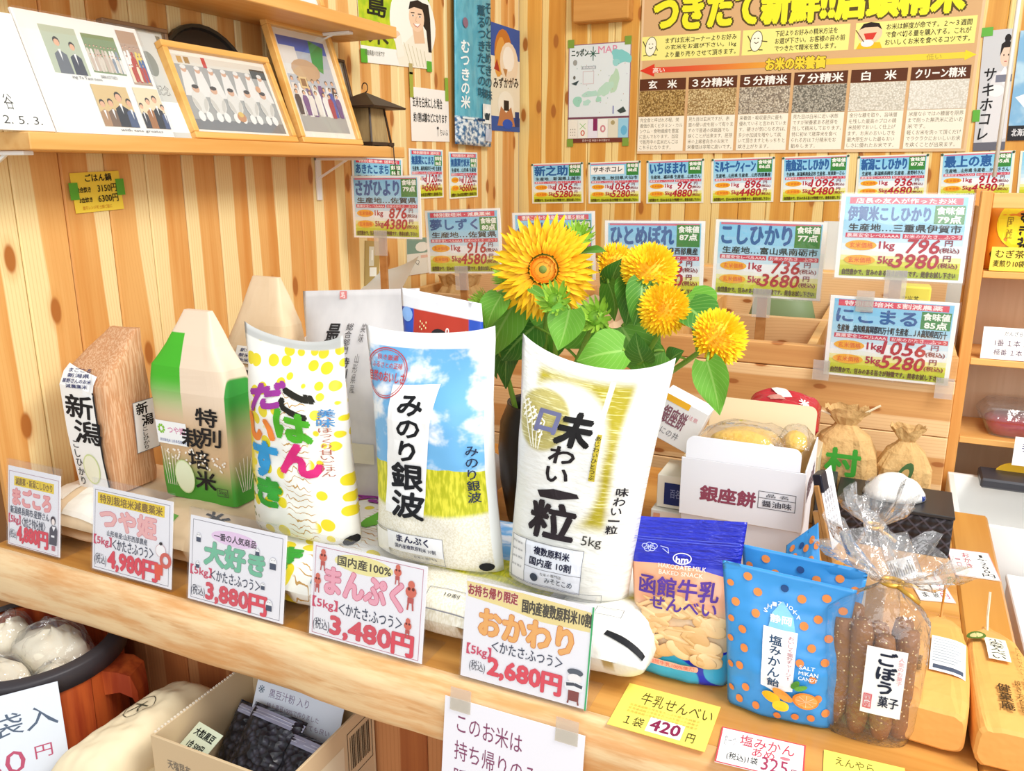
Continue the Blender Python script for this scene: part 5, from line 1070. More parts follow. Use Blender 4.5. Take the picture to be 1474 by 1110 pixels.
stalk('double yellow sunflower seen from the side behind a folded leaf', (886, 385), 1.30, (.85, -.35, .3), 'pom', .046, [((876, 408), (884, 462), 40, 1.24, (-.5, -.8, .1), -.1), ((905, 405), (900, 470), 50, 1.22, (.7, -.7, .2), .12)], (860, 480))
stalk('double yellow sunflower, uppermost right of the large one', (935, 390), 1.22, (.25, -.85, .55), 'pom', .049, [((925, 405), (912, 470), 48, 1.19, (.6, -.8, .1), .1), ((895, 470), (935, 540), 64, 1.24, (.2, -.9, .3), -.1), ((870, 490), (860, 545), 56, 1.28, (0, -.9, .3), .1), ((930, 500), (938, 560), 50, 1.28, (.1, -.9, .3), .1), ((880, 420), (895, 372), 40, 1.27, (-.2, -.8, .4), .1)], (925, 480))
stalk('double yellow sunflower in the middle of the right side, above the gold bag corner', (956, 446), 1.18, (-.05, -.95, .25), 'pom', .044, [((985, 428), (1020, 470), 66, 1.22, (.3, -.6, .7), .1), ((925, 520), (915, 478), 40, 1.20, (0, -1, .2), .1), ((955, 505), (905, 530), 62, 1.26, (.3, -.9, .3), .1)], (940, 540))
stalk('double yellow sunflower drooping to the right, outermost of the bunch', (1034, 486), 1.14, (.62, -.62, .50), 'pom', .046, [((1018, 520), (1036, 598), 46, 1.10, (-.1, -1, .2), -.08), ((988, 440), (1028, 486), 60, 1.20, (.4, -.7, .6), .1), ((965, 520), (985, 505), 30, 1.16, (0, -.9, .5), .1)], (985, 530))
for k, (hd, dep, fc, sz, lv) in enumerate([((832, 338), 1.24, (.4, -.7, .7), .036, [((836, 365), (874, 362), 22, 1.24, (0, -.5, .9), .05)]), ((726, 395), 1.26, (-.5, -.7, .5), .034, []), ((688, 437), 1.18, (-.7, -.6, .5), .034, [((722, 425), (700, 475), 44, 1.16, (-.1, -.95, .2), .1)]), ((797, 430), 1.12, (.1, -.9, .5), .038, [((765, 415), (785, 428), 16, 1.10, (0, -.6, .8), 0), ((820, 445), (803, 505), 52, 1.12, (.1, -.95, .2), -.1)]), ((855, 455), 1.14, (0, -.9, .4), .040, [((898, 505), (830, 520), 62, 1.10, (.1, -.85, .5), .1), ((770, 470), (722, 520), 74, 1.22, (0, -.9, .4), .1)])]):
    stalk(['green sunflower bud highest in the bunch, beside the large flower', 'small green sunflower bud left of the large flower', 'pale green sunflower bud over the red and blue bag', 'spiky green sunflower bud just below the large flower', 'drooping spiky green sunflower bud in the middle of the leaves'][k], hd, dep, fc, 'bud', sz, lv, cat='flower bud')
# ================================================================== boxes and packets behind the pouches
CARD_IN = '#dccaa8'
def obox(x0, x1, y0, y1, z0, z1, t, wall_m, in_m, name, parent=None):
    """open carton: four walls and a bottom, white outside and brown board inside"""
    o = None
    return o
c = empty('carton', (-.18, 1.31, ZC), 'open white carton with brush lettering 銀座餅 and raised flaps', 'box')
WH_ = P('#eff0f6'); BR_ = P('#e4cba0')
fl, fr_, rb, lb = Vector((-.272, 1.222, 0)), Vector((-.088, 1.222, 0)), Vector((-.088, 1.40, 0)), Vector((-.272, 1.40, 0))
b = MB(); b.box(-.270, -.090, 1.226, 1.398, ZC + .001, ZC + .093, c=.001); o = b.build('carton', None, P('#e9eaf0'), False, (-.18, 1.31, ZC)); tag(o, 'closed white carton underneath the 銀座餅 carton', 'box')
Z0, Z1 = ZC + .0945, .968
def slab(nm, x0, x1, y0, y1, z0, z1, m=WH_): b = MB(); b.box(x0, x1, y0, y1, z0, z1, c=.0006); return part(b, nm, c, m)
front = slab('front_panel', -.272, -.088, 1.220, 1.2225, Z0, Z1); slab('back_panel', -.272, -.088, 1.3995, 1.402, Z0, Z1, BR_); slab('left_panel', -.272, -.2698, 1.2228, 1.3992, Z0, Z1 - .002, BR_); r_ = slab('right_panel', -.0902, -.088, 1.2228, 1.3992, Z0, Z1 + .004); slab('bottom_panel', -.2695, -.0905, 1.2228, 1.3992, Z0 + .0001, Z0 + .0025, BR_)
slab('inner_lining', -.2697, -.0904, 1.2227, 1.2237, Z0 + .003, Z1 - .001, BR_); slab('inner_lining', -.0915, -.0905, 1.2240, 1.3990, Z0 + .003, Z1, BR_)
def flap(nm, x0, x1, y, z, h, lean_, m):
    b = MB(); n = 5; R_ = .012; pts = [(x0, 0), (x1, 0), (x1, h - R_)] + [(x1 - R_ + R_ * math.cos(a), h - R_ + R_ * math.sin(a)) for a in [PI / 2 * k / n for k in range(1, n + 1)]] + [(x0 + R_ - R_ * math.sin(a), h - R_ + R_ * math.cos(a)) for a in [PI / 2 * k / n for k in range(0, n + 1)]]
    k = len(pts); b.add([(x, y + lean_ * zz + d, z + zz) for d in (0, .002) for x, zz in pts], [tuple(range(k)), tuple(range(2 * k - 1, k - 1, -1))] + [(i, k + i, k + (i + 1) % k, (i + 1) % k) for i in range(k)]); return part(b, nm, c, m)
flap('front_flap', -.266, -.097, 1.2202, Z1 + .0004, .034, .12, WH_); flap('back_flap', -.268, -.094, 1.3998, Z1 + .0004, .05, .25, P('#ecd6b0'))
def cardprint(par, fm_, W, H, design, nm='print'): p = Print(W, H); design(p); return p.build(fm_, par, nm)
def d_gin(p):
    p.text('銀座餅', .17, .44, .62, .70, '#94485c', .045, .05); p.frame(.645, .385, .94, .68, .0009, '#55555e'); p.line([(.645, .50), (.94, .50)], .0009, '#55555e'); p.text('品 名', .71, .415, .88, .475, '#55555e', .01); p.text('醤油味', .68, .535, .91, .64, '#55555e', .02)
cardprint(front, lambda x, y, h: Vector((-.272 + .184 * x, 1.2198 - h, Z1 + (Z0 - Z1) * y)), .184, Z1 - Z0, d_gin)
cardprint(r_, lambda x, y, h: Vector((-.0878 + h, 1.2228 + .176 * x, Z1 + (Z0 - Z1) * y)), .176, Z1 - Z0, lambda p: p.text('銀座餅', .2, .3, .85, .65, '#8a7078', .03))
# yellow crackers in film inside the carton
g = G('fried_cracker', .6, .3); M_CRK = g.done(g.mix(g.noise(g.tc.outputs['Object'], 90, 3), '#f6cf5c', '#e2a836')); g.bump(g.noise(g.tc.outputs['Object'], 160, 2), .6, .004)
for k, (x, y, z, sx, sy, lb_) in enumerate([(-.195, 1.29, .982, .056, .032, 'yellow crackers in clear film lying across the open 銀座餅 carton'), (-.118, 1.335, .978, .022, .035, 'yellow crackers in clear film at the right end of the open carton'), (-.19, 1.355, .970, .06, .024, 'yellow crackers in clear film at the back of the open carton')]):
    t = empty('cracker_pack', (x, y, z), lb_, 'snack', 'film packs in the open carton'); b = MB(); b.ball((0, 0, 0), sx * .86, sy * .8, .018, 20, 12, None, lambda u, v: 1 + .10 * noise.noise(Vector((u * 20, v * 16, k)))); b.build('crackers', t, M_CRK, True)
    b = MB(); b.grid(lambda u, v: Vector(((u - .5) * 2.3 * sx, (v - .5) * 2.3 * sy, .024 * max(0, 1 - (2 * u - 1) ** 4) * max(0, 1 - (2 * v - 1) ** 4) + .002 + .004 * noise.noise(Vector((u * 9, v * 7, k * 3))))), 18, 12); b.build('film', t, M_CELLO, True)
    b = MB(); b.box(-sx * .5, sx * .5, -sy * .5, sy * .5, z * 0 - (z - Z0 - .004), -.014); b.build('packet_body', t, P('#ecd9ae'))
# tilted box leaning behind, and small packets below it
q = [A(962, 566, y=1.30), A(1026, 600, y=1.30), A(985, 652, y=1.30), A(925, 618, y=1.30)]
M, W, H = frame_of(*q); b = MB(); b.box(-W / 2, W / 2, -H / 2, H / 2, -.05, 0, c=.001); o = b.build('carton', None, P('#eeeceb')); o.matrix_local = M; tag(o, 'tilted white carton with purple brush lettering behind the gold bag', 'box')
cardprint(o, lambda x, y, h: Vector(((x - .5) * W, (.5 - y) * H, .0003 + h)), W, H, lambda p: (p.rect(.0, .0, .60, .14, '#f6b930'), p.text('銀座餅', .14, .22, .66, .62, '#8a5a68', .015), p.text('にの井', .26, .70, .66, .86, '#77777c'), p.text('注意', .66, .2, .86, .3, '#d88a94')))
b = MB(); p0 = A(962, 738, y=1.235); b.box(p0.x - .030, p0.x + .028, 1.24, 1.34, ZC + .001, ZC + .085, c=.001); o = b.build('carton', None, P('#e9e6dd'), False, (p0.x, 1.29, ZC)); tag(o, 'small box with a price slip beside the gold bag corner', 'box')
cardprint(o, lambda x, y, h: Vector((-.028 + .055 * x, 1.2396 - 1.29 - h, .083 - .078 * y)), .055, .078, lambda p: (p.rect(0, 0, 1, .75, '#e6dcd2'), p.vtext('1096', .30, .10, .62, .70, '#9a5648', .04, res=2), p.vtext('5480', .66, .14, .96, .72, '#9a5648', .03), p.rect(.05, .04, .25, .3, '#d89a7a'), p.rect(0, .76, .3, 1, '#f0b43c'), p.rect(.3, .76, .7, 1, '#cfd8a0'), p.rect(.7, .76, 1, 1, '#f0a23c')))
b = MB(); b.box(p0.x - .024, p0.x + .03, 1.25, 1.33, ZC + .0865, ZC + .142, c=.001); o = b.build('carton', None, P('#efe9d8'), False, (p0.x, 1.29, ZC + .086)); tag(o, 'cream box with a dark blue label under the tilted carton', 'box')
cardprint(o, lambda x, y, h: Vector((-.022 + .05 * x, 1.2496 - 1.29 - h, .054 - .05 * y)), .05, .05, lambda p: (p.rect(.2, .2, 1, .95, '#1f2c66'), p.text('百名品', .4, .4, .9, .7, '#8a94c0', .01)))
# red packet behind the carton
bg, p, fm = rice_bag('snack_packet', 'shiny red snack packet lying behind the open carton', 'snack', [Vector((-.225, 1.60, .975)), Vector((-.10, 1.60, .97)), Vector((-.095, 1.50, .95)), Vector((-.235, 1.50, .95))], .038, mat('#b8242c', .25, .5), None, 0, lying=True, seed=21, wr=.006)
p.poly([(.3, .25), (.5, .2), (.62, .5), (.45, .55)], '#f2e2dc'); p.ell(.42, .6, .12, .1, '#c88a7c', 12); p.text('米', .72, .5, .85, .7, '#fbf0ea', .03); p.build(fm, bg, 'print', 8)
b = MB(); b.box(-.24, -.09, 1.49, 1.61, ZC + .001, .908, c=.001); o = b.build('carton', None, P('#d8c6a0'), False, (-.16, 1.55, ZC)); tag(o, 'plain beige carton hidden behind the open 銀座餅 carton', 'box')
# crumpled kraft bags with green lettering
g = G('crumpled_kraft', .7, .2); M_CRUM = g.done(g.mix(g.noise(g.tc.outputs['Object'], 30, 3), '#dcb67c', '#c39a60')); g.bump(g.noise(g.tc.outputs['Object'], 40, 4), .9, .01)
def crum(label, cx, cy, w_, d_, h_, seed, st, twist=True):
    R = []
    for t, kw, kd in ((0, .92, .92), (.05, 1, 1), (.3, 1.02, 1.04), (.55, .96, .95), (.72, .72, .66), (.80, .40, .36), (.84, .30, .26), (.92, .46, .40), (1.0, .66, .46)):
        r = sup((cx, cy, ZC + .001 + h_ * t), w_ * kw, d_ * kd, 3.2, 30); R.append([q + (Vector((cx, cy, q.z)) - q) * (.16 * noise.noise(Vector((i * .9, t * 5, seed))) * (1 if t > .04 else .3)) + Vector((0, 0, .012 * noise.noise(Vector((i * 1.3, t * 3, seed + 4))) * (t > .9))) for i, q in enumerate(r)])
    org = Vector((cx, cy, ZC)); b = MB(); b.loft(R, None, True, False); o = b.build('kraft_bag', None, M_CRUM, False, org); tag(o, label, 'paper bag', 'crumpled kraft bags by the rice bin')
    p = Print(w_ * 2, h_)
    if st: p.text(st, .24, .34, .80, .60, '#3f9a34', .05)
    else: p.ell(.5, .48, .14, .18, '#4a6a3c', 14, .5); p.ell(.5, .48, .08, .10, '#c8a468', 14, .5)
    p.build(lambda x, y, h: Vector(((2 * x - 1) * w_ * .86, -d_ * (1.06 - .35 * max(0, .45 - y)) - .004 - h, h_ * (1 - y))), o, 'print')
    if twist:
        for s in (-1, 1): b = MB(); b.tube(curve3(Vector((0, -d_ * .2, h_ * .84)), Vector((s * .02, -d_ * .3, h_ * .95)), Vector((s * .055, -d_ * .2, h_ * 1.02 + s * .01)), 6), .002, 5); b.build('paper_tie', o, mat('#e8d8b4', .6))
    return o
pk = A(1248, 700, y=1.62)
crum('crumpled kraft bag with green lettering 村 standing against the rice bin', -.055, 1.61, .060, .045, .190, 1.0, '村')
crum('crumpled kraft bag with a dark green mark, right of the lettered one', .050, 1.617, .046, .042, .165, 5.0, None, False)
# black woven box with a wrapped white bundle
g = G('black_woven', .45, .4); o = g.xyz(g.tc.outputs['Object']); s1 = g.math('SINE', g.math('MULTIPLY', g.math('ADD', o[0], g.math('ADD', o[1], o[2])), 260.0)); s2 = g.math('SINE', g.math('MULTIPLY', g.math('SUBTRACT', g.math('ADD', o[0], o[1]), o[2]), 260.0))
M_BLK = g.done(g.mix(g.math('MULTIPLY', g.step(g.math('MAXIMUM', s1, s2), .80, .95), .75), '#1d1b20', '#4c4852')); g.bump(g.math('MULTIPLY', s1, s2), .4, .002)
b = MB(); b.box(-.052, .127, 1.435, 1.553, ZC + .001, ZC + .068, c=.0015); o = b.build('woven_box', None, M_BLK, False, (.035, 1.49, ZC)); tag(o, 'black woven box on the far end of the counter', 'box')
b = MB(); b.box(-.0535, .1285, 1.4335, 1.5545, ZC + .0685, ZC + .0745, c=.001); l = b.build('lid', o, mat('#2b2a2b', .35), False, (.035, 1.49, ZC))
l.location = (0, 0, 0)
BX = Vector((.036, 1.49, ZC + .0755))
b = MB()
b.ball((0, 0, .0), .048, .034, .040, 26, 16, None, lambda u, v: (1 + .10 * noise.noise(Vector((math.cos(6.28 * u) * 2, math.sin(6.28 * u) * 2, v * 5)))))
for i, v in enumerate(b.v): v.z = max(0, v.z)
o = b.build('wrapped_bundle', None, mat('#f1efe9', .35), True); o.location = BX; tag(o, 'white film wrapped bundle with a blue seal on the black woven box', 'packet')
b = MB(); b.box(.024, .040, -.012, .006, .022, .030, c=.001, M=Matrix.Rotation(.5, 4, 'Y')); b.build('blue_seal', o, mat('#27408c', .4))
# dark box and clipped card on an easel
b = MB(); b.box(-.088, -.058, 1.46, 1.55, ZC + .001, ZC + .085, c=.001); o = b.build('tin', None, mat('#3c3f42', .4), False, (-.07, 1.5, ZC)); tag(o, 'dark grey tin between the carton and the black woven box', 'tin')
t = empty('card_easel', (-.055, 1.21, ZC), 'small wooden easel holding a white card with a black clip', 'easel')
q = [A(1178, 684, y=1.185), A(1197, 672, y=1.24), A(1215, 770, y=1.235), A(1199, 794, y=1.18)]
M, W, H = frame_of(*q); M = Matrix.Translation(-t.location) @ M
b = MB(); b.box(-W / 2 - .006, W / 2 - .002, -H / 2 - .02, H / 2 - .012, -.008, -.001, c=.0008); b.build('easel_board', t, wood_mat('easel_wood', '#c8955a', '#b07c44', 'z')).matrix_local = M
b = MB(); b.box(-W / 2, W / 2, -H / 2, H / 2, -.0006, 0); o = b.build('paper_card', t, P('#f4f3f6')); o.matrix_local = M
cardprint(o, lambda x, y, h: Vector(((x - .5) * W, (.5 - y) * H, .0004 + h)), W, H, lambda p: [p.vtext('国産もち米使用', .12 + .16 * k, .22, .22 + .16 * k, .85, '#555a6a', res=1) for k in range(4)])
b = MB(); b.box(-W / 2 - .002, -W / 2 + .022, H / 2 - .024, H / 2 + .003, -.009, .004, c=.0015); b.build('clip', t, mat('#1d1f2c', .3)).matrix_local = M
b = MB(); b.box(-W / 2 - .006, -W / 2 + .002, -H / 2 - .02, H / 2 - .05, -.016, -.008); b.build('easel_foot', t, bpy.data.materials['easel_wood']).matrix_local = M
# ================================================================== snack pouches
def pouch(name, label, pts, yb, yt, depth, m, group=None, seed=0, **k):
    return rice_bag(name, label, 'snack pouch', bagq(pts, yb, yt, ZC + .002), depth, m, group, flat=.30, foot=.8, seed=seed, **k)
g = G('milk_pouch_film', .18, .55); o = g.xyz(g.tc.outputs['UV']); U, V = o[0], o[1]
arc = g.math('ADD', .715, g.math('MULTIPLY', g.math('MULTIPLY', g.math('SUBTRACT', U, .35), g.math('SUBTRACT', U, .35)), -.16))
low = g.math('ADD', .155, g.math('MULTIPLY', g.math('COSINE', g.math('MULTIPLY', g.math('SUBTRACT', U, .95), 4.2)), .06))
c = g.mix(g.step(V, .40, .50), '#e8c9a0', '#f9b58c'); c = g.mix(g.math('GREATER_THAN', V, arc), c, '#2b35c4'); c = g.mix(g.math('LESS_THAN', V, low), c, '#2738c8')
c = g.mix(g.disc(U, V, .12, .02, .62, .19, .02), c, '#3cb4dc'); c = g.mix(g.disc(U, V, 1.0, .10, .22, .10, .03), c, '#4ab8e0')
pl = g.noise(g.vec(g.math('MULTIPLY', U, 5.0), g.math('MULTIPLY', V, 40.0)), 1, 3); M_MILK = g.done(c); g.bump(g.math('MULTIPLY', pl, g.step(V, .70, .80)), .9, .006)
bg, p, fm = pouch('snack_pouch', 'blue and peach pouch of 函館牛乳せんべい crackers with a clear window', [(907, 742), (1076, 752), (1046, 1000), (910, 972)], .935, .955, .026, M_MILK, None, 31, pinch=.02)
r = random.Random(9); cb = MB(); cb.ball((0, 0, 0), 1, 1, 1, 18, 8); cms = [mat(h_, .6) for h_ in ('#ecc48e', '#e3b67c', '#f0cc98', '#dcae74')]; cme = {}
for k in range(58):
    y = .50 + .35 * (k / 58.0); x = r.uniform(.12, .90); rot = r.uniform(-.6, .6); big = k > 48 or r.random() < .2
    ry = .044 if big else r.choice([.013, .018, .024, .030]); rx = .13 if big else r.choice([.12, .15])
    if y > .80: x = r.choice([.18, .84, .78, .24])
    x = min(max(x, rx + .02), .98 - rx); c0_ = fm(x, y, .0006 + .00004 * k); ux = (fm(x + .03, y, 0) - fm(x - .03, y, 0)).normalized(); uy = (fm(x, y - .03, 0) - fm(x, y + .03, 0)); nz = ux.cross(uy).normalized(); uy = nz.cross(ux)
    m_ = r.choice(cms)
    if m_.name not in cme: o = cb.build('cracker', bg, m_, True); cme[m_.name] = o.data
    else: o = bpy.data.objects.new('cracker', cme[m_.name]); link(o, bg)
    R_ = Matrix((ux, uy, nz)).transposed().to_4x4(); R_.translation = c0_
    o.matrix_local = R_ @ Matrix.Rotation(rot, 4, 'Z') @ Matrix.Rotation(r.uniform(-.08, .08), 4, 'X') @ Matrix.Diagonal((rx * p.W, ry * p.H, .0022, 1))
p.lay += 38
p.text('函館牛乳', .10, .355, .86, .47, '#5a3a96', .03, res=3); p.text('せんべい', .22, .475, .86, .55, '#5a3a96', .03, res=3)
p.text('HAKODATE MILK', .28, .275, .72, .30, '#fbe6d4', .02); p.text('BAKED SNACK', .29, .312, .70, .337, '#fbe6d4', .02); p.text('hm', .44, .225, .55, .26, '#f6f2fa', .05); p.ring(.495, .235, .085, .035, .0012, '#f6f2fa')
for x, y in ((.15, .18), (.19, .17), (.17, .195), (.21, .19), (.23, .175)): p.ring(x, y, .035, .018, .0008, '#c8d0f4', 14)
p.line([(.29, .17), (.36, .18), (.37, .21), (.31, .185)], .0008, '#c8d0f4')
p.rect(.22, .87, .72, .905, '#f5b39a'); p.ell(.22, .8875, .02, .0175, '#f5b39a', 10); p.ell(.72, .8875, .02, .0175, '#f5b39a', 10); p.text('函館牛乳100%使用', .24, .875, .70, .90, '#e0705c', .01); p.line([(.02, .12), (.98, .12)], .0008, '#5a66dc'); p.line([(.02, .135), (.98, .135)], .0008, '#5a66dc')
p.build(fm, bg, 'print', 24)
M_MIKAN = mat('#3f9be2', .3, .5)
def d_mikan(p, full=True):
    p.hold = True
    for k, (x, y) in enumerate([(.06, .14), (.20, .07), (.28, .16), (.10, .26), (.27, .30), (.62, .14), (.80, .10), (.93, .16), (.76, .25), (.66, .31), (.86, .36), (.06, .38), (.16, .43), (.74, .44), (.18, .55), (.66, .55), (.86, .52), (.05, .52), (.14, .68), (.78, .65), (.20, .82), (.06, .86), (.14, .92), (.84, .78), (.30, .93), (.50, .96), (.66, .94), (.80, .93), (.92, .88), (.05, .70)]):
        rr = .0047 if x > .08 else .0038; p.disc(x, y, rr, '#ee8f4c', 14)
    p.disc(.485, .095, .0042, '#2a4f86', 12)
    for k, ch in enumerate('SHIZUOKA'):
        a = -1.0 + 2.0 * k / 7; x, y = .48 + .155 * math.sin(a), .335 - .135 * math.cos(a); p.text(ch, x - .016, y - .012, x + .016, y + .014, '#f4fafc', .03)
    p.hold = False
    if not full: return
    p.poly([(.48, .18), (.40, .27), (.38, .36), (.60, .36), (.57, .27)], '#8ed0f2'); p.poly([(.34, .36), (.62, .36), (.62, .76), (.46, .79), (.34, .76)], '#fdfdfd')
    p.text('静岡', .39, .275, .56, .325, '#fdfdfd', .03); p.vtext('塩みかん飴', .395, .40, .50, .755, '#2c4a6a', .02); p.vtext('おいしく塩分チャージ！', .55, .385, .60, .68, '#b05a6a', .0)
    for k, st in enumerate(['SALT', 'MIKAN', 'CANDY']): p.text(st, .66, .555 + .038 * k, .66 + .032 * len(st), .58 + .038 * k, '#f0f8fc', .02)
    p.ell(.64, .70, .05, .022, '#4f8e34', 12, -.9); p.ell(.69, .715, .06, .018, '#6aa842', 12, -.4); p.ell(.74, .80, .115, .06, '#ee8a30', 22); p.ell(.745, .80, .098, .05, '#f6a85c', 22)
    for k in range(8): a = k * PI / 4; p.line([(.745, .80), (.745 + .09 * math.cos(a), .80 + .046 * math.sin(a))], .0008, '#fbd0a0')
    p.ell(.54, .79, .10, .03, '#f29a3e', 16, .4); p.ell(.44, .82, .085, .033, '#f8b41e', 18, .2); p.ell(.53, .865, .075, .035, '#fac428', 18); p.ell(.51, .857, .03, .011, '#fde07a', 10)
bg, p, fm = pouch('snack_pouch', 'blue orange-dotted pouch of 塩みかん飴 candy in front', [(1040, 806), (1234, 850), (1197, 1066), (1046, 1020)], .905, .92, .022, M_MIKAN, 'orange-dotted blue candy pouches', 32, pinch=.01); d_mikan(p); p.build(fm, bg, 'print', 24)
bg, p, fm = pouch('snack_pouch', 'blue orange-dotted candy pouch standing just behind the front one', [(1068, 783), (1250, 822), (1222, 960), (1078, 930)], .965, .985, .022, M_MIKAN, 'orange-dotted blue candy pouches', 33, pinch=.01); d_mikan(p, False); p.build(fm, bg, 'print', 24)
bg, p, fm = pouch('snack_pouch', 'third orange-dotted candy pouch, a blue corner seen beside the easel', [(1132, 785), (1178, 752), (1192, 905), (1124, 890)], 1.04, 1.10, .02, M_MIKAN, 'orange-dotted blue candy pouches', 34, pinch=.01); d_mikan(p, False); p.build(fm, bg, 'print', 24)
# ------------------------------------------------------------------ sesame sticks in a tied clear bag
g = G('sesame_stick', .5, .35); vo = g.voro(g.tc.outputs['Object'], 260, 1.0); M_STICK = g.done(g.mix(g.math('MULTIPLY', g.math('SUBTRACT', 1.0, g.step(vo[0], .22, .30)), g.step(g.xyz(vo[1])[0], .62, .64)), g.mix(g.noise(g.tc.outputs['Object'], 30, 3), '#7a4a26', '#a8713c'), '#f0d9a4')); g.bump(vo[0], .4, .002)
GX, GY = .022, .918
sp = [(-.034, -.004), (-.0125, -.0135), (.0125, -.0145), (.034, -.004), (-.026, .018), (.0, .0115), (.026, .018)]
HS = .128
for k, (dx, dy) in enumerate(sp):
    b = MB(); R = []
    for j in range(9):
        t = j / 8; rr = .0122 * (1 if 0 < j < 8 else .75) * (1 + .08 * noise.noise(Vector((k, t * 5, 0)))); R.append([Vector((dx + rr * math.cos(a) + .003 * math.sin(t * 3 + k), dy + rr * math.sin(a), .006 + (HS + .008 * math.sin(k * 2.1)) * t)) for a in [2 * PI * i / 10 for i in range(10)]])
    b.loft(R); o = b.build('sesame_stick', None, M_STICK, True); o.location = (GX, GY, ZC); tag(o, 'brown sesame coated cracker stick inside the tied clear bag', 'cracker stick', 'sesame sticks in the clear bag')
neck = A(1284, 838, y=GY)
def clearbag(label, cx, cy, zb, body, nk, flare, m, lab=None, seed=0, tiecol='#e2b04a'):
    """body: rings (z, hw, hd); gathered at nk, then a ruffled flare"""
    R = []
    for (z, hw, hd) in body: R.append([q + (q - Vector((cx, cy, z))) * (.05 * noise.noise(q * 40 + Vector((seed, 0, 0)))) for q in sup((cx, cy, z), hw, hd, 2.6, 48)])
    zt = body[-1][0]
    for t in (.35, .7, 1.0):
        z = zt + (nk.z - zt) * t; k = 1 - t; cxx = cx + (nk.x - cx) * t; cyy = cy + (nk.y - cy) * t
        hw, hd = body[-1][1] * (k ** 1.2) + .007, body[-1][2] * (k ** 1.2) + .006
        R.append([Vector((cxx, cyy, z)) + (q - Vector((cxx, cyy, z))) * (1 + .22 * math.sin(i * 2.1) * t) for i, q in enumerate(sup((cxx, cyy, z), hw, hd, 2.0, 48))])
    org = Vector((cx, cy, zb)); b = MB(); b.loft(R, None, True, False); o = b.build('clear_bag', None, M_CELLO, True, org); tag(o, label, 'clear bag', 'tied clear snack bags')
    R = []
    for t, s in ((0, .008), (.25, .35), (.6, .8), (1.0, 1.0)):
        ring = []
        for i in range(60):
            a = 2 * PI * i / 60; ru = 1 + (.20 * math.sin(i * 1.35 + seed) + .10 * math.sin(i * 2.9)) * (t > 0) + .25 * noise.noise(Vector((i * .25, t, seed))) * t
            ring.append(nk + Vector((flare[0] * s * math.cos(a) * ru, flare[1] * s * math.sin(a) * ru, flare[2] * t * (1 + .3 * math.sin(i * .7 + seed)) + flare[3] * t * math.cos(a))) + Vector((.007 * math.cos(a), .006 * math.sin(a), 0)))
        R.append(ring)
    b = MB(); b.loft([[v - org for v in r] for r in R], None, False, False); b.build('ruffled_top', o, M_CELLO2, True)
    b = MB(); b.tube([nk - org + Vector((.0105 * math.cos(a), .009 * math.sin(a), .0)) for a in [2 * PI * k / 16 for k in range(17)]], .0028, 6); b.tube([nk - org + Vector((.006, -.009, 0)), nk - org + Vector((.018, -.016, -.004)), nk - org + Vector((.028, -.018, -.010))], .0026, 6); b.build('tie', o, mat(tiecol, .3, .5, .6), True)
    return o
o = clearbag('clear bag of sesame sticks tied with gold wire, label ごぼう菓子', GX, GY, ZC, [(ZC + .001, .046, .028), (ZC + .02, .051, .031), (ZC + .10, .053, .033), (ZC + .145, .052, .033)], Vector((neck.x, GY, neck.z)), (.062, .045, .042, -.012), M_CELLO, None, 1.0)
lz0, lz1 = .045, .126; b = MB(); lab = []
def labf(u, v, h=0): 
    x = -.008 + .040 * u; return Vector((x, -.0345 - h - .003 * math.cos((x) * 30), lz1 + (lz0 - lz1) * v))
b.grid(lambda u, v: labf(u, v), 6, 4); l = b.build('paper_label', o, P('#fbfbfc'))
p = Print(.04, .081); p.vtext('ごぼう', .30, .04, .78, .68, '#20283c', .05); p.text('菓子', .42, .70, .92, .86, '#20283c', .02); p.vtext('人気のお菓子', .80, .08, .94, .5, '#e0a0a8'); p.frame(.05, .70, .26, .92, .001, '#d8606a'); p.vtext('国産', .08, .71, .23, .91, '#d8606a', .01); p.build(lambda x, y, h: labf(x, y, .0003 + h), l, 'print', 6)
# second tied bag behind: carton of crackers
nk2 = A(1258, 757, y=1.13); cx2, cy2 = nk2.x + .004, 1.13
b = MB(); b.box(-.022, .02, -.018, .018, .002, .085, c=.002); o = b.build('cracker_pack', None, P('#c49a68'), False); o.location = (cx2, cy2, ZC); tag(o, 'tan pack with a white label inside the rear tied clear bag', 'snack')
b = MB(); b.box(-.0205, -.004, -.0188, -.0182, .01, .08); b.build('paper_label', o, P('#f2f2ee'))
clearbag('rear clear bag tied with gold wire, holding a tan pack', cx2, cy2, ZC, [(ZC + .001, .036, .03), (ZC + .03, .040, .033), (ZC + .095, .036, .03)], Vector((nk2.x, cy2, nk2.z)), (.034, .03, .045, .006), M_CELLO, None, 3.0)
# third: pale packet with a barcode between
bg, p, fm = rice_bag('snack_packet', 'clear white packet with a barcode label behind the sesame stick bag', 'snack', bagq([(1262, 772), (1306, 765), (1330, 830), (1286, 845)], 1.04, 1.06), .012, M_POLY, None, .0, seed=41, nu=14, nv=14)
p.rect(.1, .5, .9, .9, '#f8f8f8')
for k in range(10): p.rect(.14 + .075 * k, .56, .14 + .075 * k + .03, .84, '#666a72')
p.build(fm, bg, 'print', 4)
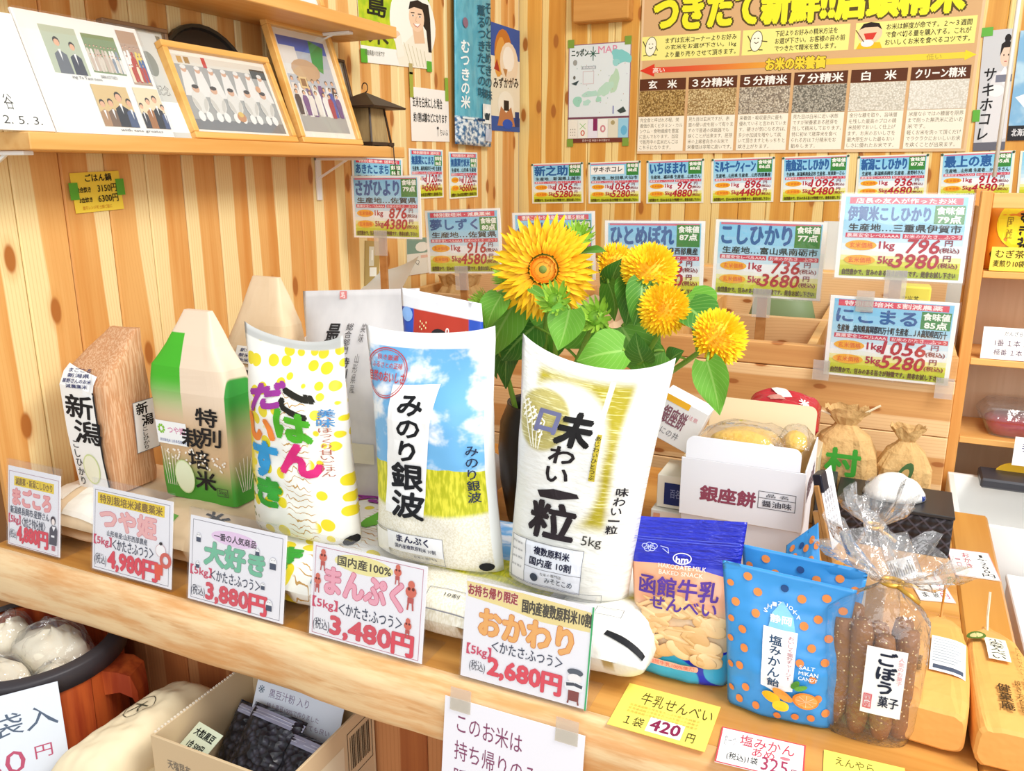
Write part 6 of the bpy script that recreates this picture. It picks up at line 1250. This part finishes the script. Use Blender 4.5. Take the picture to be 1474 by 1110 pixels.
# ------------------------------------------------------------------ orange paper bags lying towards the viewer
g = G('orange_paper', .6, .3); M_OR = g.done(g.mix(g.noise(g.tc.outputs['Object'], 9, 3), '#f2b768', '#e9a754')); g.bump(g.noise(g.tc.outputs['Object'], 22, 3), .5, .008)
def paper_roll(label, P0, P1, w_, h_, seed, design, tie):
    P0, P1 = Vector(P0), Vector(P1); d = (P1 - P0); L = d.length; d.normalize(); sd = Vector((d.y, -d.x, 0)); R = []; org = P0.copy(); up = Vector((0, 0, 1))
    secs = [(0, .86, .74), (.012, .95, .86), (.10, 1, 1), (.3, 1.0, 1.0), (.6, .93, .92), (.76, .76, .78), (.88, .46, .50), (.955, .18, .26), (1.0, .12, .18)]
    for t, kw, kh in secs:
        ring = sup((0, 0, 0), w_ * kw, h_ * kh / 2, 5.0, 32); R.append([P0 + d * (L * t) + sd * q.x + up * (h_ * .5 * (1 if t < .7 else 1 - (t - .7) * .5) + q.y) + (sd * .4 + up * .5) * .004 * noise.noise(Vector((i * .6, t * 8, seed))) for i, q in enumerate(ring)])
        for v in R[-1]: v.z = max(v.z, ZC + .0006)
    b = MB(); b.loft(R); o = b.build('paper_bag', None, M_OR, False, org); tag(o, label, 'paper bag', 'orange paper snack bags')
    tp = P0 + d * L + up * h_ * .45
    b = MB(); b.tube([tp - org - d * .02, tp - org + up * .02, tp - org + up * .05 + d * .01], .0016, 5); b.build('tie', o, mat(tie, .5))
    p = Print(w_ * 2, L * .8); design(p)
    def fm(x, y, h):
        s = L * (.80 - .80 * y) + .0; t = s / L; return P0 + d * s + sd * ((2 * x - 1) * w_ * .9) + up * (h_ * (1.012 if t < .62 else 1.0 - (t - .62) * .45) + .0022 + h - .012 * h_ * abs(2 * x - 1) ** 4 * 9) - org
    p.build(fm, o, 'print', 8); return o
def d_o1(p):
    p.rect(.34, .30, .96, .68, '#f0f0ee')
    for k in range(9): p.rect(.38, .33 + .03 * k, .38 + .5 * (1 - .1 * (k % 3)), .338 + .03 * k, '#a8b0b8')
    p.rect(.40, .615, .92, .655, '#4a5468'); p.vtext('健菓庵', .06, .55, .22, .72, '#6a4a1a', .01); p.vtext('小魚せんべい', .06, .2, .16, .5, '#8a662a', .0)
def d_o2(p):
    p.rect(.30, .12, .66, .38, '#f2eed8'); p.vtext('小魚せんべい', .36, .13, .60, .37, '#3a3a34', .01); p.ell(.18, .11, .17, .05, '#5a7a2c', 16, -.5); p.ell(.18, .11, .12, .03, '#d8d090', 14, -.5)
    p.vtext('健菓庵', .34, .62, .54, .86, '#4a3418', .02); p.vtext('焼き方自慢', .62, .56, .72, .86, '#6a4a1a', .005); p.vtext('健康 果実 えび', .78, .52, .88, .92, '#6a4a1a', .01); p.vtext('あじわいせんべい', .76, .2, .84, .5, '#7a5a24', .0)
paper_roll('orange paper snack bag with a white ingredients label beside the sesame sticks', (.088, .905, ZC + .001), (.105, 1.175, ZC + .001), .034, .056, 2.0, d_o1, '#c8842c')
paper_roll('orange paper snack bag with a cream label 小魚せんべい at the counter corner', (.163, .895, ZC + .001), (.158, 1.165, ZC + .001), .036, .056, 6.0, d_o2, '#e8dcc0')
# ================================================================== price slips lying on the counter
def slip(label, px, design, col='#fbf9f4', lift=.0):
    q = [A(*p_, z=ZC + .0016) for p_ in px]; return card('price_slip', label, 'price slip', q, design, 'handwritten price slips on the counter', .0008, col)
def d_y1(p):
    p.text('牛乳せんべい', .20, .12, .96, .40, '#4a4218', .0, up=-.05); p.text('１袋', .14, .70, .34, .90, '#3a3418', .0); p.rect(.38, .62, .74, .93, '#f8ecec'); p.text('420', .41, .65, .71, .88, '#8a1f4a', .03); p.text('円', .79, .74, .87, .92, '#3a3418', .0)
    for k in range(3): p.text('北海道函館の牛乳をたっぷり使った焼菓子', .12, .44 + .075 * k, .86, .49 + .075 * k, '#c9ae4a', res=1)
slip('yellow handwritten slip 牛乳せんべい 420円 under the milk cracker pouch', [(908, 983), (1036, 1018), (1016, 1082), (872, 1042)], d_y1, '#f6e469')
def d_y2(p):
    p.frame(0, 0, 1, 1, .0016, '#d84a54'); p.text('塩みかん', .24, .10, .88, .40, '#c83a54', .0); p.text('あめ', .40, .40, .66, .62, '#c83a54', .0); p.ell(.78, .5, .06, .04, '#e8808a', 10); p.text('(税込)1袋', .12, .66, .48, .88, '#3a3a3a', .0); p.text('325', .52, .58, .82, .92, '#a83a5c', .0); p.text('円', .86, .74, .95, .92, '#a83a5c', .0); p.text('お一つ', .06, .2, .2, .5, '#b0b0b4', res=1)
slip('white red-edged slip 塩みかんあめ 325円 in front of the candy pouch', [(1042, 1048), (1164, 1073), (1152, 1128), (1026, 1094)], d_y2)
slip('yellow slip cut by the lower frame edge below the sesame sticks', [(1191, 1080), (1310, 1108), (1300, 1170), (1178, 1140)], lambda p: (p.text('えんやら', .15, .10, .62, .30, '#6a6428', .0), p.text('ごぼう', .3, .36, .8, .6, '#6a6428', .0)), '#f6e469')
slip('white slip reading 200円 beside the black woven box', [(1373, 790), (1430, 798), (1433, 835), (1364, 826)], lambda p: (p.vtext('1ヶ200円', .62, .1, .92, .95, '#3a3a3a', .0), p.vtext('おかき', .32, .1, .5, .7, '#c84a5c', .0), p.vtext('一口', .12, .3, .24, .7, '#c84a5c', .0), p.frame(0, 0, 1, 1, .0008, '#e89a9a')))
slip('white slip reading 380円 beside the tied clear bag', [(1308, 824), (1359, 825), (1366, 869), (1318, 861)], lambda p: (p.vtext('380円', .68, .1, .92, .9, '#c84a6c', .0), p.vtext('1袋', .45, .4, .62, .9, '#3a3a3a', .0), p.vtext('純正ごま', .12, .1, .36, .9, '#5a5a5a', .0), p.frame(0, 0, 1, 1, .0006, '#e8a8a0')))
# notice hanging on the counter edge
def d_notice(p):
    for k, (st, x0, x1) in enumerate([('このお米は', .10, .58), ('持ち帰りのみ', .09, .70), ('販売します', .09, .62)]): p.text(st, x0, .08 + .17 * k, x1, .20 + .17 * k, '#8a4a6a', .0, up=-.15)
x0, x1 = A(640, 988, y=.782).x, A(842, 1055, y=.782).x
o = card('paper_notice', 'white handwritten notice このお米は持ち帰りのみ hanging from the counter edge', 'notice', [Vector((x0, .783, .770)), Vector((x1, .783, .770)), Vector((x1, .755, .56)), Vector((x0, .755, .56))], d_notice, col='#f3f2fa')
for u in (.12, .88): tape(o, u, .0, .028, .03, M_TAPE)
# ================================================================== in the rice bin
def heap(nm, label, cx, cy, z0, w_, d_, h_, m, seed, cat='rice sack', e=3.0, grp='sacks inside the rice bin', jag=.12):
    R = []
    for t, k in ((0, .95), (.2, 1.0), (.6, .98), (.82, .8), (.92, .5), (1.0, .62)):
        r = sup((cx, cy, z0 + h_ * t), w_ * k, d_ * k, e, 26); R.append([q + (Vector((cx, cy, q.z)) - q) * (jag * noise.noise(Vector((i * .7, t * 4, seed)))) + Vector((0, 0, jag * .3 * noise.noise(Vector((i * .5, t, seed + 9))) * (t > .5))) for i, q in enumerate(r)])
    b = MB(); b.loft(R, None, True, True); o = b.build(nm, None, m, False, (cx, cy, z0)); tag(o, label, cat, grp); return o
FZ = .641
heap('kraft_sack', 'open crumpled kraft sack in the bin below the 夢しずく sign', A(640, 400, y=2.2).x, 2.30, FZ, .10, .10, A(640, 393, y=2.3).z - FZ, M_CRUM, 2.0)
heap('kraft_sack', 'folded kraft sack in the bin behind the sunflower buds', -.70, 2.36, FZ, .11, .08, A(710, 386, y=2.36).z - FZ, M_CRUM, 3.0)
heap('kraft_sack', 'beige rice sack in the bin behind the large sunflower', -.66, 1.95, FZ, .13, .09, A(700, 425, y=1.95).z - FZ, M_KRAFTP, 4.0, jag=.08)
q = [A(478, 402, y=2.0), A(588, 386, y=2.05), A(608, 416, y=1.95), A(488, 428, y=1.9)]
M, W, H = frame_of(*q); b = MB(); b.grid(lambda u, v: Vector(((u - .5) * W, (v - .5) * H * 3.2 - H * 1.0, -.03 * math.sin(PI * u) * 0 + .03 * (2 * u - 1) ** 2)), 12, 8); o = b.build('paper_sheet', None, P('#d9d8d2'), True); o.matrix_local = M; tag(o, 'bowed grey white cardboard sheet standing in the bin below the さがひより sign', 'sheet')
o['W'] = W
z1 = A(1105, 412, y=2.33).z
b = MB(); cx = A(1128, 420, y=2.3).x; b.loft([[Vector((cx + .09 * math.cos(a) * k, 2.3 + .045 * math.sin(a) * k, FZ + (z1 - FZ) * t)) for a in [2 * PI * i / 24 for i in range(24)]] for t, k in ((0, 1), (.8, 1), (.95, .8), (1, .3))]); o = b.build('rice_sack', None, mat('#7d9468', .5), True, (cx, 2.3, FZ)); tag(o, 'dull green rounded sack in the bin behind the こしひかり sign', 'rice sack', 'sacks inside the rice bin')
p0 = A(1312, 432, y=2.02); b = MB(); b.box(-.036, .036, -.03, .03, 0, A(1312, 410, y=2.02).z - FZ, c=.004); o = b.build('tea_packet', None, mat('#e3d95a', .45)); o.location = (p0.x, 2.02, FZ); tag(o, 'yellow green packet standing in the bin under the 伊賀米 sign', 'packet')
cardprint(o, lambda x, y, h: Vector((-.034 + .068 * x, -.0305 - h, A(1312, 410, y=2.02).z - FZ - .002 - .06 * y)), .068, .06, lambda p: p.text('玄米茶', .2, .3, .7, .6, '#5a5a34'))
b = MB(); b.box(-.2, .26, 2.535, 2.54, 1.0, A(1180, 318, y=2.54).z); o = b.build('paper_sheet', None, P('#dfe2dc'), False, (0, 2.54, 1.0)); tag(o, 'pale sheet standing behind the bin, left of the 伊賀米 sign', 'sheet')
b = MB(); b.box(-.2, .26, 2.52, 2.55, .66, .9995); o = b.build('storage_crate', None, P('#c8b48c'), False, (0, 2.535, .66)); tag(o, 'low crate behind the bin carrying the pale sheet', 'crate')
b = MB(); b.box(-.2, .26, 2.52, 2.6, .0005, .6595); o = b.build('storage_crate', None, P('#c8b48c'), False, (0, 2.56, 0)); tag(o, 'lower crate standing on the floor behind the bin', 'crate')
# ================================================================== on the rack
def onrack(k, px): return A(px, 500, y=RY0 + .06).x
z = RZ[0] + .0005
x0, x1 = A(1420, 340, y=RY0 + .05).x, A(1510, 340, y=RY0 + .05).x
hz = A(1420, 280, y=RY0 + .05).z
bg, p, fm = rice_bag('tea_packet', 'orange barley tea packet むぎ茶 on the top rack shelf', 'packet', [Vector((x0, RY0 + .07, hz)), Vector((x1, RY0 + .07, hz)), Vector((x1, RY0 + .05, z)), Vector((x0, RY0 + .05, z))], .022, mat('#ee8f22', .35, .5), None, .0, seed=51, nu=16, nv=18)
p.ell(.56, .40, .42, .34, '#f8dc2a', 26); p.vtext('むぎ茶', .50, .22, .72, .74, '#221a10', .04); p.vtext('国産', .30, .3, .4, .6, '#9a7a1a', .01); p.rect(.05, .06, .2, .12, '#c8402a'); p.ell(.3, .80, .22, .10, '#2a2016', 14); p.ell(.55, .84, .2, .08, '#3a2a1a', 12); p.build(fm, bg, 'print', 6)
card('price_slip', 'yellow slip むぎ茶 on the top rack shelf', 'price slip', [A(1428, 355, y=RY0 + .008), A(1510, 358, y=RY0 + .008), Vector((A(1510, 385, y=RY0 + .008).x, RY0 + .008, z + .001)), Vector((A(1424, 385, y=RY0 + .008).x, RY0 + .008, z + .001))], lambda p: (p.text('むぎ茶', .08, .12, .58, .45, '#4a3a12', .01), p.text('麦煎り10袋入り', .06, .55, .8, .82, '#4a3a12', .01)), None, .0008, '#f6dc58')
z = RZ[1] + .0005
card('price_slip', 'white price card with two handwritten lines on the second rack shelf', 'price slip', [A(1416, 470, y=RY0 + .012), A(1520, 476, y=RY0 + .012), Vector((A(1520, 506, y=RY0 + .012).x, RY0 + .006, z + .001)), Vector((A(1412, 506, y=RY0 + .012).x, RY0 + .006, z + .001))], lambda p: (p.text('かんざらし', .3, .1, .62, .25, '#6a6a70', .0), p.text('1番 １本 100円', .18, .38, .8, .58, '#5a3a5a', .0), p.text('極番 １本 90円', .18, .68, .78, .86, '#5a3a5a', .0)), None, .0008)
z = RZ[2] + .0005; cx = A(1440, 610, y=RY0 + .07).x
t = empty('plum_tub', (cx + .05, RY0 + .085, z), 'clear tub of red pickled plums on the lowest rack shelf', 'tub')
b = MB(); b.loft([sup((0, 0, .001), .075, .058, 5, 30), sup((0, 0, .034), .09, .07, 5, 30), sup((0, 0, .040), .098, .076, 5, 30), sup((0, 0, .044), .098, .076, 5, 30), sup((0, 0, .066), .082, .062, 5, 30)]); b.build('clear_tub', t, M_POLY)
b = MB(); b.loft([sup((0, 0, .003), .070, .054, 4, 24), sup((0, 0, .026), .080, .062, 4, 24), sup((0, 0, .034), .070, .054, 4, 24)]); b.build('plums', t, mat('#a8203a', .3), True)
card('price_slip', 'white card standing in front of the rack, cut by the frame edge', 'price slip', [A(1460, 630, y=1.93), A(1540, 635, y=1.93), A(1535, 680, y=1.93), A(1458, 668, y=1.93)], lambda p: p.text('手作り梅干', .15, .2, .7, .5, '#4a4a8a', .01), None, .0008)
# ================================================================== white boxes right of the counter
def crate(label, x0, x1, y0, y1, z0, z1, t=.012, open_=True, m=None, grp=None):
    c_ = empty('storage_box', ((x0 + x1) / 2, (y0 + y1) / 2, z0), label, 'box', grp); m = m or mat('#f3f3f0', .5)
    for a in ((x0, x1, y0, y0 + t, z0 + t, z1), (x0, x1, y1 - t, y1, z0 + t, z1), (x0, x0 + t, y0 + t, y1 - t, z0 + t, z1), (x1 - t, x1, y0 + t, y1 - t, z0 + t, z1)):
        b = MB(); b.box(*a, c=.0015); o = part(b, 'side_panel', c_, m)
    b = MB(); b.box(x0, x1, y0, y1, z0, z0 + t - .0003); part(b, 'bottom_panel', c_, m)
    if not open_: b = MB(); b.box(x0 - .003, x1 + .003, y0 - .003, y1 + .003, z1 + .0003, z1 + .012, c=.002); part(b, 'lid', c_, m)
    return c_
zt = A(1376, 682, y=1.975).z
c_ = crate('open white foam box with a yellow sticker below the rack', .150, .62, 1.69, 1.985, .56, zt)
b = MB(); a0 = A(1455, 697, y=1.974); b.loft([[Vector((a0.x + .035 * math.cos(a), 1.9715 + dy, a0.z + .018 + .03 * math.sin(a))) for a in [2 * PI * k / 24 for k in range(24)]] for dy in (0, .001)]); part(b, 'sticker', c_, mat('#f6c62c', .5))
crate('tall closed white box standing under the open foam box', .150, .62, 1.69, 1.985, .0005, .545, .01, False)
for k, (z0, z1) in enumerate(((.0005, .22), (.233, .45), (.463, .665))):
    crate(['lowest white box of the stack right of the counter', 'middle white box of the stack right of the counter', 'topmost white box of the stack right of the counter'][k], .245, .62, 1.16, 1.65, z0, z1, .008, False, grp='white boxes stacked right of the counter')
b = MB(); cx = A(1450, 672, y=1.95).x; b.box(cx - .05, cx + .2, 1.90, 1.985, zt + .001, zt + .022, c=.004); o = b.build('plastic_tray', None, mat('#3e3f46', .35), False, (cx, 1.85, zt)); tag(o, 'dark plastic tray resting on the back rim of the open foam box', 'tray')
# ================================================================== below the counter: tub, sacks, carton
t = empty('bench', (-.86, .72, 0), 'low wooden bench in front of the counter carrying the carton', 'bench')
for k in range(4): b = MB(); b.box(-1.065, -.40, .535 + k * .097, .535 + k * .097 + .095, .405, .435, c=.002); part(b, 'slat', t, M_PANEL if k > 9 else wood_mat('bench_wood', '#a86a44', '#8a5230', 'x') if k == 0 else bpy.data.materials['bench_wood'])
for x in (-1.03, -.44):
    for y in (.56, .88): b = MB(); b.box(x - .02, x + .02, y - .02, y + .02, 0.0005, .405, c=.002); part(b, 'leg', t, bpy.data.materials['bench_wood'])
# tub
TC = Vector((-1.222, .772, 0)); TR_ = .137; TZ = .66
g = G('tub_stave', .45, .35); o = g.xyz(g.tc.outputs['Object']); nz = g.noise(g.vec(g.math('MULTIPLY', o[0], 50.0), g.math('MULTIPLY', o[1], 50.0), g.math('MULTIPLY', o[2], 5.0)), 1, 3); M_TUB = g.done(g.mix(g.step(nz, .35, .7), '#9a3a1e', '#c8602c'))
tub = empty('wooden_tub', (TC.x, TC.y, 0), 'old red brown wooden tub with a dark iron hoop in front of the counter', 'tub')
NS = 14
for k in range(NS):
    a0, a1 = 2 * PI * k / NS + .004, 2 * PI * (k + 1) / NS - .004; R = []
    for z, kr in ((.0005, .86), (.3, .93), (TZ - .004, 1.0)):
        ring = []
        for a, rr in ((a0, 1), ((a0 + a1) / 2, 1.005), (a1, 1), (a1, .90), ((a0 + a1) / 2, .905), (a0, .90)): ring.append(Vector((TR_ * kr * rr * math.cos(a), TR_ * kr * rr * math.sin(a), z)))
        R.append(ring)
    b = MB(); b.loft(R); b.build('stave', tub, M_TUB)
def hoop(z0, z1, rr, nm):
    b = MB(); n = 48; pr_ = [(rr - .014, z1), (rr + .004, z1 + .001), (rr + .007, z1 - .003), (rr + .006, z0), (rr + .0005, z0)]
    b.loft([[Vector((r_ * math.cos(2 * PI * i / n), r_ * math.sin(2 * PI * i / n), z)) for i in range(n)] for r_, z in pr_], None, False, False); b.build(nm, tub, mat('#3a363a', .45, .4), True)
hoop(TZ - .032, TZ, TR_ * 1.004, 'rim_hoop'); hoop(.22, .26, TR_ * .925, 'hoop')
b = MB(); b.loft([[Vector((TR_ * .84 * math.cos(2 * PI * i / 24), TR_ * .84 * math.sin(2 * PI * i / 24), z)) for i in range(24)] for z in (.575, .585)]); b.build('tub_floor', tub, M_TUB)
# handle lug, and the vertical strap
for a in (.35, ):
    D = Vector((math.cos(a), math.sin(a), 0)); T = Vector((-D.y, D.x, 0)); b = MB(); c0 = D * (TR_ * .985); R = []
    for (rad, z, w_, h_) in ((-.002, TZ - .060, .026, .022), (.024, TZ - .058, .026, .018), (.042, TZ - .068, .022, .020), (.048, TZ - .098, .016, .018)):
        c1 = c0 + D * rad + Vector((0, 0, z)); R.append([c1 + T * w_ + Vector((0, 0, h_)), c1 - T * w_ + Vector((0, 0, h_)), c1 - T * w_ - Vector((0, 0, h_)), c1 + T * w_ - Vector((0, 0, h_))])
    b.loft(R); b.build('handle', tub, M_TUB)
a = -.10
# plastic bags of white powder inside the tub
M_POW = mat('#efe6cf', .7)
for k, (dx, dy, sx, sy, sz, lb_) in enumerate([(.025, .022, .066, .050, .074, 'clear plastic bag of pale flour, large one in the tub'), (-.070, .01, .034, .046, .070, 'clear plastic bag of pale flour at the left side of the tub'), (.0, -.06, .062, .040, .055, 'clear plastic bag of pale flour lying at the front of the tub'), (.075, -.02, .030, .034, .045, 'small clear plastic bag of pale flour against the tub rim')]):
    t = empty('flour_bag', (TC.x + dx, TC.y + dy, .5856), lb_, 'flour bag', 'flour bags in the wooden tub')
    nf = lambda u, v, k=k: 1 + .26 * noise.noise(Vector((math.cos(6.28 * u) * 1.7, math.sin(6.28 * u) * 1.7, v * 4 + k * 5))) - .16 * abs(noise.noise(Vector((math.cos(6.28 * u) * 3.1, math.sin(6.28 * u) * 3.1, v * 6 + k * 9))))
    b = MB(); b.ball((0, 0, sz * .55), sx * .95, sy * .95, sz * .6, 20, 12, None, nf)
    for v in b.v: v.z = max(v.z, 0)
    b.build('flour', t, M_POW, True)
    b = MB(); b.ball((0, 0, sz * .6), sx * 1.02, sy * 1.02, sz * .76, 28, 16, None, lambda u, v, k=k: (.55 + .45 * nf(u, v)) * (1 + .14 * noise.noise(Vector((math.cos(6.28 * u) * 5, math.sin(6.28 * u) * 5, v * 9 + k)))))
    for v in b.v: v.z = max(v.z, 0)
    b.build('plastic_film', t, M_CELLO, False)
# paper notices by the tub
q = [A(-60, 1005, z=.63), A(142, 968, z=.64), A(216, 1112, z=.50), A(20, 1180, z=.50)]
zz = [.645, .645, .50, .50]
a_ = -.62; D = Vector((math.cos(a_), math.sin(a_), 0)); T = Vector((-D.y, D.x, 0)); cc = TC + D * (TR_ * 1.10)
q = [cc - T * .13 + Vector((0, 0, .655)), cc + T * .035 + Vector((0, 0, .655)), cc + T * .035 + D * .004 + Vector((0, 0, .50)), cc - T * .13 + D * .004 + Vector((0, 0, .50))]
card('paper_notice', 'pale blue handwritten paper 八袋 hanging on the wooden tub', 'notice', q, lambda p: (p.text('大袋入', .16, .20, .96, .44, '#5a6a80', .0), p.text('350', .15, .60, .66, .84, '#c05a78', .0), p.text('円', .74, .62, .88, .76, '#c05a78', .0)), None, .001, '#e6effa')
q = [A(-40, 862, z=.69), A(70, 848, z=.695), A(74, 872, z=.672), A(-40, 900, z=.672)]
card('paper_notice', 'grey white paper slip lying over the back rim of the tub', 'notice', [Vector((-1.345, .905, .672)), Vector((-1.25, .91, .672)), Vector((-1.245, .865, .664)), Vector((-1.345, .86, .664))], lambda p: (p.text('きな粉', .3, .2, .8, .5, '#8a949c', .0),), None, .001, '#dfe6ea')
# white sack with a circled mark beside the tub
q = [Vector((-1.005, .872, .565)), Vector((-.925, .882, .568)), Vector((-.945, .66, .545)), Vector((-1.045, .64, .535))]
bg, p, fm = rice_bag('paper_sack', 'cream paper sack with a circled handwritten mark between tub and carton', 'sack', q, .045, mat('#f0dfba', .6), None, .0, lying=True, seed=61, wr=.004, power=3.2)
p.ring(.42, .42, .20, .105, .0012, '#4a4636'); p.text('大', .30, .36, .54, .48, '#4a4636', .0); p.build(fm, bg, 'print', 10)
# brown carton with black bean packs
C0 = empty('carton', (-.79, .80, .436), 'open brown carton with packs of black beans under the counter edge', 'box')
cx0, cx1, cy0, cy1, cz0, cz1 = -.893, -.655, .712, .918, .4355, .622; KR = mat('#d8bf98', .7); KI = mat('#cdbfa8', .7); t_ = .004
def corr(x0, x1, y0, y1):
    b = MB(); b.box(x0, x1, y0, y1, cz0 + t_, cz1, c=.0006); return part(b, 'side_panel', C0, KR)
pf = corr(cx0, cx1, cy0, cy0 + t_); corr(cx0, cx1, cy1 - t_, cy1); corr(cx0, cx0 + t_, cy0 + t_, cy1 - t_); pr2 = corr(cx1 - t_, cx1, cy0 + t_, cy1 - t_)
b = MB(); b.box(cx0, cx1, cy0, cy1, cz0, cz0 + t_ - .0003); part(b, 'bottom_panel', C0, KI)
for k in range(34):
    y = cy0 + .006 + k * .006; b = MB(); b.box(cx0 + .0006, cx0 + .0034, y, y + .003, cz1 - .0005, cz1 + .002)
    if k == 0: rimb = MB()
    rimb.v_off = 0; rimb.add(b.v, b.f)
o = part(rimb, 'corrugated_rim', C0, P('#f2e8d4')); o['kind'] = 'stuff'
cardprint(pr2, lambda x, y, h: Vector((cx1 + .0003 + h, cy0 + (cy1 - cy0) * x, cz1 - (cz1 - cz0) * y)), cy1 - cy0, cz1 - cz0, lambda p: (p.rect(.22, .18, .62, .95, '#e6d8b8'), p.text('117-05', .28, .36, .42, .42, '#6a5a44', .01), p.frame(.66, .10, .96, .52, .0012, '#4a3e30'), [p.rect(.69 + .02 * k, .15, .69 + .02 * k + (.012 if k % 3 else .006), .45, '#4a3e30') for k in range(12)]))
cardprint(pf, lambda x, y, h: Vector((cx0 + (cx1 - cx0) * x, cy0 - .0003 - h, cz1 - (cz1 - cz0) * y)), cx1 - cx0, cz1 - cz0, lambda p: p.text('天塩昆布', .12, .16, .3, .24, '#8a8072', .01))
g = G('black_bean_pack', .3, .5); vv = g.voro(g.tc.outputs['Object'], 95); M_BEAN = g.done(g.mix(g.step(vv[0], .2, .6), '#4a4a58', '#24242c')); g.bump(vv[0], .7, .006)
for k, (x, y, z, w_, h_, lb_) in enumerate([(-.785, .82, .575, .052, .070, 'zip pack of black beans in the middle of the carton'), (-.708, .805, .565, .042, .065, 'zip pack of black beans at the right side of the carton'), (-.848, .845, .56, .034, .055, 'pack of black beans leaning at the left wall of the carton'), (-.775, .755, .53, .06, .035, 'black bean pack lying at the front of the carton')]):
    q = [Vector((x - w_, y + h_ * .62, z + h_ * .30)), Vector((x + w_, y + h_ * .55, z + h_ * .24)), Vector((x + w_ * .95, y - h_ * .6, z - .05)), Vector((x - w_ * .95, y - h_ * .6, z - .05))]
    bg, p, fm = rice_bag('bean_pack', lb_, 'bean pack', q, .018, M_BEAN, 'black bean packs in the carton', .02, lying=True, seed=70 + k, wr=.004, nu=16, nv=18)
    p.rect(.0, .05, 1, .19, '#a9abc4'); p.line([(0, .10), (1, .10)], .0012, '#d0d2e2'); p.line([(0, .14), (1, .14)], .0012, '#d0d2e2'); p.build(fm, bg, 'print', 6)
card('label_card', 'pale green label 大粒黒豆 on the bean packs', 'label', [Vector((-.874, .785, .600)), Vector((-.820, .775, .600)), Vector((-.828, .735, .580)), Vector((-.885, .745, .580))], lambda p: (p.text('大粒黒豆', .12, .14, .88, .40, '#1f2420', .03), p.text('1合 500円', .2, .55, .8, .8, '#1f2420', .02)), None, .001, '#e2ecd0')
card('paper_notice', 'folded white handwritten notice 黒豆汁粉 standing at the back of the carton', 'notice', [Vector((-.850, .885, .618)), Vector((-.690, .892, .612)), Vector((-.690, .868, .556)), Vector((-.850, .860, .562))], lambda p: (p.text('黒豆汁粉 入り', .16, .12, .62, .34, '#8a7a9a', .0), p.text('特上黒豆100%で作りました', .16, .46, .76, .60, '#9a8aa4', .0), p.text('あずきより体にとても良い', .18, .68, .9, .82, '#9a8aa4', .0), p.text('※', .03, .1, .1, .3, '#7a8a9a', .0)), None, .001, '#e4ecf8')

q = [Vector((-1.01, .88, .482)), Vector((-.91, .88, .482)), Vector((-.925, .60, .482)), Vector((-1.06, .60, .482))]
rice_bag('paper_sack', 'lower cream paper sack lying on the bench under the marked one', 'sack', q, .044, mat('#e6d2aa', .6), None, .0, lying=True, seed=63, wr=.003, power=3.2)
